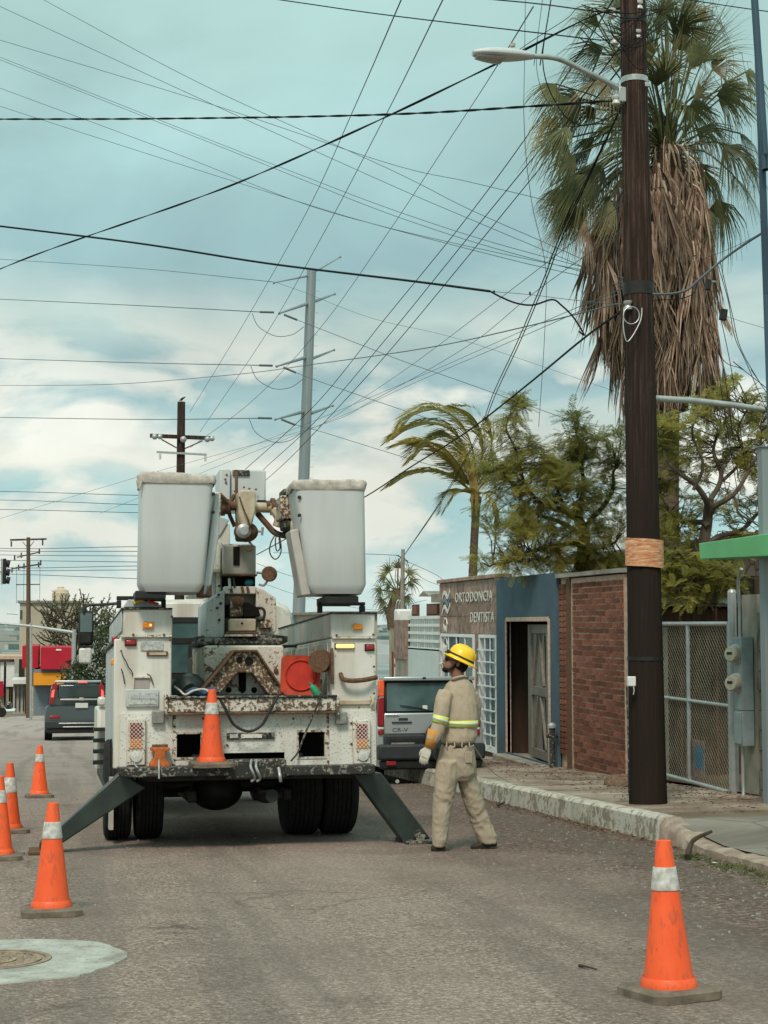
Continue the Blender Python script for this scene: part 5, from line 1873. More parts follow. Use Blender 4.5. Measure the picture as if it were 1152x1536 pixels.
# --- outriggers
for pts, foot in (([(530, 1161), (572, 1159), (646, 1258), (604, 1262)], (601, 650)), ([(181, 1158), (219, 1182), (92, 1266), (67, 1262)], (43, 92))):
    org = tpoly('outrigger', pts, 0.02, 0.22, M['darkgreen'], 0.012)
    cxf = sum(p[0] for p in pts[2:]) / 2
    a, b = tp(foot[0], 1266, 0.12), tp(foot[1], 1266, 0.12)
    part('foot_plate', MB().box(a.x, b.x, -0.12, 0.36, 0.001, 0.03), M['rustbrown'] if foot[0] < 100 else M['bumper'], org, bv=0.006)
    part('pivot', MB().cyl((((a.x + b.x) / 2), -0.02, 0.07), (((a.x + b.x) / 2), 0.26, 0.07), 0.05, 14), M['bumper'], org, smooth=True)


# ================================================================ traffic cones
def cone_mesh():
    pass


HC = 0.70


def make_cone(name, label, loc, rot=(0, 0, 0), body='orange', band_at=(0.66, 0.82), band=True, scale=1.0, group='orange cones set out round the truck'):
    o = thing(name, label, 'traffic cone', loc, rot, group)
    r0, r1 = 0.118, 0.034
    zb = 0.045

    def rr(u):
        return r0 + (r1 - r0) * u
    H = HC - zb
    segs = [(0, 1.0)]
    c = MB()
    prof = [(r0 + 0.012, zb), (r0 + 0.012, zb + 0.02), (r0, zb + 0.045)]
    for i in range(1, 21):
        u = i / 20
        prof.append((rr(u), zb + H * u))
    prof += [(r1 - 0.008, zb + H + 0.003), (r1 - 0.010, zb + H - 0.05), (0, zb + H - 0.052)]
    c.lathe(prof, (0, 0, 0), n=36)
    for i, v in enumerate(c.v):
        n_ = noise.noise(Vector(v) * 5 + Vector(loc)) * 0.004
        c.v[i] = (v[0] + n_, v[1] + n_, v[2])
    part('cone_body', c, M[body], o, smooth=35)
    if band:
        c = MB().lathe([(rr(band_at[0]) + 0.0025, zb + H * band_at[0]), (rr(band_at[0]) + 0.004, zb + H * band_at[0] + 0.002), (rr(band_at[1]) + 0.004, zb + H * band_at[1] - 0.002), (rr(band_at[1]) + 0.0025, zb + H * band_at[1])], (0, 0, 0), n=36)
        for i, v in enumerate(c.v):
            n_ = noise.noise(Vector(v) * 5 + Vector(loc)) * 0.004
            c.v[i] = (v[0] + n_, v[1] + n_, v[2])
        part('reflective_band', c, M['band'], o, smooth=35)
    # square base with cut corners
    s_ = 0.188
    k = 0.045
    pts = [(s_ - k, -s_), (s_, -s_ + k), (s_, s_ - k), (s_ - k, s_), (-s_ + k, s_), (-s_, s_ - k), (-s_, -s_ + k), (-s_ + k, -s_)]
    c = MB()
    rings = [[Vector((x, y, 0.002)) for x, y in pts], [Vector((x, y, 0.035 + noise.noise(Vector((x * 9, y * 9, loc[0]))) * 0.006)) for x, y in pts], [Vector((x * 0.86, y * 0.86, 0.048)) for x, y in pts]]
    c.loft(rings)
    part('base', c, M['rubberbase'], o, smooth=30)
    o.scale = (scale,) * 3
    return o


tl = -math.atan(SL)
p = onroad(1004, 1494)
make_cone('traffic_cone', 'largest orange cone, alone in the right foreground near the driveway', p, (tl, 0, R(14)), 'orange')
p = onroad(77, 1371)
make_cone('traffic_cone', 'orange cone in the left foreground, just above the concrete patch', p, (tl, 0, R(3)), 'orange')
p = onroad(59, 1196)
make_cone('traffic_cone', 'small orange cone farthest back on the left, near the grey car', p, (tl, 0, R(4)), 'orange')
p = onroad(14, 1249)
make_cone('traffic_cone', 'orange cone with torn white band at left, between nearest and farthest cones', p, (tl, 0, R(10)), 'orange', (0.55, 0.78))
p = onroad(-2, 1289)
make_cone('traffic_cone', 'orange cone cut off by the left edge of the picture', p, (tl, 0, R(6)), 'orange')
# cone standing on the bumper
pw = TF.loc + TF.m @ tp(317, 1150, -0.22)
make_cone('traffic_cone', 'orange cone standing on the rear bumper step of the truck', pw + Vector((0, 0, 0.003)), (0, 0, R(5)), 'orange', (0.66, 0.82), scale=0.97)
# cone lying with its base facing backwards in the truck bed
pw = TF.loc + TF.m @ tp(451, 1013, 0.15)
lc_ = make_cone('traffic_cone', 'red orange cone lying in the truck bed, hollow base facing the viewer', pw, (R(-94), R(3), R(0)), 'orange_old2', band=False, group=None, scale=0.90)
for ch in lc_.children:
    if ch.name.startswith('base'):
        ch.data.materials[0] = M['red']
        s_ = 0.205
        k = 0.04
        pts = [(s_ - k, -s_), (s_, -s_ + k), (s_, s_ - k), (s_ - k, s_), (-s_ + k, s_), (-s_, s_ - k), (-s_, -s_ + k), (-s_ + k, -s_)]
        c = MB()
        c.loft([[Vector((x, y, 0.0)) for x, y in pts], [Vector((x, y, 0.03)) for x, y in pts]], cap=False)
        n = 8
        # ring between the square edge and the round hole
        ro = [Vector((x, y, 0.0)) for x, y in pts]
        ri = [Vector((0.165 * math.cos(math.atan2(y, x)), 0.165 * math.sin(math.atan2(y, x)), 0.012)) for x, y in pts]
        c.loft([ro, ri], cap=False)
        ch.data = c.mesh('base', M['orange_old2'])
        c = MB()
        c.lathe([(0.165, 0.005), (0.155, -0.012), (0.14, 0.02), (0.06, 0.45)], (0, 0, 0), n=28)
        part('hollow', c, M['red'], lc_, smooth=30)
# cable drum beside it
pw = TF.m @ tp(481, 992, 0.05) + TF.loc
DRS = 0.72
sp = thing('cable_drum', 'brown wire drum standing beside the red cone in the truck bed', 'cable drum', pw, (0, 0, R(60)))
part('wire_winding', MB().lathe([(0.10, -0.06), (0.105, 0), (0.10, 0.06)], (0, 0, 0.0), (1, 0, 0), 22), basic('brown_wire_winding', (0.15, 0.11, 0.075), 0.8, 0.4, 60, stretch=(8, 1, 1)), sp, smooth=30)
for s_ in (-1, 1):
    part('flange', MB().lathe([(0.02, -0.006), (0.145, -0.006), (0.145, 0.006), (0.02, 0.006)], (s_ * 0.068, 0, 0), (1, 0, 0), 24), M['rustbrown'], sp, smooth=30)
pw = TF.m @ tp(471, 1034, 0.0) + TF.loc
sp.scale = (DRS,) * 3
bt = thing('green_bottle', 'small green plastic bottle tilted in front of the red cone', 'bottle', pw, (0, R(-35), 0))
part('bottle', MB().lathe([(0.0, -0.07), (0.034, -0.068), (0.036, 0.0), (0.03, 0.03), (0.012, 0.05), (0.012, 0.075), (0, 0.075)], (0, 0, 0), n=16), M['green'], bt, smooth=30)
# ================================================================ cars
def car_rings(secs, W_):
    rings = []
    for (y, pts) in secs:
        # half outline from sill to roof centre; mirrored
        left = [Vector((-x * W_, y, z)) for x, z in pts]
        right = [Vector((x * W_, y, z)) for x, z in reversed(pts)]
        rings.append(left + right)
    return rings


def build_car(name, label, loc, W_, L_, H_, paint, lower, silver_lower=True):
    o = thing(name, label, 'car', loc, (-math.atan(SL), 0, 0))
    hw = W_ / 2
    zb, zs, zl, zr = 0.26, 0.72, H_ * 0.60, H_
    bodyp = [(0.93, zb), (0.99, 0.45), (1.0, zs), (0.97, zl - 0.04), (0.93, zl)]
    bodyf = [(0.90, zb + .05), (0.96, 0.45), (0.97, zs), (0.93, zl - 0.16), (0.86, zl - 0.10)]
    bodyn = [(0.80, zb + .1), (0.88, 0.45), (0.88, zs - 0.05), (0.82, zl - 0.28), (0.74, zl - 0.22)]
    rear = [(0.90, zb + 0.02), (0.95, 0.45), (0.96, zs), (0.94, zl - 0.04), (0.90, zl)]
    b = part('body', MB().loft(car_rings([(0.0, rear), (0.10, bodyp), (L_ * 0.5, bodyp), (L_ * 0.68, bodyp), (L_ * 0.78, bodyf), (L_ * 0.96, bodyf), (L_, bodyn)], hw)), paint, o, smooth=35)
    # greenhouse
    lo = [(0.90, zl - 0.01), (0.87, zl + 0.12), (0.80, zr - 0.10), (0.74, zr - 0.02), (0.45, zr)]
    lor = [(0.88, zl - 0.01), (0.86, zl + 0.10), (0.82, zl + 0.2), (0.80, zl + 0.22), (0.45, zl + 0.24)]
    re = [(0.89, zl - 0.01), (0.87, zl + 0.12), (0.80, zr - 0.16), (0.74, zr - 0.07), (0.45, zr - 0.05)]
    cabin = part('roof', MB().loft(car_rings([(0.10, re), (0.30, lo), (L_ * 0.52, lo), (L_ * 0.66, lor)], hw)), paint, o, smooth=35)
    wz0, wz1 = zl + 0.04, zr - 0.17
    rw_ = part('rear_window', MB().prism([(-hw * .80, 0.075, wz0), (hw * .80, 0.075, wz0), (hw * .74, 0.085, wz1), (-hw * .74, 0.085, wz1)], (0, 0.03, 0)), M['glass'], o, bv=0.01)
    for s_ in (-1, 1):
        part('side_window', MB().prism([(s_ * hw * .895, 0.5, wz0), (s_ * hw * .895, L_ * .58, wz0), (s_ * hw * .815, L_ * .5, wz1 + .04), (s_ * hw * .815, 0.42, wz1 + 0.04)], (s_ * 0.012, 0, 0)), M['glass'], o)
    for (x, y) in ((-1, 0.75), (1, 0.75), (-1, L_ - 0.85), (1, L_ - 0.85)):
        wheel(x * (hw - 0.12), y, 0.335, 0.22, o, M['alu'])
        part('wheel_arch', MB().lathe([(0.0, -0.005), (0.40, -0.005), (0.40, 0.02), (0.0, 0.02)], (x * hw * 0.985, y, 0.37), (1, 0, 0), 26), lower, o)
    part('bumper', MB().prism([(-hw * .97, -0.12, 0.36), (hw * .97, -0.12, 0.36), (hw * .98, -0.12, 0.60), (-hw * .98, -0.12, 0.60)], (0, 0.25, 0)), lower, o, bv=0.04)
    part('under_bumper', MB().prism([(-hw * .90, -0.06, 0.22), (hw * .90, -0.06, 0.22), (hw * .95, -0.08, 0.355), (-hw * .95, -0.08, 0.355)], (0, 0.3, 0)), M['black'], o, bv=0.03)
    return o, hw, zl, zr


M['silver_car'] = basic('silver_car_paint', (0.42, 0.46, 0.46), 0.3, 0.05, 1, metal=0.5)
M['grey_car'] = basic('dark_grey_car_paint', (0.085, 0.11, 0.115), 0.25, 0.06, 1, metal=0.3)
M['plastic'] = basic('dark_grey_plastic', (0.03, 0.036, 0.038), 0.6, 0.15, 8)
# silver one beside the kerb
cp = atY(647, 1100, 23.3)
loc = Vector((cp.x, 23.3, rz(23.3)))
SV, hw, zl, zr = build_car('parked_car', 'silver suv with a rear spare wheel parked by the kerb behind the worker', loc, 1.70, 4.0, 1.62, M['silver_car'], M['plastic'])
CF = Frame(loc, (-math.atan(SL), 0, 0))


def cp_(px, py, d=-0.02):
    return CF.hit(px, py, d, 1)


def crect(name, px0, px1, py0, py1, d0, d1, mat, bv=0.006, parent=SV):
    pm, qm = (px0 + px1) / 2, (py0 + py1) / 2
    return part(name, MB().box(CF.hit(px0, qm, d0).x, CF.hit(px1, qm, d0).x, d0, d1, CF.hit(pm, py1, d0).z, CF.hit(pm, py0, d0).z), mat, parent, bv=bv)


crect('tailgate', 576, 712, 1069, 1101, -0.03, 0.02, M['silver_car'], 0.02)
crect('tailgate_lower', 576, 712, 1102, 1133, -0.05, 0.02, M['plastic'], 0.02)
crect('window_surround', 577, 710, 1021, 1068, 0.02, 0.07, M['plastic'], 0.03)
crect('rear_glass', 580, 706, 1024, 1066.5, 0.008, 0.019, M['pane'], 0.02)
crect('roof_spoiler', 576, 712, 1015, 1021, -0.06, 0.35, M['silver_car'], 0.015)
crect('spoiler_lamp', 634, 639, 1015.5, 1018.5, -0.068, -0.061, M['black'], 0.002)
crect('number_plate_recess', 583, 636, 1108, 1129, -0.062, -0.051, M['black'], 0.004)
crect('number_plate', 587, 622, 1114, 1125, -0.07, -0.063, M['plate2'], 0.003)
crect('tailgate_handle', 588, 618, 1082.5, 1085, -0.05, -0.031, M['plastic'], 0.006)
crect('handle_recess', 598, 612, 1077, 1081, -0.035, -0.031, M['plastic'], 0.003)
crect('bumper_lamp', 580, 594, 1142, 1148, -0.145, -0.121, M['redlens'], 0.004)
crect('window_sticker', 634, 641, 1058, 1064, 0.0, 0.007, M['whitepaint'], 0.001)
for (a, b) in ((567, 577), (711, 721)):
    lo_ = crect('tail_lamp', a, b, 1046, 1090, -0.03, 0.06, M['redlens'], 0.02)
    if a < 600:
        crect('amber_section', a + 1, b, 1020, 1045, -0.015, 0.08, M['orange_b'], 0.02)
    crect('reverse_section', a + 0.5, b - 1, 1091, 1094.5, -0.03, 0.05, M['clearlens'], 0.01)
    crect('lamp_foot', a + 0.5, b - 1, 1095, 1102, -0.03, 0.05, M['redlens'], 0.01)
q = cp_(588, 1098, -0.031)
textobj('lettering', 'CR-V', 0.085, Matrix.Translation(q) @ Matrix.Rotation(math.pi / 2, 4, 'X'), M['black'], SV, 0.003, 1.3)
q = cp_(579, 1076, -0.031)
textobj('lettering', 'HONDA', 0.045, Matrix.Translation(q) @ Matrix.Rotation(math.pi / 2, 4, 'X'), M['plastic'], SV, 0.003, 1.2)
q = cp_(667, 1111, -0.04)
part('spare_wheel', MB().lathe([(0.0, -0.02), (0.27, -0.02), (0.30, 0.0), (0.335, 0.05), (0.335, 0.19), (0.30, 0.22), (0.2, 0.235), (0, 0.235)], q, (0, -1, 0), 36), M['plastic'], SV, smooth=40)
part('rear_wiper', MB().tube([cp_(645, 1066, 0.0), cp_(630, 1062, -0.01), cp_(600, 1058, -0.01)], 0.008, 6), M['black'], SV)
part('exhaust', MB().cyl(cp_(596, 1172, -0.05), cp_(596, 1172, 0.4), 0.03), M['steel'], SV, True)

# dark grey one driving away at left
cp = atY(113, 1060, 48.5)
loc = Vector((cp.x, 48.5, rz(48.5)))
GC, hw, zl, zr = build_car('grey_car', 'dark grey suv with brake lights lit, driving away at left', loc, 1.82, 4.4, 1.70, M['grey_car'], M['plastic'])
CF = Frame(loc, (-math.atan(SL), 0, 0))
crect('roof_edge', 82, 152, 1020.5, 1024, -0.04, 0.4, M['silver_car'], 0.02, GC)
crect('rear_glass', 87, 150, 1027, 1047, -0.02, 0.06, M['glass'], 0.03, GC)
crect('centre_brake_lamp', 117, 131, 1022, 1024.5, -0.06, -0.041, M['brake_lit'], 0.01, GC)
crect('chrome_strip', 90, 150, 1048, 1050.5, -0.05, 0.0, M['alu'], 0.01, GC)
crect('badge', 119, 126, 1046.5, 1051, -0.07, -0.051, M['alu'], 0.012, GC)
crect('number_plate', 113, 132, 1054.5, 1062, -0.05, -0.01, M['clearlens'], 0.006, GC)
crect('bumper_trim', 88, 156, 1084, 1086, -0.15, -0.11, M['alu'], 0.01, GC)
crect('bumper_trim', 94, 156, 1089.5, 1091, -0.15, -0.11, M['alu'], 0.01, GC)
crect('bumper_lamp', 74, 90, 1073.5, 1078, -0.14, -0.11, M['redlens'], 0.02, GC)
for s_ in (0, 1):
    pts = [(79, 1026), (84, 1024), (87, 1028), (82, 1044), (80, 1056), (74, 1056), (76, 1042)] if s_ == 0 else [(152, 1024), (156, 1030), (157, 1056), (151, 1056), (149, 1042), (148, 1028)]
    tl_ = part('tail_lamp', MB().prism([CF.hit(a, b, -0.06) for a, b in pts], (0, 0.14, 0)), M['redlens'], GC, bv=0.01)
    pts = [(78, 1036), (82, 1034), (80.5, 1046), (76.5, 1046)] if s_ == 0 else [(152, 1034), (155, 1036), (155.5, 1046), (152, 1046)]
    part('lit_section', MB().prism([CF.hit(a, b, -0.075) for a, b in pts], (0, 0.012, 0)), M['brake_lit'], tl_)
part('roof_aerial', MB().prism([CF.hit(120, 1021, 0.2), CF.hit(126, 1021, 0.2), CF.hit(125, 1015, 0.2)], (0, 0.04, 0)), M['grey_car'], GC)
# parked cars at the far corner
p = atY(-2, 1064, 100)
fcar = thing('blue_car', 'bright blue car glimpsed at the far left edge by the arcade', 'car', (p.x, 100, rz(100)))
a, b = atY(-18, 1075, 100), atY(5, 1056, 100)
wpart('body', MB().box(a.x, b.x, 100, 101.8, rz(100) + 0.25, atY(0, 1066, 100).z), basic('bright_blue_paint', (0.015, 0.18, 0.38), 0.4, 0.1, 1), fcar, bv=0.15)
wpart('cabin', MB().box(a.x + 0.2, b.x - 0.15, 100.1, 101.7, atY(0, 1066, 100).z - 0.1, b.z + 0.2), M['glass'], fcar, bv=0.15)
for dx in (0.35, -0.1):
    wpart('wheel', MB().lathe([(0.3, -.1), (0.3, .1)], (b.x - dx - 0.2, 99.98, rz(100) + 0.3), (0, 1, 0), 16), M['tyre'], fcar)
wc = thing('white_car', 'white car parked low beside the kiosk at far left', 'car', (atY(11, 1070, 103).x, 103, rz(103)))
a, b = atY(4, 1075, 103), atY(18, 1058, 103)
wpart('body', MB().box(a.x, b.x + 0.2, 103, 104.7, rz(103) + 0.25, b.z - 0.25), M['whitepaint'], wc, bv=0.15)
wpart('cabin', MB().box(a.x + 0.15, b.x - 0.05, 103.1, 104.6, b.z - 0.3, b.z + 0.15), M['glass'], wc, bv=0.12)

# ================================================================ the worker
wl = onroad(690, 1275)
PF = Frame(wl, (0, 0, -PS))
ww = thing('person', 'person in yellow hard hat and khaki work clothes walking left behind the truck', 'person', wl, (0, 0, -PS))


def pp_(px, py, d=0.0):
    return PF.hit(px, py, d, 1)


def bodyloft(mb, rows, n=20, e=0.9):
    """rows: (py, px left, px right, depth centre, half depth)"""
    rings = []
    for (py, xa, xb, dc, hd) in rows:
        a, b = pp_(xa, py, dc), pp_(xb, py, dc)
        c = (a + b) / 2
        hw_ = (b.x - a.x) / 2
        rings.append([c + Vector((hw_ * math.copysign(abs(math.cos(t_)) ** e, math.cos(t_)), hd * math.copysign(abs(math.sin(t_)) ** e, math.sin(t_)), 0)) for t_ in [2 * math.pi * j / n for j in range(n)]])
    return mb.loft(rings)


# body: one continuous skin under the clothes
bm_ = MB()
bodyloft(bm_, [(1021, 679, 697, 0.02, 0.06), (1032, 668, 710, 0.02, 0.10), (1060, 664, 711, 0.0, 0.12), (1095, 668, 711, 0.0, 0.11), (1125, 663, 708, 0.0, 0.11), (1150, 662, 708, 0.02, 0.11), (1166, 668, 705, 0.02, 0.08)])
bodyloft(bm_, [(1150, 660, 686, -0.05, 0.09), (1200, 656, 677, -0.06, 0.07), (1250, 653, 667, -0.06, 0.05), (1268, 654, 666, -0.06, 0.05)])
bodyloft(bm_, [(1150, 684, 708, 0.06, 0.09), (1200, 700, 720, 0.09, 0.07), (1245, 716, 732, 0.12, 0.05), (1262, 725, 738, 0.12, 0.05)])
arm = [pp_(671, 1038, -0.08), pp_(663, 1075, -0.13), pp_(657, 1094, -0.14), pp_(642, 1124, -0.17)]
bm_.tube(catmull(arm, 5), [0.055 - 0.0018 * i for i in range(16)], 12)
arm2 = [pp_(704, 1038, 0.12), pp_(709, 1075, 0.16), pp_(700, 1100, 0.20), pp_(690, 1118, 0.26)]
bm_.tube(catmull(arm2, 5), [0.055 - 0.0018 * i for i in range(16)], 12)
# neck and head, face to the left and lifted
hc = pp_(684, 994, 0.0)
Hm = Matrix.Rotation(R(14), 3, 'Y')


def hp(x, y, z):
    return hc + Hm @ Vector((x, y, z))


bm_.tube([pp_(688, 1024, 0.0), pp_(686, 1010, 0.0), hp(0.02, 0, -0.03)], [0.062, 0.056, 0.058], 14)


def ell(c, r_, n=16, m=12):
    mb2 = MB().ball((0, 0, 0), r_, n, m)
    bm_.add([hp(*(Vector(c) + Vector(v))) for v in mb2.v], mb2.f)


ell((0.01, 0, 0.03), (0.095, 0.074, 0.09))
ell((-0.045, 0, -0.025), (0.052, 0.055, 0.07))
ell((-0.055, 0, -0.075), (0.038, 0.038, 0.028))
ell((-0.085, 0, 0.035), (0.02, 0.05, 0.02))
bm_.add([hp(*p) for p in [(-0.085, -0.010, 0.03), (-0.085, 0.010, 0.03), (-0.128, 0.006, -0.016), (-0.128, -0.006, -0.016), (-0.085, 0.020, -0.028), (-0.085, -0.020, -0.028)]], [(0, 1, 2, 3), (3, 2, 4, 5), (0, 3, 5), (1, 4, 2), (0, 5, 4, 1)])
ell((-0.098, 0, -0.043), (0.014, 0.024, 0.008))
ell((-0.096, 0, -0.057), (0.014, 0.022, 0.008))
for s_ in (-1, 1):
    ell((0.018, 0.074 * s_, -0.005), (0.018, 0.010, 0.030), 10, 8)
remeshed('body', bm_, M['skin'], ww, 0.0075, 3)
for s_ in (-1, 1):
    part('eye', MB().ball(hp(-0.082, 0.030 * s_, 0.012), 0.012, 10, 8), M['black'], ww, True)
# hair and beard
hb = MB()
sav = bm_
bm_ = hb
ell((0.040, 0, 0.0), (0.072, 0.078, 0.075))
ell((0.055, 0, -0.035), (0.045, 0.062, 0.045))
remeshed('hair', hb, M['hair'], ww, 0.009, 3, 0.004, 60)
hb = MB()
bm_ = hb
ell((-0.070, 0, -0.082), (0.036, 0.040, 0.026))
for s_ in (-1, 1):
    hb.tube([hp(-0.085, 0.03 * s_, -0.085), hp(-0.04, 0.052 * s_, -0.07), hp(-0.012, 0.062 * s_, -0.035), hp(0.0, 0.068 * s_, 0.0)], [0.014, 0.013, 0.011, 0.009], 8)
hb.tube([hp(-0.108, -0.022, -0.040), hp(-0.112, 0, -0.034), hp(-0.108, 0.022, -0.040)], 0.007, 8)
remeshed('beard', hb, M['hair'], ww, 0.006, 2, 0.002, 90)
bm_ = sav
gl = MB()
for s_ in (-1, 1):
    gl.ball(hp(-0.096, 0.030 * s_, 0.010), (0.010, 0.024, 0.018), 12, 8)
gl.tube([hp(-0.10, -0.03, 0.014), hp(-0.104, 0, 0.014), hp(-0.10, 0.03, 0.014)], 0.003, 6)
part('glasses', gl, M['black'], ww, True, stuff=False)
for s_ in (-1, 1):
    part('glasses_arm', MB().tube([hp(-0.09, 0.05 * s_, 0.014), hp(0.0, 0.076 * s_, 0.012)], 0.003, 6), M['black'], ww, True)
# hard hat
hatc = pp_(690.5, 990.5, 0.0)
HT = Matrix.Rotation(R(25), 3, 'Y')
hat = MB()
prof = [(0.148, -0.012), (0.152, -0.006), (0.150, -0.001), (0.128, 0.006), (0.118, 0.016), (0.114, 0.04), (0.108, 0.07), (0.093, 0.10), (0.066, 0.123), (0.03, 0.134), (0.0, 0.136)]
n = 40
vs, fs = [], []
for r_, h in prof:
    for j in range(n):
        a = 2 * math.pi * j / n
        k_ = 1.0 + (0.05 if abs(math.cos(a)) > 0.8 and r_ > 0.13 else 0)
        vs.append(hatc + HT @ Vector((r_ * math.cos(a) * 1.03 * k_, r_ * math.sin(a) * 0.92, h)))
for i in range(len(prof) - 1):
    for j in range(n):
        j2 = (j + 1) % n
        fs.append((i * n + j, i * n + j2, (i + 1) * n + j2, (i + 1) * n + j))
hat.add(vs, fs)
ho_ = part('hard_hat', hat, M['helmet'], ww, 50)
sm = ho_.modifiers.new('solid', 'SOLIDIFY')
sm.thickness = 0.004
sb = MB()
rg = [[], []]
for j in range(n):
    a = 2 * math.pi * j / n
    for k_, (r_, h) in enumerate(((0.1195, 0.020), (0.1175, 0.037))):
        rg[k_].append(hatc + HT @ Vector((r_ * math.cos(a) * 1.03, r_ * math.sin(a) * 0.92, h)))
sb.add(rg[0] + rg[1], [(j, (j + 1) % n, n + (j + 1) % n, n + j) for j in range(n)])
part('hat_strap', sb, M['belt'], ho_, True)
part('hat_ridge', MB().tube([hatc + HT @ Vector((x * 1.03, 0, h)) for x, h in ((-0.112, 0.05), (-0.100, 0.093), (-0.06, 0.129), (0, 0.139), (0.06, 0.129), (0.100, 0.093), (0.112, 0.05))], 0.007, 8), M['helmet'], ho_, True)
part('head_lamp', MB().obox(hatc + HT @ Vector((-0.132, -0.01, 0.028)), (0.03, 0.045, 0.03), HT), M['black'], ho_, bv=0.006)
part('chin_strap', MB().tube(catmull([hp(0.02, -0.078, 0.03), hp(-0.02, -0.070, -0.03), hp(-0.055, -0.045, -0.10), hp(-0.055, 0.03, -0.10)], 5), 0.0055, 6), M['belt'], ww, True)
# shirt
sh_ = MB()
bodyloft(sh_, [(1014, 679, 698, 0.02, 0.075), (1021, 676, 703, 0.02, 0.095), (1027, 669, 709, 0.02, 0.115), (1036, 665, 712, 0.02, 0.13), (1055, 664, 715.5, 0.01, 0.14), (1075, 664, 716, 0.0, 0.14), (1092, 665, 715, 0.0, 0.135), (1104, 663, 715, 0.0, 0.14), (1111, 662, 713, 0.0, 0.138), (1114.5, 664, 711, 0.0, 0.125)], 28)
sl_ = [pp_(669, 1039, -0.08), pp_(664, 1055, -0.12), pp_(661, 1075, -0.145), pp_(658, 1090, -0.15), pp_(650, 1106, -0.16), pp_(647, 1112, -0.165)]
k_ = catmull(sl_, 4)
sh_.tube(k_, [0.068, 0.070, 0.070, 0.069, 0.068, 0.067, 0.066, 0.065, 0.064, 0.063, 0.062, 0.062, 0.062, 0.062, 0.060, 0.061, 0.058, 0.056, 0.054, 0.052, 0.05][:len(k_)], 14)
k2 = catmull([pp_(706, 1040, 0.10), pp_(711, 1060, 0.14), pp_(708, 1085, 0.18), pp_(697, 1106, 0.24), pp_(692, 1112, 0.25)], 4)
sh_.tube(k2, [0.067 - 0.0012 * i for i in range(len(k2))], 14)
so_ = remeshed('shirt', sh_, M['khaki'], ww, 0.008, 4, 0.0050, 7.0, (1.8, 1.8, 0.8))
# collar
part('collar', MB().tube(catmull([pp_(677, 1021, 0.02), pp_(680, 1018, -0.07), pp_(694, 1014.5, -0.075), pp_(702, 1016, 0.0), pp_(696, 1016, 0.08), pp_(680, 1020, 0.08)], 5), 0.012, 8, closed=True), M['khaki'], so_, True)


def hoop(name, rows, mat, parent, off=0.006, e=0.9, thick=True):
    mb = MB()
    rings = []
    n_ = 40
    for (py, xa, xb, dc, hd) in rows:
        a, b = pp_(xa, py, dc), pp_(xb, py, dc)
        c = (a + b) / 2
        hw_ = (b.x - a.x) / 2 + off
        rings.append([c + Vector((hw_ * math.copysign(abs(math.cos(t_)) ** e, math.cos(t_)), (hd + off) * math.copysign(abs(math.sin(t_)) ** e, math.sin(t_)), noise.noise(Vector((t_ * 1.5, 0, py))) * 0.008)) for t_ in [2 * math.pi * j / n_ for j in range(n_)]])
    mb.loft(rings, cap=False)
    o = part(name, mb, mat, parent, smooth=60)
    m = o.modifiers.new('s', 'SOLIDIFY')
    m.thickness = 0.004
    return o


tb = hoop('reflective_tape', [(1079.5, 664, 716, 0.0, 0.14), (1090, 664.5, 715.5, 0.0, 0.137)], M['hiviz'], so_, 0.007)
hoop('silver_strip', [(1083, 664.2, 715.8, 0.0, 0.139), (1086.5, 664.3, 715.6, 0.0, 0.138)], M['silver'], tb, 0.009)


def cuff(name, a, b, ra, rb_, mat, parent, n_=16):
    mb = MB().tube([a, b], [ra, rb_], n_, cap=False)
    o = part(name, mb, mat, parent, smooth=60)
    m = o.modifiers.new('s', 'SOLIDIFY')
    m.thickness = 0.004
    return o


ta = cuff('reflective_tape', pp_(661.5, 1074, -0.145), pp_(659, 1085, -0.15), 0.071, 0.069, M['hiviz'], so_)
cuff('silver_strip', pp_(661, 1078, -0.147), pp_(660, 1081.5, -0.148), 0.0735, 0.0725, M['silver'], ta)
part('breast_pocket', MB().obox(pp_(669, 1052, -0.155), (0.07, 0.012, 0.09), Matrix.Rotation(R(-30), 3, 'Z')), M['khaki'], so_, bv=0.006)
# trousers
tp_ = MB()
bodyloft(tp_, [(1116, 663, 711, 0.0, 0.125), (1130, 660, 712, 0.0, 0.135), (1148, 656, 713, 0.01, 0.14), (1162, 656, 712, 0.01, 0.13), (1170, 660, 709, 0.01, 0.10)], 28)
bodyloft(tp_, [(1140, 657, 690, -0.04, 0.12), (1165, 652.5, 688, -0.05, 0.115), (1190, 651, 682, -0.055, 0.10), (1215, 649.5, 677, -0.06, 0.09), (1240, 649, 673, -0.06, 0.085), (1258, 648.5, 671, -0.06, 0.088), (1269, 649, 668.5, -0.06, 0.078)], 22)
bodyloft(tp_, [(1140, 682, 713, 0.05, 0.12), (1165, 686, 714, 0.06, 0.115), (1190, 692, 721, 0.08, 0.10), (1215, 700, 729, 0.10, 0.09), (1237, 708, 737, 0.12, 0.085), (1252, 713, 745, 0.12, 0.085), (1264, 719, 746, 0.12, 0.075)], 22)
to_ = remeshed('trousers', tp_, M['khaki2'], ww, 0.008, 4, 0.0065, 7.0, (1.5, 1.5, 1.0))
hoop('belt', [(1114, 663.5, 711, 0.0, 0.126), (1119.5, 662.5, 711.5, 0.0, 0.127)], M['belt'], to_, 0.004)
for px in (670, 682, 693, 704):
    part('belt_loop', MB().obox(pp_(px, 1117, -0.134), (0.012, 0.01, 0.045)), M['khaki2'], to_)
part('belt_tool', MB().tube([pp_(657, 1122, -0.10), pp_(655, 1136, -0.10)], 0.012, 8), M['belt'], to_, True)
part('back_pocket', MB().obox(pp_(703, 1136, -0.118), (0.07, 0.012, 0.10), Matrix.Rotation(R(20), 3, 'Z')), M['khaki2'], to_, bv=0.006)
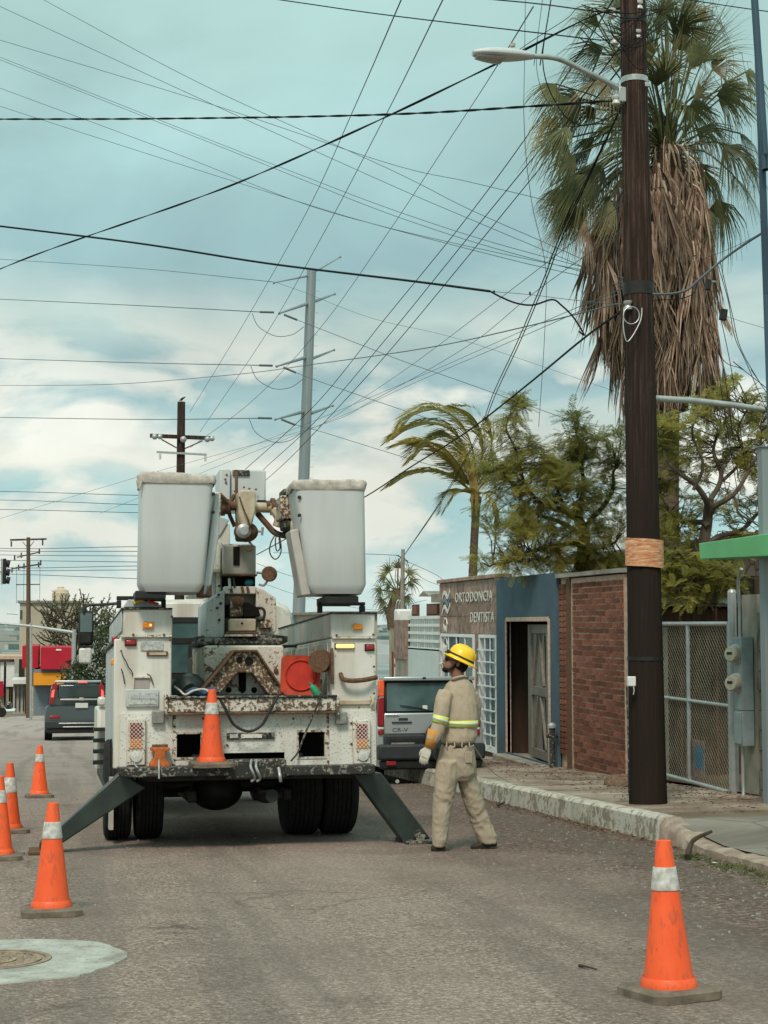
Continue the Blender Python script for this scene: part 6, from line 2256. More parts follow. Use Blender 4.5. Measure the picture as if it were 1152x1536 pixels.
# boots
for (pts, d) in (([(646.5, 1270), (656, 1272), (668, 1272)], -0.06), ([(706, 1270), (722, 1269), (738, 1266), (745, 1264)], 0.12)):
    b0 = MB()
    c0, c1 = pp_(*pts[0], d), pp_(*pts[-1], d)
    axis = (c1 - c0)
    rr = []
    for i in range(9):
        u = i / 8
        c = c0.lerp(c1, u)
        h = [0.035, 0.05, 0.055, 0.06, 0.07, 0.085, 0.095, 0.095, 0.08][i]
        w_ = [0.03, 0.045, 0.05, 0.05, 0.045, 0.042, 0.042, 0.042, 0.034][i]
        if d < 0:
            w_ *= 1.1
        base = c.z - 0.025 if d > 0 else 0.004 
        rr.append([Vector((c.x, c.y + w_ * math.copysign(abs(math.cos(t_)) ** .7, math.cos(t_)), base + h * 0.5 + h * 0.5 * math.copysign(abs(math.sin(t_)) ** .7, math.sin(t_)))) for t_ in [2 * math.pi * j / 14 for j in range(14)]])
    b0.loft(rr)
    bo_ = part('boot', b0, M['boot'], ww, smooth=60)
    so2 = MB().loft([[Vector((p.x, p.y, r_[0].z * 0 + min(q.z for q in r_) - 0.004)) for p in [Vector((r_[0].x, min(q.y for q in r_) - .004, 0)), Vector((r_[0].x, max(q.y for q in r_) + .004, 0))]] + [Vector((p.x, p.y, min(q.z for q in r_) + 0.018)) for p in [Vector((r_[0].x, max(q.y for q in r_) + .004, 0)), Vector((r_[0].x, min(q.y for q in r_) - .004, 0))]] for r_ in rr])
    part('sole', so2, M['black'], bo_)


# gloves: leather cuff and cotton hand
def hand(wr, dirv, side, curl, name='glove'):
    """wr wrist, dirv towards the fingertips, side the palm width direction (towards the thumb)"""
    d = Vector(dirv).normalized()
    s_ = (Vector(side) - d * Vector(side).dot(d)).normalized()
    nrm = d.cross(s_)
    mb = MB()
    # palm
    rings = []
    for i in range(6):
        u = i / 5
        c = wr + d * (0.095 * u)
        w_ = [0.032, 0.038, 0.045, 0.048, 0.048, 0.044][i]
        h = [0.026, 0.024, 0.022, 0.021, 0.019, 0.016][i]
        rings.append([c + s_ * w_ * math.cos(t_) + nrm * h * math.sin(t_) for t_ in [2 * math.pi * j / 14 for j in range(14)]])
    mb.loft(rings)
    for i, (o_, ln) in enumerate(((0.034, 0.072), (0.012, 0.080), (-0.011, 0.075), (-0.033, 0.060))):
        b0 = wr + d * 0.085 + s_ * o_
        a1 = curl * (0.8 + 0.15 * i)
        p1 = b0 + (d * math.cos(a1 * .5) + nrm * math.sin(a1 * .5)) * ln * 0.45
        p2 = p1 + (d * math.cos(a1 * 1.3) + nrm * math.sin(a1 * 1.3)) * ln * 0.32
        p3 = p2 + (d * math.cos(a1 * 2.0) + nrm * math.sin(a1 * 2.0)) * ln * 0.27
        mb.tube([b0 - d * 0.02, b0, p1, p2, p3], [0.0115, 0.0115, 0.0108, 0.010, 0.008], 10)
    t0 = wr + d * 0.03 + s_ * 0.032
    t1 = t0 + (d * 0.7 + s_ * 0.7 + nrm * 0.2).normalized() * 0.034
    t2 = t1 + (d * 0.95 + s_ * 0.25 + nrm * 0.35).normalized() * 0.030
    t3 = t2 + (d * 1.0 + s_ * 0.0 + nrm * 0.5).normalized() * 0.024
    mb.tube([t0 - s_ * 0.012, t0, t1, t2, t3], [0.015, 0.015, 0.0135, 0.012, 0.009], 10)
    return remeshed(name, mb, M['glove'], ww, 0.0042, 3)


w0 = pp_(642.5, 1121, -0.172)
hand(w0, pp_(633, 1146, -0.17) - w0, Vector((-0.85, 0.5, 0)), 0.35)
cuff('glove_cuff', pp_(653, 1097, -0.155), pp_(643, 1122, -0.172), 0.068, 0.040, M['leather'], ww)
w1 = pp_(690, 1118, 0.26)
hand(w1, Vector((-0.2, 0.25, -0.9)), Vector((-0.9, 0.3, 0)), 0.5)
cuff('glove_cuff', pp_(697, 1104, 0.235), w1, 0.062, 0.040, M['leather'], ww)
# rope from his belt to the pavement
pts = [PF.m @ pp_(710, 1118, -0.10) + wl, atY(718, 1130, 13.9), atY(729, 1147, 15.2), atY(743, 1161, 17.0), atY(762, 1172, 18.3), atY(776, 1176, 18.8)]
pts[-1].z = sz(6, pts[-1].y) + 0.012
pts[-2].z = max(pts[-2].z, sz(6, pts[-2].y) + 0.012)
rp_ = thing('rope', 'thin pale rope running from the belt of the worker to the pavement', 'rope', pts[0])
rp_.location = pts[-1]
wpart('cord', MB().tube(catmull(pts, 6), 0.0055, 6), M['rope'], rp_, smooth=True)
# ================================================================ poles
def lpt(px, py, Y):
    return atY(px, py, Y)


def rpx(px_, Y):
    return px_ * Y / FPX


PY = 15.5
pb = Vector((5.99, PY, rz(PY) + 0.215))
up = thing('utility_pole', 'thick dark wooden utility pole standing on the pavement near the kerb', 'utility pole', pb)
ptop = atY(949, 0, PY)
ptop2 = pb + (ptop - pb) * 1.16
rings = []
for i in range(25):
    u = i / 24
    c = pb.lerp(ptop2, u) - pb
    r_ = 0.193 - 0.065 * min(1, u * 1.05)
    if u < 0.02:
        r_ += 0.01
    n = 36
    rings.append([c + Vector((math.cos(2 * math.pi * j / n), math.sin(2 * math.pi * j / n), 0)) * (r_ + (-0.008 if noise.noise(Vector((j * 0.9, u * 1.2, 0))) > 0.28 else 0)) - (Vector((0, 0, 0.3)) if i == 0 else Vector()) for j in range(n)])
part('shaft', MB().loft(rings), M['polewood'], up, smooth=60)


def up_(px, py, d=0.0):
    return atY(px, py, PY + d) - pb


def axis_at(py):
    # pole axis point at picture height py
    u = (1207 - py) / 1207
    return pb + (ptop - pb) * u - pb


def radius_at(py):
    return 0.193 - 0.065 * min(1, (1207 - py) / 1207 * 1.05 / 1.16)


# plywood notice bent round the shaft
c = MB()
ra = radius_at(830) + 0.012
pts_o = []
gr = []
for i in range(13):
    a = R(180 + 8 + i * (164 / 12))
    gr.append((math.cos(a) * ra * 1.07, math.sin(a) * ra))
q = axis_at(830)
t0_, t1_ = up_(957, 808, -ra).z, up_(957, 850, -ra).z
vs = []
for k_, dr_ in ((0, 0), (1, 0.012)):
    for zi in range(5):
        for i, (x, y) in enumerate(gr):
            s_ = 1 + dr_ / ra
            z = t1_ + (t0_ - t1_) * zi / 4 - 0.035 * (i / 12 - 0.5) + noise.noise(Vector((i, zi, 0))) * 0.004
            vs.append((q.x + x * s_, q.y + y * s_, z))
fs = []
for k_ in range(2):
    for zi in range(4):
        for i in range(12):
            a = k_ * 65 + zi * 13 + i
            fs.append((a, a + 1, a + 14, a + 13))
for i in range(12):
    fs.append((i, i + 1, 65 + i + 1, 65 + i))
    fs.append((52 + i, 52 + i + 1, 117 + i + 1, 117 + i))
for zi in range(4):
    fs.append((zi * 13, (zi + 1) * 13, 65 + (zi + 1) * 13, 65 + zi * 13))
    fs.append((zi * 13 + 12, (zi + 1) * 13 + 12, 65 + (zi + 1) * 13 + 12, 65 + zi * 13 + 12))
c.add(vs, fs)
part('plywood_notice', c, M['plywood'], up, smooth=40, label='weathered blank orange plywood notice nailed round the pole')
part('junction_box', MB().obox(up_(947, 1022, -radius_at(1022) - 0.01), (0.085, 0.05, 0.10)), M['whitepaint'], up, bv=0.008)
part('box_wire', MB().tube(catmull([up_(950, 1027, -.21), up_(951, 1036, -.21), up_(950, 1042, -.20)], 4), 0.006, 6), M['rope'], up, True)
for py, h in ((126, 0.03), (444, 0.06), (450, 0.03), (35, 0.025), (995, 0.02)):
    q = axis_at(py)
    r_ = radius_at(py) + 0.006
    part('steel_band' if py != 444 else 'tape_wrap', MB().lathe([(r_ - 0.01, -h), (r_, -h), (r_, h), (r_ - 0.01, h)], q, (0, 0, 1), 28), M['alu'] if py in (126,) else M['black'], up, smooth=40)
part('band_lug', MB().obox(up_(970, 127, -0.1), (0.06, 0.04, 0.05)), M['alu'], up, bv=0.006)
for (a, b, s_) in ((918, 20, 1), (922, 60, 1), (958, 8, -1), (956, 52, -1), (924, 150, 1), (942, 458, 1)):
    q = up_(a, b, -0.10)
    po = part('insulator', MB().lathe([(0.02, -0.05), (0.045, -0.045), (0.045, -0.02), (0.028, 0), (0.045, 0.02), (0.045, 0.045), (0.02, 0.05)], q, (0, 0, 1), 16), M['clearlens'] if b != 458 else M['alu'], up, smooth=40)
    part('clevis', MB().bar(q + Vector((0.0, 0.03, 0.055)), q + Vector((0.10 * s_, 0.06, 0.055)), 0.025, 0.008), M['alu'], po)


def coil(cx, cy, rx, ry, d=-0.22, n=26, rot=0.0):
    return [up_(cx + rx * math.cos(2 * math.pi * j / n + rot), cy + ry * math.sin(2 * math.pi * j / n + rot), d) for j in range(n)]


part('wire_coil', MB().tube(coil(947, 473, 12, 13), 0.006, 6, closed=True), M['steel'], up, True)
part('wire_coil', MB().tube(catmull([up_(936, 462, -.2), up_(935, 490, -.22), up_(940, 512, -.23), (up_(950, 502, -.23)), up_(961, 480, -.22), up_(963, 462, -.2)], 5), 0.006, 6), M['steel'], up, True)
part('down_wire', MB().tube(catmull([up_(928, 160, -.12), up_(926, 300, -.14), up_(930, 430, -.15)], 6), 0.006, 6), M['black'], up, True)
part('down_wire', MB().tube(catmull([up_(940, 1030, -.15), up_(942, 1100, -.16), up_(943, 1190, -.16)], 6), 0.008, 6), M['bumper'], up, True)
part('side_arm', MB().tube([up_(972, 597, 0.1), up_(1040, 601, 0.15), up_(1095, 607, 0.2), up_(1145, 614, 0.25)], [0.034, 0.034, 0.032, 0.03], 14), M['steel'], up, True)
# tangle of jumper wires at the top
random.seed(21)
for i in range(9):
    a = (random.uniform(860, 925), random.uniform(5, 60))
    b = (random.uniform(930, 1010), random.uniform(-10, 90))
    m = ((a[0] + b[0]) / 2 + random.uniform(-15, 15), max(a[1], b[1]) + random.uniform(5, 50))
    part('jumper_wire', MB().tube(catmull([up_(*a, -0.15), up_(*m, -0.25), up_(*b, -0.1)], 8), 0.006, 5), M['wire'], up, True)
# street lamp
lb_ = atY(930, 132, PY)
sl_ = thing('street_lamp', 'pale shallow street lamp head on a curved arm clamped to the wooden pole', 'street lamp', lb_)


def sp_(px, py, d=0.0):
    return atY(px, py, PY + d) - lb_


part('arm', MB().tube(catmull([sp_(932, 134, -0.1), sp_(905, 120, -0.15), sp_(880, 108, -0.2), (sp_(852, 94, -0.25)), sp_(830, 86.5, -0.3), sp_(797, 84, -0.35)], 5), 0.028, 12), M['steel'], sl_, True)
part('clamp', MB().obox(sp_(932, 143, -0.1), (0.08, 0.09, 0.16)), M['steel'], sl_, bv=0.01)
# head: flat teardrop dome
a, b = sp_(709, 79, -0.45), sp_(800, 84, -0.35)
L_ = (b - a)
rings = []
for i in range(15):
    u = i / 14
    c = a.lerp(b, u)
    w_ = 0.135 * (math.sin(math.pi * min(1, (u * 0.93 + 0.02))) ** 0.5) * (1 - 0.45 * u * u) + 0.01
    h = 0.075 * (math.sin(math.pi * (u * 0.94 + 0.03)) ** 0.6)
    dip = 0.03 * math.sin(math.pi * u)
    rings.append([c + Vector((0, w_ * math.cos(t_), h * max(math.sin(t_), 0) * 1.1 + dip * 0.2 - 0.035 * max(-math.sin(t_), 0) - dip)) for t_ in [2 * math.pi * j / 20 for j in range(20)]])
part('head', MB().loft(rings), M['bucket'], sl_, smooth=60)
rings2 = []
for i in range(9):
    u = 0.05 + i / 8 * 0.42
    c = a.lerp(b, u)
    w_ = 0.115 * (math.sin(math.pi * min(1, (u * 0.93 + 0.02))) ** 0.5)
    dip = 0.03 * math.sin(math.pi * u)
    rings2.append([c + Vector((0, w_ * math.cos(t_), -dip - 0.03 - 0.03 * (1 if math.sin(t_) < 0 else 0) * abs(math.sin(t_)))) for t_ in [2 * math.pi * j / 16 for j in range(16)]])
part('lens', MB().loft(rings2), basic('lamp_diffuser', (0.33, 0.34, 0.30), 0.3, 0.2, 60), sl_, smooth=60)
part('photocell', MB().cyl(sp_(769, 70, -0.4), sp_(769, 65.5, -0.4), 0.028), M['cream'], sl_, True)

# --- steel transmission monopole
QY = 70.0
qb = atY(452, 930, QY)
base = Vector((atY(450.5, 1000, QY).x, QY, ground_z(QY)))
mp = thing('steel_transmission_pole', 'tall grey steel transmission pole with four pairs of cross arms', 'transmission pole', base)


def q_(px, py, d=0.0):
    return atY(px, py, QY + d) - base


ax0 = Vector((0, 0, 0))
ax1 = q_(467.5, 404)
ax0 = q_(448.5, 960) + (q_(448.5, 960) - ax1) * 0.35
ax0.z = 0
part('shaft', MB().tube([ax0, ax1], [rpx(10.5, QY), rpx(7.2, QY)], 12), M['pylon'], mp, smooth=20)
arms = [((461, 414), (411, 424), 1.6), ((472, 408), (510, 385.5), 1.6), ((462, 455), (419, 470), 2.6), ((470, 453), (502, 441), 2.4), ((459, 536), (415, 549.5), 2.6), ((468, 538), (501, 525), 2.4), ((457, 617), (413, 629), 2.6), ((467, 620), (499, 608.5), 2.4)]
for (a, b, w_) in arms:
    ao = part('cross_arm', MB().tube([q_(*a), q_(*b, -3.0 if b[0] < 450 else 3.0)], [rpx(w_ * 1.1, QY), rpx(w_ * 0.5, QY)], 8), M['pylon'], mp, True)
    part('arm_tip', MB().ball(q_(*b, -3.0 if b[0] < 450 else 3.0), rpx(2.2, QY), 8, 6), M['pylon'], ao, True)
for (a, b) in (((390, 468), (411, 468.5)), ((426, 472), (446, 480)), ((389, 548), (409, 548.5)), ((425, 551), (444, 559)), ((387, 627), (408, 627.5)), ((422, 629), (443, 637.5))):
    part('insulator_string', MB().tube([q_(*a, -3), q_(*b, -3)], rpx(1.6, QY), 8), M['wire_grey'], mp, True)
for k_ in range(3):
    y0_ = (470, 549, 629)[k_]
    x0_ = (378, 376, 374)[k_]
    part('jumper_loop', MB().tube(catmull([q_(x0_, y0_, -3), q_(x0_ + 10, y0_ + 20, -3), q_(x0_ + 35, y0_ + 34, -3), q_(x0_ + 60, y0_ + 32, -3), q_(x0_ + 78, y0_ + 20, -3)], 6), rpx(0.5, QY), 5), M['wire_grey'], mp, True)
for i in range(30):
    py = 420 + i * 16.5
    u = (py - 404) / (900 - 404)
    px = 467.5 + (451 - 467.5) * u + 8.0
    part('step_peg', MB().bar(q_(px, py), q_(px + 4.5, py), rpx(0.5, QY)), M['pylon'], mp)

# --- dark wooden pole behind the truck
DY = 60.0
db = Vector((atY(272, 1000, DY).x, DY, ground_z(DY)))
dp = thing('wooden_pole', 'dark wooden pole with a cross arm behind the left bucket, bird on top', 'utility pole', db)


def d_(px, py, d=0.0):
    return atY(px, py, DY + d) - db


top = d_(272, 603)
part('shaft', MB().tube([Vector((top.x, 0, 0)), top], [rpx(8.5, DY), rpx(5.8, DY)], 12), M['polewood'], dp, 40)
part('cross_arm', MB().bar(d_(225, 653.5, -0.2), d_(321, 657.5, -0.2), rpx(5.5, DY), rpx(5.5, DY)), M['polewood'], dp)
part('lower_arm', MB().bar(d_(235, 678, -0.2), d_(310, 682, -0.2), rpx(3, DY), rpx(3, DY)), M['steel'], dp)
part('brace', MB().bar(d_(242, 659, -0.2), d_(267, 673, -0.2), rpx(1.8, DY)), M['bumper'], dp)
part('brace', MB().bar(d_(304, 661, -0.2), d_(277, 673, -0.2), rpx(1.8, DY)), M['bumper'], dp)
for (a, b, r_) in ((232, 655, 4.5), (240, 655, 4), (275, 659, 5), (311, 659, 4.5), (318, 658, 4)):
    part('insulator', MB().ball(d_(a, b, -0.35), rpx(r_, DY), 10, 8), M['steel'], dp, True)
for (a, b) in ((240, 681), (308, 684)):
    part('insulator', MB().cyl(d_(a, b, -0.2), d_(a, b + 8, -0.2), rpx(1.8, DY)), M['clearlens'], dp, True)
bd = thing('bird', 'small dark bird perched on top of the dark wooden pole', 'bird', db + top + Vector((0, 0, 0.01)))
bmx = MB()
k = rpx(1, DY)
rings = []
for i in range(9):
    u = i / 8
    cx = (-3.2 + 8.5 * u) * k
    cz = (1.5 + 5.5 * u) * k
    r_ = [0.3, 0.8, 1.5, 2.1, 2.2, 1.9, 1.4, 1.5, 0.9][i] * k
    rings.append([Vector((cx, r_ * math.cos(t_), cz + r_ * math.sin(t_))) for t_ in [2 * math.pi * j / 12 for j in range(12)]])
bmx.loft(rings)
bb_ = part('body', bmx, M['hair'], bd, smooth=True)
part('beak', MB().tube([Vector((5.1 * k, 0, 7.2 * k)), Vector((7.4 * k, 0, 7.6 * k))], [0.5 * k, 0.05 * k], 6), M['black'], bd, True)
for s_ in (-1, 1):
    part('leg', MB().cyl((0.5 * k, s_ * 0.6 * k, 0), (0.8 * k, s_ * 0.5 * k, 2.4 * k), 0.25 * k), M['black'], bd)

# --- far left wooden pole
LY = 96.0
lb2 = Vector((atY(43, 1075, LY).x, LY, ground_z(LY)))
lp = thing('wooden_pole', 'distant brown pole with several stacked cross arms by the red store', 'utility pole', lb2)


def l_(px, py, d=0.0):
    return atY(px, py, LY + d) - lb2


top = l_(42.5, 806)
part('shaft', MB().tube([Vector((0, 0, 0)), top], [rpx(4.2, LY), rpx(2.8, LY)], 10), M['palmbark'], lp, 40)
for (a, b, w_) in (((15, 810), (70, 808.5), 2.6), ((25, 836), (60, 828), 1.8), ((18, 853), (62, 846), 2.2), ((24, 877), (60, 876.5), 1.4)):
    part('cross_arm', MB().bar(l_(*a), l_(*b), rpx(w_, LY)), M['bumper'], lp)
for (a, b) in ((17, 817), (64, 815), (22, 838), (32, 834), (59, 828), (18, 856), (28, 852), (36, 850), (58, 848), (61, 845)):
    part('insulator', MB().tube([l_(a, b - 5), l_(a, b + 3)], rpx(1.3, LY), 6), M['bumper'], lp, True)
part('brace', MB().bar(l_(34, 813), l_(41, 821), rpx(1, LY)), M['bumper'], lp)
part('brace', MB().bar(l_(51, 812), l_(44, 821), rpx(1, LY)), M['bumper'], lp)
for a in (25, 36, 60):
    part('guy_wire', MB().tube([l_(a, 850), l_(a - 0.5, 905)], rpx(0.3, LY), 4), M['wire_grey'], lp)
# slim lamp post with long mast arm
SY = 88.0
sb_ = Vector((atY(46.5, 1075, SY).x, SY, ground_z(SY)))
sp2 = thing('slim_mast_pole', 'slim pale steel pole with a long mast arm in front of the store', 'signal mast', sb_)


def s_p(px, py, d=0.0):
    return atY(px, py, SY + d) - sb_


part('post', MB().tube([Vector((0, 0, 0)), s_p(46.5, 934)], rpx(2.0, SY), 10), M['steel'], sp2, True)
part('mast_arm', MB().tube([s_p(-40, 928), s_p(0, 935), s_p(46, 939), s_p(112, 949)], [rpx(1.4, SY), rpx(1.6, SY), rpx(2, SY), rpx(2.6, SY)], 8), M['steel'], sp2, True)
part('arm_post', MB().tube([Vector((s_p(111, 950).x, 0, 0)), s_p(111, 944)], rpx(3.2, SY), 10), M['steel'], sp2, True)
part('side_light', MB().tube([s_p(27, 921), s_p(10, 920)], rpx(1.2, SY), 6), M['steel'], sp2, True)
part('hazard_sleeve', MB().tube([s_p(49, 1030), s_p(49, 1072)], rpx(1.2, SY), 8), M['cream'], sp2, True)
# traffic light at left edge
TY = 42.0
tb_ = Vector((atY(-40, 1075, TY).x, TY, ground_z(TY)))
tl_ = thing('traffic_light', 'black traffic light seen side on at the left edge of the sky', 'traffic light', tb_)


def t_p(px, py, d=0.0):
    return atY(px, py, TY + d) - tb_


part('post', MB().tube([Vector((0, 0, 0)), Vector((0, 0, t_p(-40, 830).z))], 0.08, 12), M['steel'], tl_, True)
part('mast_arm', MB().tube([Vector((0, 0, t_p(-40, 857).z)), t_p(2, 857)], 0.035, 10), M['steel'], tl_, True)
part('back_rail', MB().bar(t_p(2.5, 838), t_p(2.5, 877), rpx(2.2, TY)), M['steel'], tl_)
hs_ = part('housing', MB().box(t_p(4, 857).x, t_p(9.5, 857).x, -0.12, 0.12, t_p(5, 876).z, t_p(5, 838).z), M['black'], tl_, bv=0.02)
for py in (845, 858, 870):
    a = t_p(9.5, py)
    part('visor', MB().tube([a, a + Vector((rpx(5, TY), 0, -0.02))], rpx(5.2, TY), 14), M['black'], hs_, smooth=40)
# concrete pole right of the truck
KY = 37.0
kb = Vector((atY(604, 1015, KY).x, KY, rz(KY) + 0.2))
kp = thing('concrete_pole', 'leaning grey concrete pole with conduits between truck and white house', 'utility pole', kb)


def k_p(px, py, d=0.0):
    return atY(px, py, KY + d) - kb


part('shaft', MB().tube([Vector((0, 0, 0)), k_p(603.5, 900), k_p(604.5, 824)], [rpx(5, KY), rpx(3.4, KY), rpx(2.8, KY)], 10), M['concrete'], kp, 40)
part('cap_arm', MB().bar(k_p(596, 833), k_p(612, 842), rpx(1.5, KY)), M['bumper'], kp)
for a in (595, 599):
    part('conduit', MB().tube(catmull([k_p(a, 1005), k_p(a - 2, 960), k_p(a - 1, 910), k_p(a + 3, 900), k_p(a + 5, 905)], 5), rpx(0.8, KY), 6), M['steel'], kp, True)
part('cable_drop', MB().tube(catmull([k_p(604, 832), k_p(596, 845), k_p(593, 870), k_p(600, 880)], 5), rpx(0.5, KY), 5), M['wire'], kp, True)
part('cable_drop', MB().tube(catmull([k_p(606, 836), k_p(613, 850), k_p(612, 880), k_p(607, 892)], 5), rpx(0.5, KY), 5), M['wire'], kp, True)
part('pole_box', MB().obox(k_p(602, 975, -0.12), (rpx(4, KY), 0.15, rpx(9, KY))), M['clearlens'], kp, bv=0.01)

# ================================================================ overhead cables
wn = [0]


def wire(label, pts, w=1.0, mat='wire', group=None, name='overhead_cable', cat='cable', twist=0, n=5, k_=8):
    """pts: (px, py, distance); w: thickness in picture points at the middle of the run"""
    P = [atY(a, b, Y) for a, b, Y in pts]
    if pts[0][0] < 0 or pts[0][1] < 0:
        P.insert(0, P[0] + (P[0] - P[1]).normalized() * 9.0)
    if pts[-1][0] > 1152:
        P.append(P[-1] + (P[-1] - P[-2]).normalized() * 6.0)
    q = catmull(P, k_)
    Ys = [p[2] for p in pts]
    r_ = rpx(w / 2, sorted(Ys)[len(Ys) // 2])
    org = P[0]
    mb = MB()
    if twist:
        off = r_ * 0.95
        for s_ in (0, math.pi):
            qq = []
            L_ = 0
            seg = []
            # resample
            for i in range(len(q) - 1):
                for j in range(4):
                    seg.append(q[i].lerp(q[i + 1], j / 4))
            seg.append(q[-1])
            for i, p in enumerate(seg):
                if i:
                    L_ += (p - seg[i - 1]).length
                ph = L_ * 2 * math.pi / twist + s_
                tdir = (seg[min(i + 1, len(seg) - 1)] - seg[max(i - 1, 0)]).normalized()
                nrm = tdir.cross(Vector((0, 0, 1))).normalized()
                qq.append(p - org + nrm * off * math.cos(ph) + Vector((0, 0, 1)) * off * math.sin(ph))
            mb.tube(qq, r_, n)
    else:
        mb.tube([p - org for p in q], r_, n)
    me = mb.mesh(name, M[mat], True)
    o = link(name, me, None, org)
    tag(o, label, cat, group)
    return o


A = 15.4
wire('thick black twisted cable crossing level from the left edge to the pole', [(-60, 179, 22), (250, 178, 20), (576, 172, 17.5), (820, 158, A), (905, 152, A), (925, 153, A)], 2.1, twist=0.7)
wire('thick black cable sagging from left across the steel pole, ending frayed', [(-60, 332, 24), (200, 364, 22), (400, 395, 20), (620, 422, 17.5), (735, 437, 16)], 3.4)
wire('black cable tail drooping in loops left of the wooden pole', [(735, 437, 16), (752, 446, 16), (775, 455, 16), (800, 457.5, 16), (828, 449.5, 16), (842, 458, 16), (860, 476, 16), (876, 502, 16), (868, 497, 16)], 3.0)
wire('thin grey line carrying on from the sagging cable to the pole', [(735, 437, 16), (795, 442, 16), (860, 450, A), (932, 457, A)], 1.0, 'wire_grey')
wire('pair of black cables climbing diagonally from lower left to pole top', [(-60, 428, 30), (70, 376, 27), (280, 303, 23), (400, 256, 21), (580, 175, 18), (750, 93, 16.3), (880, 28, A), (930, 12, A)], 1.7, twist=3.2)
wire('upper black cable running from top centre down to the pole', [(380, -6, 20), (576, 22, 18), (830, 52, A), (900, 60, A), (930, 58, A)], 2.2)
wire('short black cable along the top edge meeting the pole', [(660, -8, 18), (800, 5, 17), (885, 16, A), (930, 20, A)], 2.2)
wire('black cable leaving the pole top towards the upper right corner', [(960, -10, A), (1040, 1, 15), (1100, 10, 14), (1200, 24, 13)], 1.6)
wire('heavy grey cable rising from the pole to the right edge', [(1200, 322, 14.5), (1146, 348, 15), (1090, 385, A), (1048, 420, A), (1030, 435, A), (1005, 441, A), (975, 442, A), (950, 450, A)], 4.2, 'wire_grey')
wire('curled brown cable end under the heavy grey cable', [(1046, 424, A), (1040, 440, A), (1020, 448, A), (985, 450, A), (960, 450, A)], 1.6)
wire('long black cable falling from the pole behind the coconut palm to the right bucket', [(930, 468, A), (875, 508, 17), (790, 578, 20), (700, 648, 24), (620, 698, 28), (553, 742, 32), (500, 770, 36), (385, 832, 44)], 2.2)
# fan of thin lines from the upper left
fan = [[(40, -14), (300, 125), (576, 250), (700, 312), (836, 372), (938, 418)], [(-60, -18), (300, 148), (576, 273), (720, 335), (870, 398), (940, 428)], [(-60, 42), (300, 151), (576, 243), (700, 272), (805, 297), (940, 330)],
       [(-60, 62), (300, 204), (450, 262), (576, 310), (720, 358), (880, 402), (940, 418)], [(-60, 66), (300, 208), (460, 272), (576, 318), (720, 366), (890, 412), (940, 426)], [(-60, 110), (250, 225), (440, 300), (576, 340), (760, 382), (900, 410), (940, 418)],
       [(-60, 140), (250, 240), (440, 300), (560, 336), (760, 388), (880, 416), (940, 430)]]
for i, f_ in enumerate(fan):
    k = len(f_)
    wire('thin grey line descending from upper left, ' + ('highest of the seven at top left', 'second highest of the seven at left edge', 'third and flattest of the seven', 'fourth of the seven, upper of a close pair', 'fifth of the seven, lower of a close pair', 'sixth of the seven counted from the top', 'lowest of the seven at the left edge')[i], [(a, b, 44 - 4 * j) for j, (a, b) in enumerate(f_)], 1.0, 'wire_grey', 'thin lines descending from upper left')
# steep lines from the upper right down to the far poles
steep = [[(606, -10), (530, 165), (460, 318), (370, 478), (285, 618)], [(670, -12), (576, 178), (480, 360), (400, 500), (300, 648)], [(800, 10), (745, 100), (700, 170), (576, 358), (478, 495), (380, 600), (285, 672)],
         [(932, -20), (870, 80), (790, 205), (690, 340), (576, 480), (474, 606), (370, 702), (330, 735)], [(938, 60), (850, 175), (700, 359), (576, 512), (474, 631), (400, 700), (365, 735)], [(940, 90), (860, 190), (820, 240), (700, 387), (576, 536), (471, 650), (430, 692), (390, 728)]]
for i, f_ in enumerate(steep):
    k = len(f_)
    wire(('leftmost thin line falling steeply from top centre to the bird pole', 'middle of three thin lines falling steeply to the bird pole', 'rightmost thin line falling steeply to the bird pole from the lamp', 'upper line of the dark trio falling steeply across the steel pole', 'middle line of the dark trio falling steeply across the steel pole', 'lower line of the dark trio falling steeply across the steel pole')[i], [(a, b, 15.5 + (60 - 15.5) * j / (k - 1)) for j, (a, b) in enumerate(f_)], 1.2 if i > 2 else 1.0, 'wire_grey' if i < 3 else 'wire', ('steep thin lines to the dark wooden pole', 'trio of steep dark lines')[i > 2])
# near-vertical droppers
wire('single thin dropper hanging almost vertically left of the fan palm', [(788, -10, 16), (786, 180, 16), (797, 300, 17), (818, 400, 18), (817, 500, 19), (808, 640, 20)], 1.0, 'wire_grey')
wire('black lead looping from pole top past the lamp to its arm', [(828, -10, A), (818, 50, A), (814, 90, A), (822, 130, A), (846, 172, A), (872, 188, A), (900, 182, A), (925, 170, A)], 2.0)
wire('second thin lead beside the lamp loop', [(815, -10, 16), (806, 60, 16), (806, 110, 16), (820, 150, 16), (850, 178, A)], 1.0)
wire('black lead drooping under the lamp arm to the insulator', [(900, 20, A), (870, 10, A), (850, 28, A), (800, 60, A), (745, 98, A)], 1.2)
for d_x in (0, 4):
    wire(('left', 'right')[d_x > 0] + ' line of the pair running down over the coconut palm to the concrete pole', [(932, 160, 15.6), (842 + d_x, 350, 17), (815 + d_x, 420, 19), (775 + d_x, 515, 23), (740 + d_x, 590, 27), (715 + d_x * .6, 655, 30), (665 + d_x * .5, 745, 34), (607, 832, 37)], 1.4, 'wire', 'paired lines down to the concrete pole')
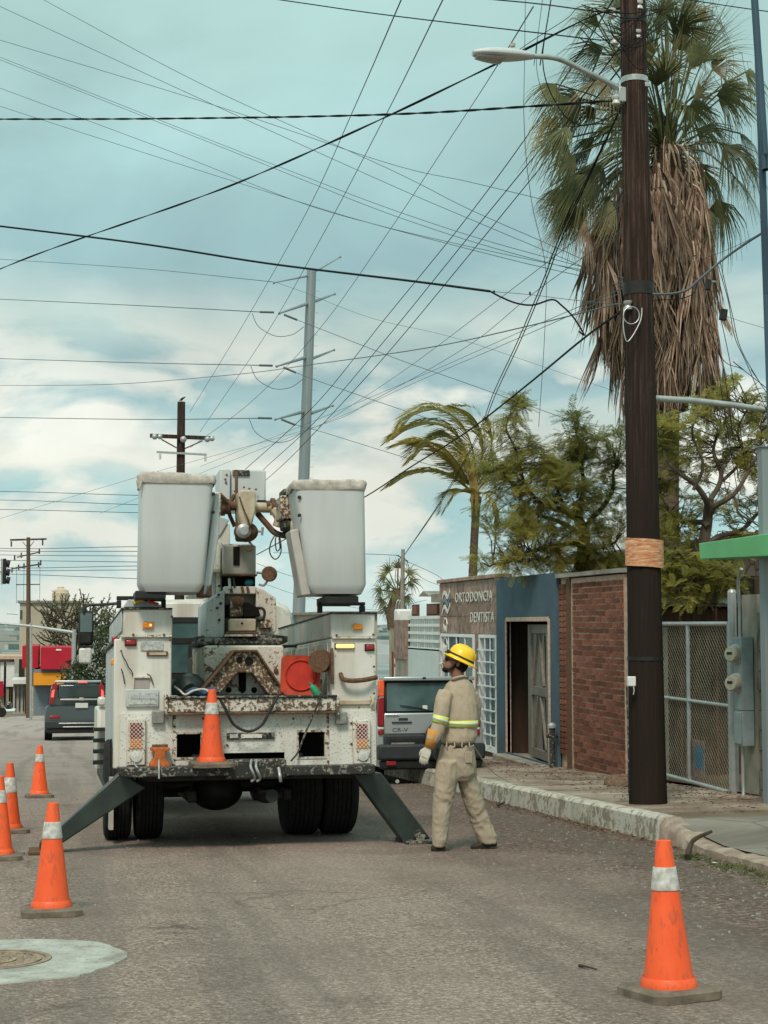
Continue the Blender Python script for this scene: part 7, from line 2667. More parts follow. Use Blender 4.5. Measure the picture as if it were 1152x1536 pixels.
# lines to the steel pole
wire('line meeting the top left arm of the steel pole', [(-60, 385, 110), (200, 402, 90), (411, 423, 67)], 0.8, 'wire_grey')
wire('line meeting the second left arm of the steel pole', [(-60, 446, 110), (200, 458, 90), (390, 468, 67)], 1.1, 'wire_grey')
wire('line meeting the third left arm of the steel pole', [(-60, 536, 110), (200, 544, 90), (389, 548, 67)], 1.1, 'wire_grey')
wire('line meeting the lowest left arm of the steel pole', [(-60, 625, 110), (200, 629, 90), (387, 627.5, 67)], 1.1, 'wire_grey')
wire('line leaving the second arm of the steel pole to lower right', [(446, 480, 67), (490, 497, 66), (600, 540, 64), (700, 575, 62), (960, 668, 58)], 1.0, 'wire_grey')
wire('line leaving the third arm of the steel pole to lower right', [(444, 559, 67), (490, 576, 66), (625, 622, 64), (740, 658, 62), (960, 735, 58)], 1.0, 'wire_grey')
wire('line leaving the lowest arm of the steel pole to lower right', [(443, 637, 67), (490, 650, 66), (620, 690, 64), (780, 735, 62)], 0.9, 'wire_grey')
wire('faint line leaving the top arm of the steel pole to the right', [(415, 424, 67), (460, 440, 67), (560, 478, 66), (700, 512, 64), (960, 600, 60)], 0.6, 'wire_grey')
wire('grey line bowing across the sky past the lower arms of the steel pole', [(-60, 578, 60), (150, 577, 50), (340, 563, 38), (474, 546, 30), (640, 522, 24), (780, 492, 19), (930, 455, A)], 1.3, 'wire_grey')
for i, f_ in enumerate(([(478, 640), (600, 560), (760, 440), (940, 300)], [(300, 700), (474, 630), (640, 560), (780, 498), (940, 430)], [(150, 770), (474, 640), (620, 575), (760, 515), (930, 440)], [(-40, 790), (205, 716), (474, 640), (560, 600), (700, 520), (800, 440), (940, 340)])):
    k = len(f_)
    wire('faint grey line rising to the right, ' + ('shortest, starting at the steel pole', 'second, starting above the left bucket', 'third, starting lower beside the bird pole', 'longest, starting low at the left edge')[i], [(a, b, 58 - 40 * j / (k - 1)) for j, (a, b) in enumerate(f_)], 0.7, 'wire_grey', 'faint lines rising to the right')
for i, (a, b) in enumerate(((737, 743), (750, 757), (764, 769), (822, 820), (826, 827), (832, 834), (840, 843), (851, 849), (855, 855), (861, 868))):
    far_ = i > 2
    wire((('top', 'middle', 'bottom')[i] + ' one of three level grey lines left of the left bucket') if not far_ else (('highest', 'second', 'third', 'fourth', 'fifth', 'sixth', 'lowest')[i - 3] + ' level line running right from the distant left pole'), [(-60 if not far_ else -60, a - 1, 96), (45, a + (1 if far_ else 1), 96), (205, b, 80), (330, b + 2, 70)], 0.9, 'wire_grey', ('level lines above the left bucket base', 'low level lines at the distant left pole')[far_])
wire('level line running right from behind the right bucket to the concrete pole', [(410, 829, 60), (545, 831, 45), (598, 833, 37)], 0.9, 'wire_grey')
wire('line from the concrete pole down to the clinic roof', [(608, 841, 37), (650, 860, 33), (668, 872, 31)], 0.9, 'wire_grey')
wire('slack line under the one from the concrete pole to the clinic', [(608, 846, 37), (635, 868, 34), (662, 879, 31)], 0.7, 'wire_grey')
wire('thin line passing low behind the right bucket', [(385, 845, 60), (430, 862, 60), (470, 872, 60)], 0.7, 'wire_grey')
wire('lower thin line passing behind the right bucket', [(400, 877, 60), (450, 893, 60), (560, 915, 58), (640, 900, 50)], 0.6, 'wire_grey')
wire('thin line from the right edge crossing behind the fan palm', [(1152, 345, 18), (1090, 375, 20), (1020, 400, 22), (900, 440, 24)], 0.8, 'wire_grey')
# drops to the right of the palm with their splice boxes
dr_ = [[(1050, 416), (1056, 425), (1072, 520), (1090, 640), (1110, 760)], [(1058, 410), (1064, 450), (1086, 560), (1100, 660)], [(1070, 400), (1080, 470), (1098, 560), (1118, 700)], [(1076, 395), (1092, 450), (1102, 505), (1122, 550), (1160, 640)], [(1080, 392), (1098, 470), (1110, 520), (1136, 568), (1170, 620)], [(1060, 485), (1085, 540), (1115, 555), (1160, 590)]]
for i, f_ in enumerate(dr_):
    wire('thin dark drop wire between fan palm and right edge, ' + ('nearest the palm skirt', 'running into the upper splice box', 'running past the lower splice box', 'bending out to the right edge', 'rightmost at the top', 'branching off low to the right')[i], [(a, b, A + 0.4) for a, b in f_], 1.3, 'wire', 'drop wires right of the fan palm')
wire('frayed cable end curling beside the palm skirt', [(1058, 482, A), (1072, 495, A), (1079, 512, A), (1077, 524, A), (1071, 530, A)], 2.2, 'rustbrown')
wire('grey line reaching the right edge from the palm skirt', [(1060, 462, 18), (1100, 478, 17), (1190, 505, 16)], 0.8, 'wire_grey')
for (a, b, w_, h) in ((1062, 427, 9, 18), (1085, 472, 12, 19)):
    q = atY(a, b, A + 0.35)
    o = link('splice_box', MB().obox((0, 0, 0), (rpx(w_, A), 0.05, rpx(h, A)), Matrix.Rotation(R(8), 3, 'Y')).mesh('splice_box', M['black']), None, q)
    bevel(o, 0.008)
    tag(o, ('upper black splice box with a side stub on the drop wires', 'lower black splice box on the drop wires')[a > 1070], 'splice box')
    if a < 1070:
        part('stub', MB().cyl((0.02, 0, 0.03), (0.085, 0, 0.035), 0.014), M['plate2'], o, True)
for (a, b) in ((795, 440), (741, 438)):
    q = atY(a, b, 16)
    o = link('cable_clip', MB().ball((0, 0, 0), (0.012, 0.012, 0.022), 8, 6).mesh('cable_clip', M['black']), None, q)
    tag(o, ('tiny dark clip on the thin line left of the wooden pole', 'tiny dark clip where the sagging cable ends')[a < 760], 'cable clip')
# dark blue cable close to the camera at the right edge
wire('thick dark blue cable hanging close by at the right edge', [(1128, -60, 5.0), (1137, 80, 5.0), (1145, 300, 5.05), (1150, 440, 5.1), (1156, 620, 5.1)], 12, 'nearcable', n=12)
# ================================================================ vegetation
UP = Vector((0, 0, 1))


def strip(mb, pts, ws, side):
    """ribbon along points with widths ws, flat along side"""
    vs = []
    for p, w_ in zip(pts, ws):
        vs += [p - side * w_ / 2, p + side * w_ / 2]
    mb.add(vs, [(2 * i, 2 * i + 1, 2 * i + 3, 2 * i + 2) for i in range(len(pts) - 1)])


def fan_leaf(mb, hub, d, nrm, L_, nseg, spread, droop, rnd, wind=Vector((0, 0, 0)), wseg=0.045):
    d = d.normalized()
    s_ = d.cross(nrm).normalized()
    nn = s_.cross(d).normalized()
    prev = None
    for i in range(nseg):
        a = R(spread) * (2 * i / (nseg - 1) - 1)
        ln = L_ * (1 - 0.25 * abs(a) / R(spread)) * rnd.uniform(0.72, 1.1)
        if rnd.random() < 0.07:
            continue
        e = (d * math.cos(a) + s_ * math.sin(a) + nn * 0.12 * math.cos(3 * a)).normalized()
        p0 = hub
        p1 = hub + e * ln * 0.33 + nn * (0.012 if i % 2 else -0.012)
        dn = -UP * droop * rnd.uniform(0.7, 1.3) + wind * rnd.uniform(0.7, 1.3)
        e2 = (e + dn * 0.55).normalized()
        p2 = p1 + e2 * ln * 0.34
        e3 = (e2 + dn * 1.0 + Vector((rnd.uniform(-.12, .12), rnd.uniform(-.12, .12), 0))).normalized()
        p3 = p2 + e3 * ln * 0.38
        sd = e.cross(nn).normalized()
        w_ = min(wseg, 2.3 * R(spread) / nseg * ln * 0.33) + 0.004
        strip(mb, [p0, p1, p2, p3], [0.010, w_ * 1.05, w_ * 0.6, 0.004], sd)


# ---------------- fan palm with its thatch skirt
PYY = 22.0
M['hollowshade'] = basic('thatch_hollow_shade', (0.06, 0.038, 0.024), 0.95, 0.4, 20)  # dark core colour paints the shade in hollows between dead fronds
fbp = Vector((atY(1000, 640, PYY).x, PYY, rz(PYY) + 0.2))
fp = thing('fan_palm', 'tall fan palm with a thick skirt of dead fronds behind the wooden pole', 'palm tree', fbp)


def f_p(px, py, d=0.0):
    return atY(px, py, PYY + d) - fbp


crown = f_p(1003, 232)
part('trunk', MB().tube(catmull([Vector((0, 0, -0.3)), f_p(996, 800), f_p(998, 560), crown + Vector((0, 0, 0.1))], 8), [0.24 - 0.0012 * i for i in range(25)], 14), M['palmbark'], fp, True)
part('thatch_core', MB().tube([f_p(990, 620), f_p(982, 540), f_p(980, 400), f_p(995, 290), crown], [.42, .56, .56, .40, .2], 20), M['hollowshade'], fp, True)
random.seed(31)
rnd = random.Random(31)
# green fronds: hub position in the picture, distance offset, blade length, direction it hangs
fronds = [
    (905, 120, -.2, .78, (-.75, .0, -.55), .9), (872, 150, .1, .80, (-.75, -.1, -.5), .8), (850, 190, -.4, .85, (-.7, -.2, -.7), .9), (862, 232, -.5, .85, (-.6, -.2, -.8), .8),
    (880, 262, -.2, .9, (-.45, -.3, -.9), .8), (905, 250, -.7, .85, (-.5, -.5, -.9), .7), (892, 205, .5, .8, (-.7, .3, -.7), .9), (905, 70, .3, .78, (-.7, .2, -.25), .8),
    (898, 40, -.3, .62, (-.6, -.2, .45), .6), (930, 20, .3, .8, (-.3, .2, .8), .5), (965, 25, .5, .85, (-.1, .3, .9), .5), (985, 55, -.2, .6, (.1, -.4, .9), .35), (1015, 60, .1, .85, (.25, .1, 1), .35),
    (1035, 105, -.2, .95, (.45, -.2, .9), .35), (1052, 95, .3, .95, (.55, .1, .9), .4), (1040, 150, -.6, .6, (.55, -.5, .6), .6), (1078, 150, .2, .8, (.9, .1, .1), .8), (1090, 130, -.1, .75, (.8, -.1, -.1), .9),
    (1118, 108, .2, .72, (.75, .2, -.35), .9), (1070, 205, .0, .85, (.75, -.1, -.45), .8), (1085, 218, -.3, .85, (.7, -.2, -.7), .8), (1058, 255, .2, .85, (.45, .1, -.9), .8), (1068, 280, -.2, .62, (.25, -.3, -1), .7),
    (985, 130, -.7, .85, (-.1, -.6, .7), .5), (1010, 165, -.7, .7, (.1, -.7, .2), .7), (960, 160, -.7, .8, (-.35, -.6, .3), .8), (935, 205, -.7, .95, (-.45, -.5, -.6), .7), (915, 300, -.5, .8, (-.3, -.4, -1), .5),
    (860, 280, .1, .82, (-.35, .1, -1), .6), (975, 100, .7, .9, (-.1, .8, .6), .4), (1000, 110, .9, .9, (.2, .9, .6), .4), (1025, 195, .8, .8, (.4, .8, -.1), .6), (930, 130, .8, .85, (-.5, .7, .2), .6),
    (1030, 20, .4, .6, (.3, .3, .9), .4), (1125, 235, .1, .55, (.3, .2, -.9), .7), (1075, 300, .1, .8, (.3, .1, -1), .8), (1100, 262, -.2, .8, (.45, -.2, -.9), .8), (1055, 310, -.4, .7, (.15, -.3, -1), .7), (1110, 200, .2, .8, (.7, .2, -.6), .9), (955, 70, -.4, .8, (-.3, -.4, .8), .5), (1000, 15, .1, .8, (.05, .1, 1), .4)]
for i in range(66):
    k = i % 3
    if k == 0:
        px, py = rnd.uniform(832, 935), rnd.uniform(100, 330)
        dr = (rnd.uniform(-.9, -.3), rnd.uniform(-.5, .4), rnd.uniform(-1.1, -.4))
    elif k == 1:
        px, py = rnd.uniform(890, 1070), rnd.uniform(10, 130)
        dr = ((px - 985) / 110, rnd.uniform(-.4, .5), rnd.uniform(.2, .9))
    else:
        px, py = rnd.uniform(935, 1075), rnd.uniform(130, 270)
        dr = ((px - 1000) / 80, rnd.uniform(-.8, .3), rnd.uniform(-.9, .1))
    fronds.append((px, py, rnd.uniform(-.7, .7), rnd.uniform(.6, .85), dr, rnd.uniform(.6, .95)))
for (px, py, d, L_, dr, droop) in fronds:
    mb = MB()
    hub = f_p(px, py, d)
    mid = crown.lerp(hub, 0.55) + UP * 0.22 * (1 if dr[2] < 0 else 0.3)
    mb.tube(catmull([crown + Vector((rnd.uniform(-.12, .12), rnd.uniform(-.1, .1), 0.05)), mid, hub], 4), 0.013, 4)
    dv_ = Vector(dr).normalized()
    nrm = Vector((rnd.uniform(-1.1, 1.1), -0.7, rnd.uniform(-0.2, 1.0)))
    fan_leaf(mb, hub, dv_, nrm, L_ * rnd.uniform(1.0, 1.4), 42, rnd.uniform(30, 70), droop * rnd.uniform(1.0, 2.0), rnd, Vector((-0.7 * rnd.random(), rnd.uniform(-.3, .3), 0)))
    part('frond', mb, M['palmleaf'], fp)
# brown drooping frond left
mb = MB()
hub = f_p(878, 330, -.5)
mb.tube(catmull([crown + Vector((-.1, 0, -.1)), f_p(930, 270, -.4), hub], 4), 0.012, 4)
fan_leaf(mb, hub, Vector((-.12, -.1, -1)), Vector((.3, -1, 0)), 0.85, 24, 26, 0.8, rnd)
part('dead_frond', mb, M['deadleaf'], fp, label='dark reddish dead frond hanging free at the left of the skirt')
# thatch: shared meshes of folded dead fronds
variants = []
for v_ in range(10):
    mb = MB()
    L_ = rnd.uniform(0.85, 1.25)
    mb.tube([Vector((0, 0, 0)), Vector((0.10, 0, -0.10)), Vector((0.16, 0, -0.34))], [0.016, 0.014, 0.012], 4)
    h0 = Vector((0.16, 0, -0.34))
    for i in range(20):
        a = rnd.uniform(-0.38, 0.38)
        e = Vector((rnd.uniform(-.16, .09), a, -1)).normalized()
        ln = L_ * rnd.uniform(0.6, 1.0)
        p1 = h0 + e * ln * 0.4
        p2 = p1 + Vector((e.x * .3 + rnd.uniform(-.06, .08), e.y * .5 + rnd.uniform(-.12, .12), -1)).normalized() * ln * .35
        p3 = p2 + Vector((rnd.uniform(-.1, .15), e.y * .2 + rnd.uniform(-.2, .2), -1)).normalized() * ln * .3
        sd = Vector((rnd.uniform(-1, 1), rnd.uniform(-1, 1), 0)).normalized()
        strip(mb, [h0, p1, p2, p3], [0.010, 0.026, 0.017, 0.003], sd)
    variants.append(mb.mesh('dead_frond', M['deadleaf']))
zt_ = f_p(1000, 222).z
zb_ = f_p(1000, 625).z


def skirt_r(u):
    # u 0 top .. 1 bottom
    return 0.42 + 0.40 * min(1, u * 4.5) ** 0.8 - 0.12 * max(0, u - 0.62) / 0.38


nfr = 0
for i in range(298):
    u = (i + rnd.random()) / 298
    u = u ** 1.3
    a = i * 2.39996 + rnd.uniform(-.4, .4)
    if noise.noise(Vector((math.cos(a) * 1.4, math.sin(a) * 1.4, u * 4))) < -0.28:
        a += 0.8
    z = zt_ + (zb_ + 1.05 - zt_) * u
    ctr = f_p(1003 - 24 * math.sin(math.pi * min(1, u * 1.15)), 600)
    r_ = skirt_r(u) - 0.16 + rnd.uniform(-.05, .03)
    o = link('dead_frond', variants[i % 10], fp, (ctr.x + r_ * math.cos(a), r_ * math.sin(a), z), (rnd.uniform(-.25, .25), rnd.uniform(-.12, .22) - (0.25 if rnd.random() < .05 else 0), a))
    s_ = rnd.uniform(0.7, 1.25)
    o.scale = (s_, s_, s_ * rnd.uniform(0.9, 1.15))
# fringe of long stalks at the crown (curved bare boots)
for i in range(26):
    a = i * 0.7
    mb = MB()
    p0 = crown + Vector((0.06 * math.cos(a), 0.06 * math.sin(a), 0.12 - 0.012 * i))
    l_ = rnd.uniform(.35, .6)
    mb.tube(catmull([p0, p0 + Vector((math.cos(a) * l_ * .6, math.sin(a) * l_ * .6, 0.12)), p0 + Vector((math.cos(a) * l_, math.sin(a) * l_, -0.1)), p0 + Vector((math.cos(a) * l_ * 1.1, math.sin(a) * l_ * 1.1, -0.5))], 4), 0.008, 4)
    part('dead_stalk', mb, M['deadleaf'], fp)


# ---------------- pinnate palms
def pinnate(mb, pts, L_, n_, droop, wind, rnd, w=0.03):
    q = catmull(pts, 10)
    mb.tube(q, [0.02 * (1 - 0.8 * i / len(q)) + 0.003 for i in range(len(q))], 4)
    tot = len(q) - 1
    for i in range(n_):
        u = 0.10 + 0.9 * i / n_
        k = u * tot
        j = min(int(k), tot - 1)
        p = q[j].lerp(q[j + 1], k - j)
        t_ = (q[j + 1] - q[j]).normalized()
        sd = t_.cross(UP)
        if sd.length < 0.1:
            sd = Vector((0, 1, 0))
        sd.normalize()
        up = sd.cross(t_)
        for s_ in (-1, 1):
            e = (t_ * 0.75 + sd * s_ * 0.8 + up * 0.15 + wind * rnd.uniform(.6, 1.2)).normalized()
            ln = L_ * math.sin(math.pi * (0.12 + 0.80 * u)) ** 0.7 * rnd.uniform(0.85, 1.1)
            p1 = p + e * ln * 0.5
            e2 = (e - UP * droop * rnd.uniform(.6, 1.4) + wind * .5).normalized()
            p2 = p1 + e2 * ln * 0.5
            wd = (t_ * 0.8 + up * 0.6).normalized()
            strip(mb, [p, p1, p2], [w * .8, w, 0.004], wd)


CYY = 38.0
cb = Vector((atY(709, 900, CYY).x, CYY, rz(CYY) + 0.1))
cpm = thing('coconut_palm', 'small coconut palm with yellowing fronds blown to the left above the clinic', 'palm tree', cb)


def c_p(px, py, d=0.0):
    return atY(px, py, CYY + d) - cb


cc_ = c_p(712, 742)
part('trunk', MB().tube(catmull([Vector((0, 0, -0.5)), c_p(709, 900), c_p(711, 820), c_p(714, 760), cc_], 5), [0.115] * 8 + [0.105] * 8 + [0.14, .16, .15, .13, .1], 12), M['palmbark'], cpm, True)
rnd = random.Random(8)
wnd = Vector((-0.35, 0, -0.1))
M['deadyellow'] = leafmat('yellow_dead_sheath', [(0.30, 0.17, 0.07), (0.42, 0.30, 0.08)], 0.1, 0.8, 0, 3)
cf = [
    ([(712, 740, 0), (712, 690, -.2), (695, 640, -.3), (660, 615, -.2), (622, 622, 0), (604, 640, 0)], 1.0), ([(712, 740, 0), (704, 690, .2), (680, 648, .3), (645, 636, .3), (610, 645, .3), (588, 660, .3)], 1.0),
    ([(712, 742, 0), (695, 710, -.3), (665, 680, -.5), (630, 664, -.5), (596, 668, -.5)], .9), ([(712, 744, 0), (690, 722, .0), (655, 708, .2), (615, 712, .3), (584, 730, .3)], .85),
    ([(712, 742, 0), (690, 700, -.5), (664, 670, -.8), (640, 668, -.9), (618, 690, -.9)], .9), ([(712, 740, 0), (722, 690, .2), (722, 650, .2), (706, 622, .1), (682, 610, 0)], .9),
    ([(712, 740, 0), (730, 700, -.3), (738, 660, -.4), (732, 630, -.4)], .7), ([(712, 742, 0), (735, 715, .3), (758, 712, .4), (782, 735, .4)], .7), ([(712, 744, 0), (698, 735, -.6), (680, 742, -.9), (664, 768, -1.0)], .6),
    ([(712, 742, 0), (706, 700, .6), (690, 668, .9), (668, 655, 1.0), (640, 662, 1.1)], .9), ([(712, 744, 0), (728, 740, -.6), (742, 760, -.7), (748, 790, -.7)], .5)]
for i, (pts, L_) in enumerate(cf):
    mb = MB()
    pinnate(mb, [c_p(a, b, d) for a, b, d in pts], L_ * 1.0, 80, 0.45, Vector((-0.22, 0, 0.0)), rnd, 0.024)
    part('frond', mb, M['cocoleaf'], cpm)
mb = MB()
for i in range(9):
    a = c_p(704 + rnd.uniform(-6, 6), 690 + rnd.uniform(0, 20), -.3)
    b = c_p(712 + rnd.uniform(-6, 6), 750 + rnd.uniform(0, 30), -.3)
    strip(mb, [a, a.lerp(b, .5) + Vector((.05, 0, 0)), b], [.06, .08, .02], Vector((1, rnd.uniform(-.5, .5), 0)).normalized())
part('dead_sheath', mb, M['deadyellow'], cpm, stuff=True)

# far fan palm
FY = 58.0
fb_ = Vector((atY(596, 1010, FY).x, FY, rz(FY)))
ffp = thing('fan_palm', 'distant fan palm peeping out left of the leaning concrete pole', 'palm tree', fb_)


def ff(px, py, d=0.0):
    return atY(px, py, FY + d) - fb_


part('trunk', MB().tube([Vector((0, 0, -.5)), ff(595, 925), ff(596, 885)], [.3, .28, .22], 10), M['palmbark'], ffp, True)
part('skirt', MB().tube([ff(595, 945), ff(595, 918), ff(595, 896)], [.34, .42, .25], 10), M['palmbark'], ffp, True)
rnd = random.Random(4)
for (a, b, dx, dz) in ((578, 866, -.7, .3), (584, 858, -.5, .7), (597, 852, 0, 1), (612, 862, .7, .5), (615, 872, .9, -.2), (572, 885, -.9, -.1), (575, 900, -.7, -.6), (582, 912, -.4, -.9), (590, 890, -.2, -.3), (608, 895, .5, -.8), (600, 880, .2, .2), (585, 880, -.5, .2)):
    mb = MB()
    hub = ff(a, b, rnd.uniform(-.5, .5))
    mb.tube([ff(596, 888), hub], 0.03, 4)
    fan_leaf(mb, hub, Vector((dx, -.2, dz)), Vector((rnd.uniform(-.3, .3), -1, .3)), 0.62, 20, 95, 0.7, rnd, wseg=0.09)
    part('frond', mb, M['palmleaf'], ffp)


# ---------------- branching trees with compound leaves
def compound_leaf(mb, p, d, L_, rnd, npin=9, pl=0.10, w=0.022):
    d = d.normalized()
    sd = d.cross(UP)
    if sd.length < .1:
        sd = Vector((1, 0, 0))
    sd.normalize()
    tw = rnd.uniform(-.7, .7)
    up = sd.cross(d)
    sd, up = sd * math.cos(tw) + up * math.sin(tw), up * math.cos(tw) - sd * math.sin(tw)
    pts = [p, p + d * L_ * .5 + UP * 0.01, p + d * L_ + UP * (-0.10 * L_)]
    strip(mb, pts, [.006, .005, .003], sd)
    for i in range(npin):
        u = 0.12 + 0.88 * i / npin
        q = pts[0].lerp(pts[1], u * 2) if u < .5 else pts[1].lerp(pts[2], u * 2 - 1)
        ln = pl * math.sin(math.pi * (0.15 + 0.75 * u)) ** .6
        for s_ in (-1, 1):
            e = (sd * s_ + d * 0.55 - UP * rnd.uniform(0, .35)).normalized()
            a, b = q, q + e * ln
            ws = d * w * .5
            mb.add([a - ws * .3, q + e * ln * .5 - ws, b, q + e * ln * .5 + ws], [(0, 1, 2, 3)])


def tree(name, label, base, limbs, blobs, Y0, seed, leaf, group=None, nleaf=26, L_=0.30, npin=9, pl=0.085, w=0.022, bark='bark', cat='tree', twig=0.010, dens=2.4):
    """limbs: list of (points (px,py,d), r0, r1); blobs: (px, py, d, radius m, clusters)"""
    rnd = random.Random(seed)
    o = thing(name, label, cat, base, (0, 0, 0), group)

    def T(px, py, d=0.0):
        return atY(px, py, Y0 + d) - base
    nodes = []
    for k, (pts, r0, r1) in enumerate(limbs):
        q = catmull([T(*p) if len(p) == 3 and not isinstance(p, Vector) else p for p in pts], 6)
        for i in range(1, len(q) - 1):
            q[i] = q[i] + Vector((noise.noise(q[i] * 2.1), noise.noise(q[i] * 2.1 + UP * 7), noise.noise(q[i] * 2.1 + UP * 13))) * 0.10
        rs = [r0 + (r1 - r0) * i / (len(q) - 1) for i in range(len(q))]
        part('trunk' if k == 0 else 'limb', MB().tube(q, rs, 8), M[bark], o, True)
        nodes += q[len(q) // 4:]
    tw_ = MB()
    cr = MB()
    for (px, py, d, rad, ncl) in blobs:
        c = T(px, py, d)
        for i in range(int(ncl * dens)):
            while True:
                v = Vector((rnd.uniform(-1, 1), rnd.uniform(-1, 1), rnd.uniform(-1, 1)))
                if 0.1 < v.length < 1:
                    break
            p = c + Vector((v.x, v.y, v.z * .75)) * rad * 1.35
            nn = min(nodes, key=lambda n_: (n_ - p).length)
            m = nn.lerp(p, .5) + Vector((rnd.uniform(-.12, .12), rnd.uniform(-.12, .12), rnd.uniform(-.05, .15)))
            tw_.tube([nn, m, p], [twig * 1.5, twig, twig * .5], 4, cap=False)
            dd = (p - m).normalized()
            for j in range(nleaf):
                e = (dd * .6 + Vector((rnd.uniform(-1, 1), rnd.uniform(-1, 1), rnd.uniform(-.55, .6)))).normalized()
                u = rnd.random()
                compound_leaf(cr, m.lerp(p, .1 + .9 * u), e, L_ * rnd.uniform(.6, 1.1), rnd, npin, pl * rnd.uniform(.8, 1.2), w)
    t_ = part('twigs', tw_, M[bark], o, stuff=True)
    c_ = part('crown', cr, M[leaf], o, stuff=True)
    return o


b = Vector((atY(868, 900, 24.6).x, 24.6, rz(24.6) + .2))
tree('feathery_tree', 'feathery green tree overhanging the blue doorway, left of the wooden pole', b,
     [([(870, 905, 0), (872, 850, 0), (880, 800, .2), (862, 765, 0)], .12, .075), ([(862, 775, 0), (835, 762, -.2), (800, 738, -.3), (775, 700, -.2)], .06, .02),
      ([(872, 800, 0), (845, 790, .4), (800, 770, .6), (760, 720, .5)], .05, .015), ([(868, 780, .1), (880, 730, .2), (870, 680, .2), (862, 640, .1)], .05, .015),
      ([(880, 790, .2), (915, 740, .1), (925, 700, 0)], .05, .02), ([(870, 820, 0), (820, 822, -.3), (770, 835, -.2), (735, 850, 0)], .045, .015),
      ([(790, 735, -.3), (780, 690, -.2), (760, 640, -.1), (776, 598, 0)], .025, .01), ([(872, 830, 0), (900, 820, -.3), (925, 810, -.3)], .04, .02), ([(850, 765, .3), (830, 720, .5), (815, 680, .4)], .03, .012)],
     [(780, 605, 0, .16, 6), (762, 640, 0, .24, 8), (748, 690, .2, .30, 9), (790, 680, -.3, .34, 10), (830, 690, .3, .38, 12), (868, 655, 0, .22, 6), (858, 622, 0, .10, 3), (735, 720, .3, .22, 5), (722, 770, .2, .2, 4), (925, 655, .1, .26, 6), (905, 720, .4, .34, 6), (840, 700, .5, .40, 8), (880, 680, .2, .34, 12), (915, 690, -.1, .28, 9),
      (770, 735, .3, .34, 9), (812, 740, -.5, .36, 10), (860, 730, -.3, .38, 12), (905, 745, .1, .36, 12), (760, 790, 0, .32, 9), (800, 800, -.4, .36, 12), (845, 805, -.4, .36, 13), (885, 800, -.3, .34, 12), (918, 800, -.2, .28, 9),
      (745, 838, 0, .24, 8), (790, 845, -.2, .28, 10), (835, 848, -.3, .26, 10), (880, 845, -.2, .26, 8), (915, 850, -.1, .2, 6)] + [(random.Random(k).uniform(738, 930), random.Random(k + 50).uniform(672, 852), random.Random(k + 90).uniform(-.6, .6), .22, 4) for k in range(12)], 24.6, 5, 'feather', nleaf=6, L_=.34, npin=12, pl=.07, w=.015, twig=.006, dens=2.1)
b = Vector((atY(1060, 900, 19.0).x, 18.8, rz(18.8) + .2))
tree('twisted_tree', 'sparse twisted branching tree with yellow green leaves right of the wooden pole', b,
     [([(1066, 905, 0), (1068, 850, 0), (1060, 800, .1), (1066, 755, 0)], .11, .06), ([(1066, 770, 0), (1040, 730, -.2), (1010, 700, -.2), (990, 660, 0)], .045, .012), ([(1062, 790, 0), (1025, 780, .3), (1000, 760, .3), (985, 720, .2)], .04, .012),
      ([(1066, 760, 0), (1085, 710, .1), (1078, 670, .1), (1095, 630, 0)], .04, .012), ([(1066, 770, 0), (1100, 740, -.2), (1125, 700, -.2), (1140, 640, 0)], .04, .012), ([(1062, 820, 0), (1100, 800, .2), (1135, 770, .3), (1160, 740, .3)], .04, .015),
      ([(1064, 830, 0), (1020, 830, -.2), (995, 850, -.2)], .035, .012), ([(1085, 720, .1), (1110, 690, .3), (1105, 650, .3), (1125, 610, .2)], .025, .01), ([(1040, 735, -.2), (1050, 690, -.3), (1030, 650, -.2), (1045, 620, -.2)], .025, .01),
      ([(1066, 850, 0), (1045, 870, -.3), (1020, 890, -.4)], .03, .012), ([(1066, 840, 0), (1090, 860, -.3), (1110, 870, -.4)], .03, .012), ([(1100, 745, -.2), (1110, 770, -.4), (1140, 790, -.4)], .02, .01)],
     [(990, 655, 0, .16, 5), (1010, 690, 0, .2, 6), (1045, 640, -.2, .16, 4), (1090, 640, 0, .18, 4), (1130, 620, .1, .18, 5), (1148, 660, 0, .2, 7), (1120, 700, 0, .18, 4), (985, 720, .1, .2, 6), (1030, 730, .2, .22, 6),
      (1075, 700, .3, .2, 4), (1140, 740, .2, .2, 5), (1000, 790, .2, .24, 8), (1040, 800, .3, .22, 6), (1000, 850, -.2, .24, 9), (1035, 860, -.3, .24, 9), (1020, 895, -.4, .2, 7), (1065, 855, -.4, .2, 7), (1100, 870, -.4, .18, 6), (1150, 600, 0, .16, 4), (1120, 790, .2, .16, 4), (1000, 640, .4, .2, 6), (1060, 610, .3, .2, 7), (1105, 590, .2, .2, 6), (1075, 760, .5, .3, 8), (1030, 680, .4, .25, 8), (1100, 670, .5, .25, 8), (1140, 700, .5, .25, 9), (990, 820, .3, .2, 8), (1045, 840, .2, .25, 10), (1090, 830, .3, .2, 7), (1010, 870, -.1, .22, 10), (1060, 880, .1, .2, 8)],
     19.0, 9, 'feather', nleaf=6, L_=.24, npin=9, pl=.055, w=.016, twig=.006)
# hedge of old thatch and dark leaves behind the gate roof
# far left spiky shrub tree and dark bush
LYY = 121.0
b = Vector((atY(105, 1080, LYY).x, LYY, ground_z(LYY)))
sx = MB()
rnd = random.Random(77)
stree = thing('spiky_tree', 'grey green spiky branched tree in front of the beige block at left', 'tree', b)


def S_(px, py, d=0.0):
    return atY(px, py, LYY + d) - b


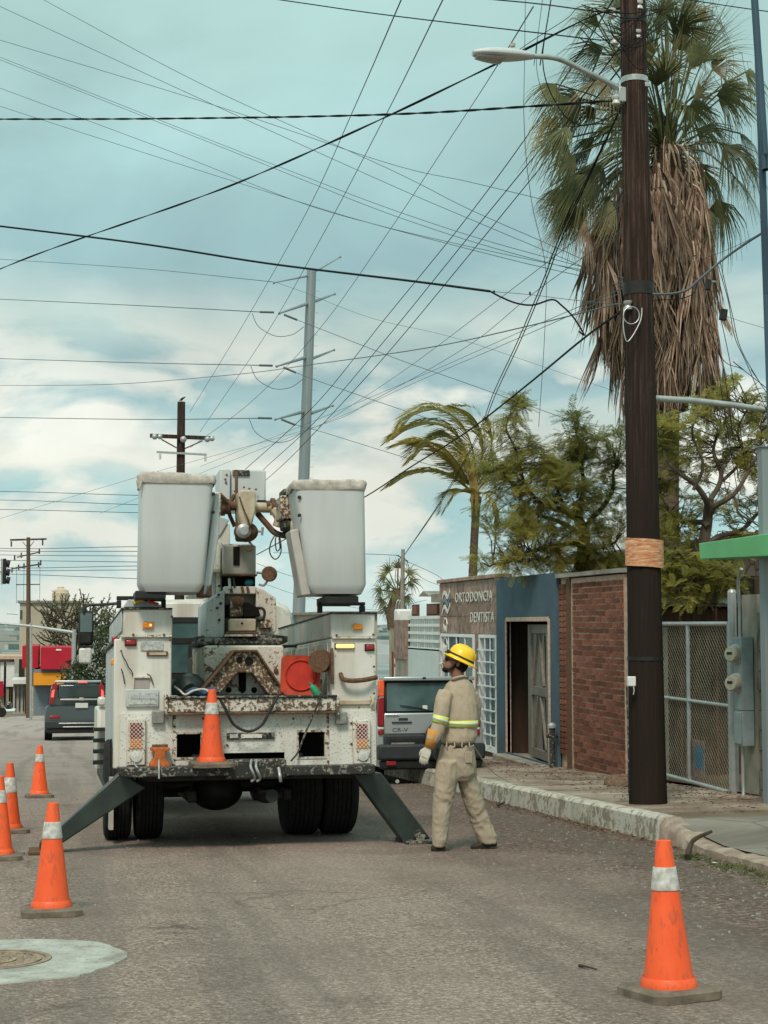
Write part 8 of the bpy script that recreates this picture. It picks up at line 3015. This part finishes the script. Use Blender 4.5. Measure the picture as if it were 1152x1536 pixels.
part('trunk', MB().tube(catmull([Vector((0, 0, -.2)), S_(110, 1030), S_(112, 980)], 4), [.2] * 5 + [.16] * 4, 8), M['bark'], stree, True)
tw_, cr = MB(), MB()
for i in range(130):
    a0 = S_(112 + rnd.uniform(-42, 50), 950 + rnd.uniform(-40, 22), rnd.uniform(-1.5, 1.5))
    ang = rnd.uniform(-70, 60)
    ln = rnd.uniform(.8, 1.8)
    e = Vector((math.sin(R(ang)) * 1.0, rnd.uniform(-.5, .5), math.cos(R(ang)) * .8)).normalized()
    e2 = (e + UP * .5).normalized()
    m, t2 = a0 + e * ln * .5, a0 + e * ln * .5 + e2 * ln * .5
    tw_.tube([S_(112, 985) if i % 9 == 0 else a0 - e * .4, a0, m, t2], [.05, .05, .045, .03], 4)
    for j in range(22):
        u = rnd.random()
        q = a0.lerp(m, u * 2) if u < .5 else m.lerp(t2, u * 2 - 1)
        v = Vector((rnd.uniform(-1, 1), rnd.uniform(-1, 1), rnd.uniform(-.2, 1))).normalized()
        l_ = rnd.uniform(.16, .34)
        sd = v.cross(e).normalized()
        cr.add([q, q + v * l_ * .5 + sd * .05, q + v * l_, q + v * l_ * .5 - sd * .05], [(0, 1, 2, 3)])
part('branches', tw_, M['bark'], stree, stuff=True)
part('crown', cr, M['shrub'], stree, stuff=True)
b2 = Vector((atY(140, 1080, 70).x, 70, ground_z(70)))
bush = thing('dark_bush', 'dark green bush behind the grey car and truck mirror', 'bush', b2)
cr = MB()
for (px, py, r_, nn) in ((125, 1035, 1.0, 700), (150, 1010, 1.2, 900), (165, 970, 1.1, 700), (112, 1010, .7, 350), (150, 1050, 1.1, 700), (185, 985, 1.2, 500), (170, 940, .8, 300)):
    c = atY(px, py, 70) - b2
    for i in range(nn):
        v = Vector((rnd.gauss(0, 1), rnd.gauss(0, 1), rnd.gauss(0, 1))).normalized() * r_ * rnd.uniform(.5, 1)
        q = c + v
        e = Vector((rnd.uniform(-1, 1), rnd.uniform(-1, 1), rnd.uniform(-1, 1))).normalized()
        sd = e.orthogonal().normalized()
        l_ = rnd.uniform(.12, .22)
        cr.add([q, q + e * l_ * .5 + sd * .05, q + e * l_, q + e * l_ * .5 - sd * .05], [(0, 1, 2, 3)])
M['bushleaf'] = leafmat('dark_bush_leaf', [(0.02, 0.032, 0.014), (0.05, 0.066, 0.024), (0.13, 0.12, 0.035)], 0.2, 0.6, 0.0, 0.5)
part('leaves', cr, M['bushleaf'], bush, stuff=True)
part('stem', MB().tube([Vector((0, 0, -.2)), atY(150, 1010, 70) - b2], [.15, .08], 6), M['bark'], bush, True)

# ================================================================ litter and small debris
rnd = random.Random(99)
lt = MB()


def flat_leaf(mb, p, L_, w_, a, curl=0.0):
    d = Vector((math.cos(a), math.sin(a), 0))
    s_ = Vector((-d.y, d.x, 0))
    mb.add([p, p + d * L_ * .5 + s_ * w_ / 2 + UP * curl, p + d * L_, p + d * L_ * .5 - s_ * w_ / 2 + UP * curl * .5], [(0, 1, 2, 3)])


for i in range(1500):
    Y = rnd.triangular(13.9, 30, 16)
    X = rnd.triangular(5.6, 7.45, 7.3)
    flat_leaf(lt, Vector((X, Y, sz(X, Y) + 0.008 + rnd.random() * .01)), rnd.uniform(.02, .09), rnd.uniform(.008, .025), rnd.uniform(0, 6.3), rnd.uniform(0, .015))
for i in range(1300):
    Y = rnd.triangular(11.5, 24, 15.5)
    X = 5.38 - abs(rnd.gauss(0, .12))
    flat_leaf(lt, Vector((X, Y, rz(Y) + 0.006 + rnd.random() * .012)), rnd.uniform(.015, .06), rnd.uniform(.008, .02), rnd.uniform(0, 6.3), rnd.uniform(0, .01))
o = link('leaf_litter', lt.mesh('leaf_litter', M['litter']))
o['kind'] = 'stuff'
tag(o, 'dry brown leaf litter strewn along the kerb and pavement', 'leaf litter')
# grit clods and pebbles on the asphalt
pb_ = MB()
for i in range(900):
    Y = rnd.triangular(6.2, 26, 9)
    X = rnd.uniform(-1.5, 5.35) if rnd.random() < .5 else rnd.triangular(3.2, 5.4, 5.2)
    s_ = rnd.uniform(.004, .012)
    pb_.obox((X, Y, rz(Y) + s_ * .4), (s_ * 1.6, s_ * 1.3, s_), Matrix.Rotation(rnd.uniform(0, 3), 3, 'Z') @ Matrix.Rotation(rnd.uniform(-.5, .5), 3, 'X'))
o = link('road_grit', pb_.mesh('road_grit', M['concrete']))
o['kind'] = 'stuff'
tag(o, 'loose pale grit and pebbles scattered over the asphalt', 'grit')
wd = MB()
for i in range(420):
    Y = rnd.uniform(10.0, 12.6)
    X = 5.30 - abs(rnd.gauss(0, .16))
    if noise.noise(Vector((X * 4, Y * 2.2, 0))) < -0.02:
        continue
    for j in range(4):
        a = rnd.uniform(0, 6.3)
        p = Vector((X + rnd.uniform(-.03, .03), Y + rnd.uniform(-.03, .03), rz(Y)))
        e = Vector((math.cos(a) * .7, math.sin(a) * .7, .5)) * rnd.uniform(.02, .045)
        wd.add([p, p + e * .5 + Vector((.005, 0, 0)), p + e, p + e * .5 - Vector((.005, 0, 0))], [(0, 1, 2, 3)])
o = link('roadside_weeds', wd.mesh('roadside_weeds', M['weed']))
o['kind'] = 'stuff'
tag(o, 'low yellow green weeds growing in the gutter by the driveway', 'weeds')


def debris(name, label, cat, pts, r_, mat):
    q = catmull(pts, 5)
    org = q[0]
    k = len(q)
    o = link(name, MB().tube([p - org for p in q], [r_ * (1 - .6 * i / k) for i in range(k)], 6).mesh(name, M[mat], True), None, org)
    tag(o, label, cat)
    return o


p0, p1, p2 = onroad(1031, 1291), onroad(1040, 1272, .08), onroad(1068, 1256, .16)
debris('fallen_branch', 'dark curved branch lying over the broken kerb edge', 'branch', [p0 + Vector((0, 0, .03)), p1 + Vector((0, 0, .06)), p2 + Vector((0, 0, .05))], 0.028, 'boot')
debris('stick', 'short dark stick lying on the open asphalt', 'stick', [onroad(869, 1448, .008), onroad(880, 1450, .014), onroad(895, 1454, .008)], 0.008, 'boot')
debris('stick', 'short dark stick in the gutter near the trousers of the worker', 'stick', [onroad(746, 1208, .02), onroad(757, 1203, .04)], 0.015, 'boot')
p = onroad(1072, 1294, .012)
o = link('paper_scrap', MB().box(-.02, .02, -.012, .012, 0, .004).mesh('paper_scrap', M['whitepaint']), None, p, (0.1, .1, .4))
tag(o, 'tiny white paper scrap in the weeds by the driveway', 'litter')
q = atX(944, 1185, 6.9)
o = link('dirt_heap', MB().ball((0, 0, 0), (.30, .45, .14), 20, 10).mesh('dirt_heap', M['litter'], True), None, (6.9, q.y, sz(6.9, q.y) - .01))
for v in o.data.vertices:
    v.co += v.co.normalized() * noise.noise(v.co * 9) * .06
tag(o, 'small brown dirt heap beside the base of the wooden pole', 'dirt heap')
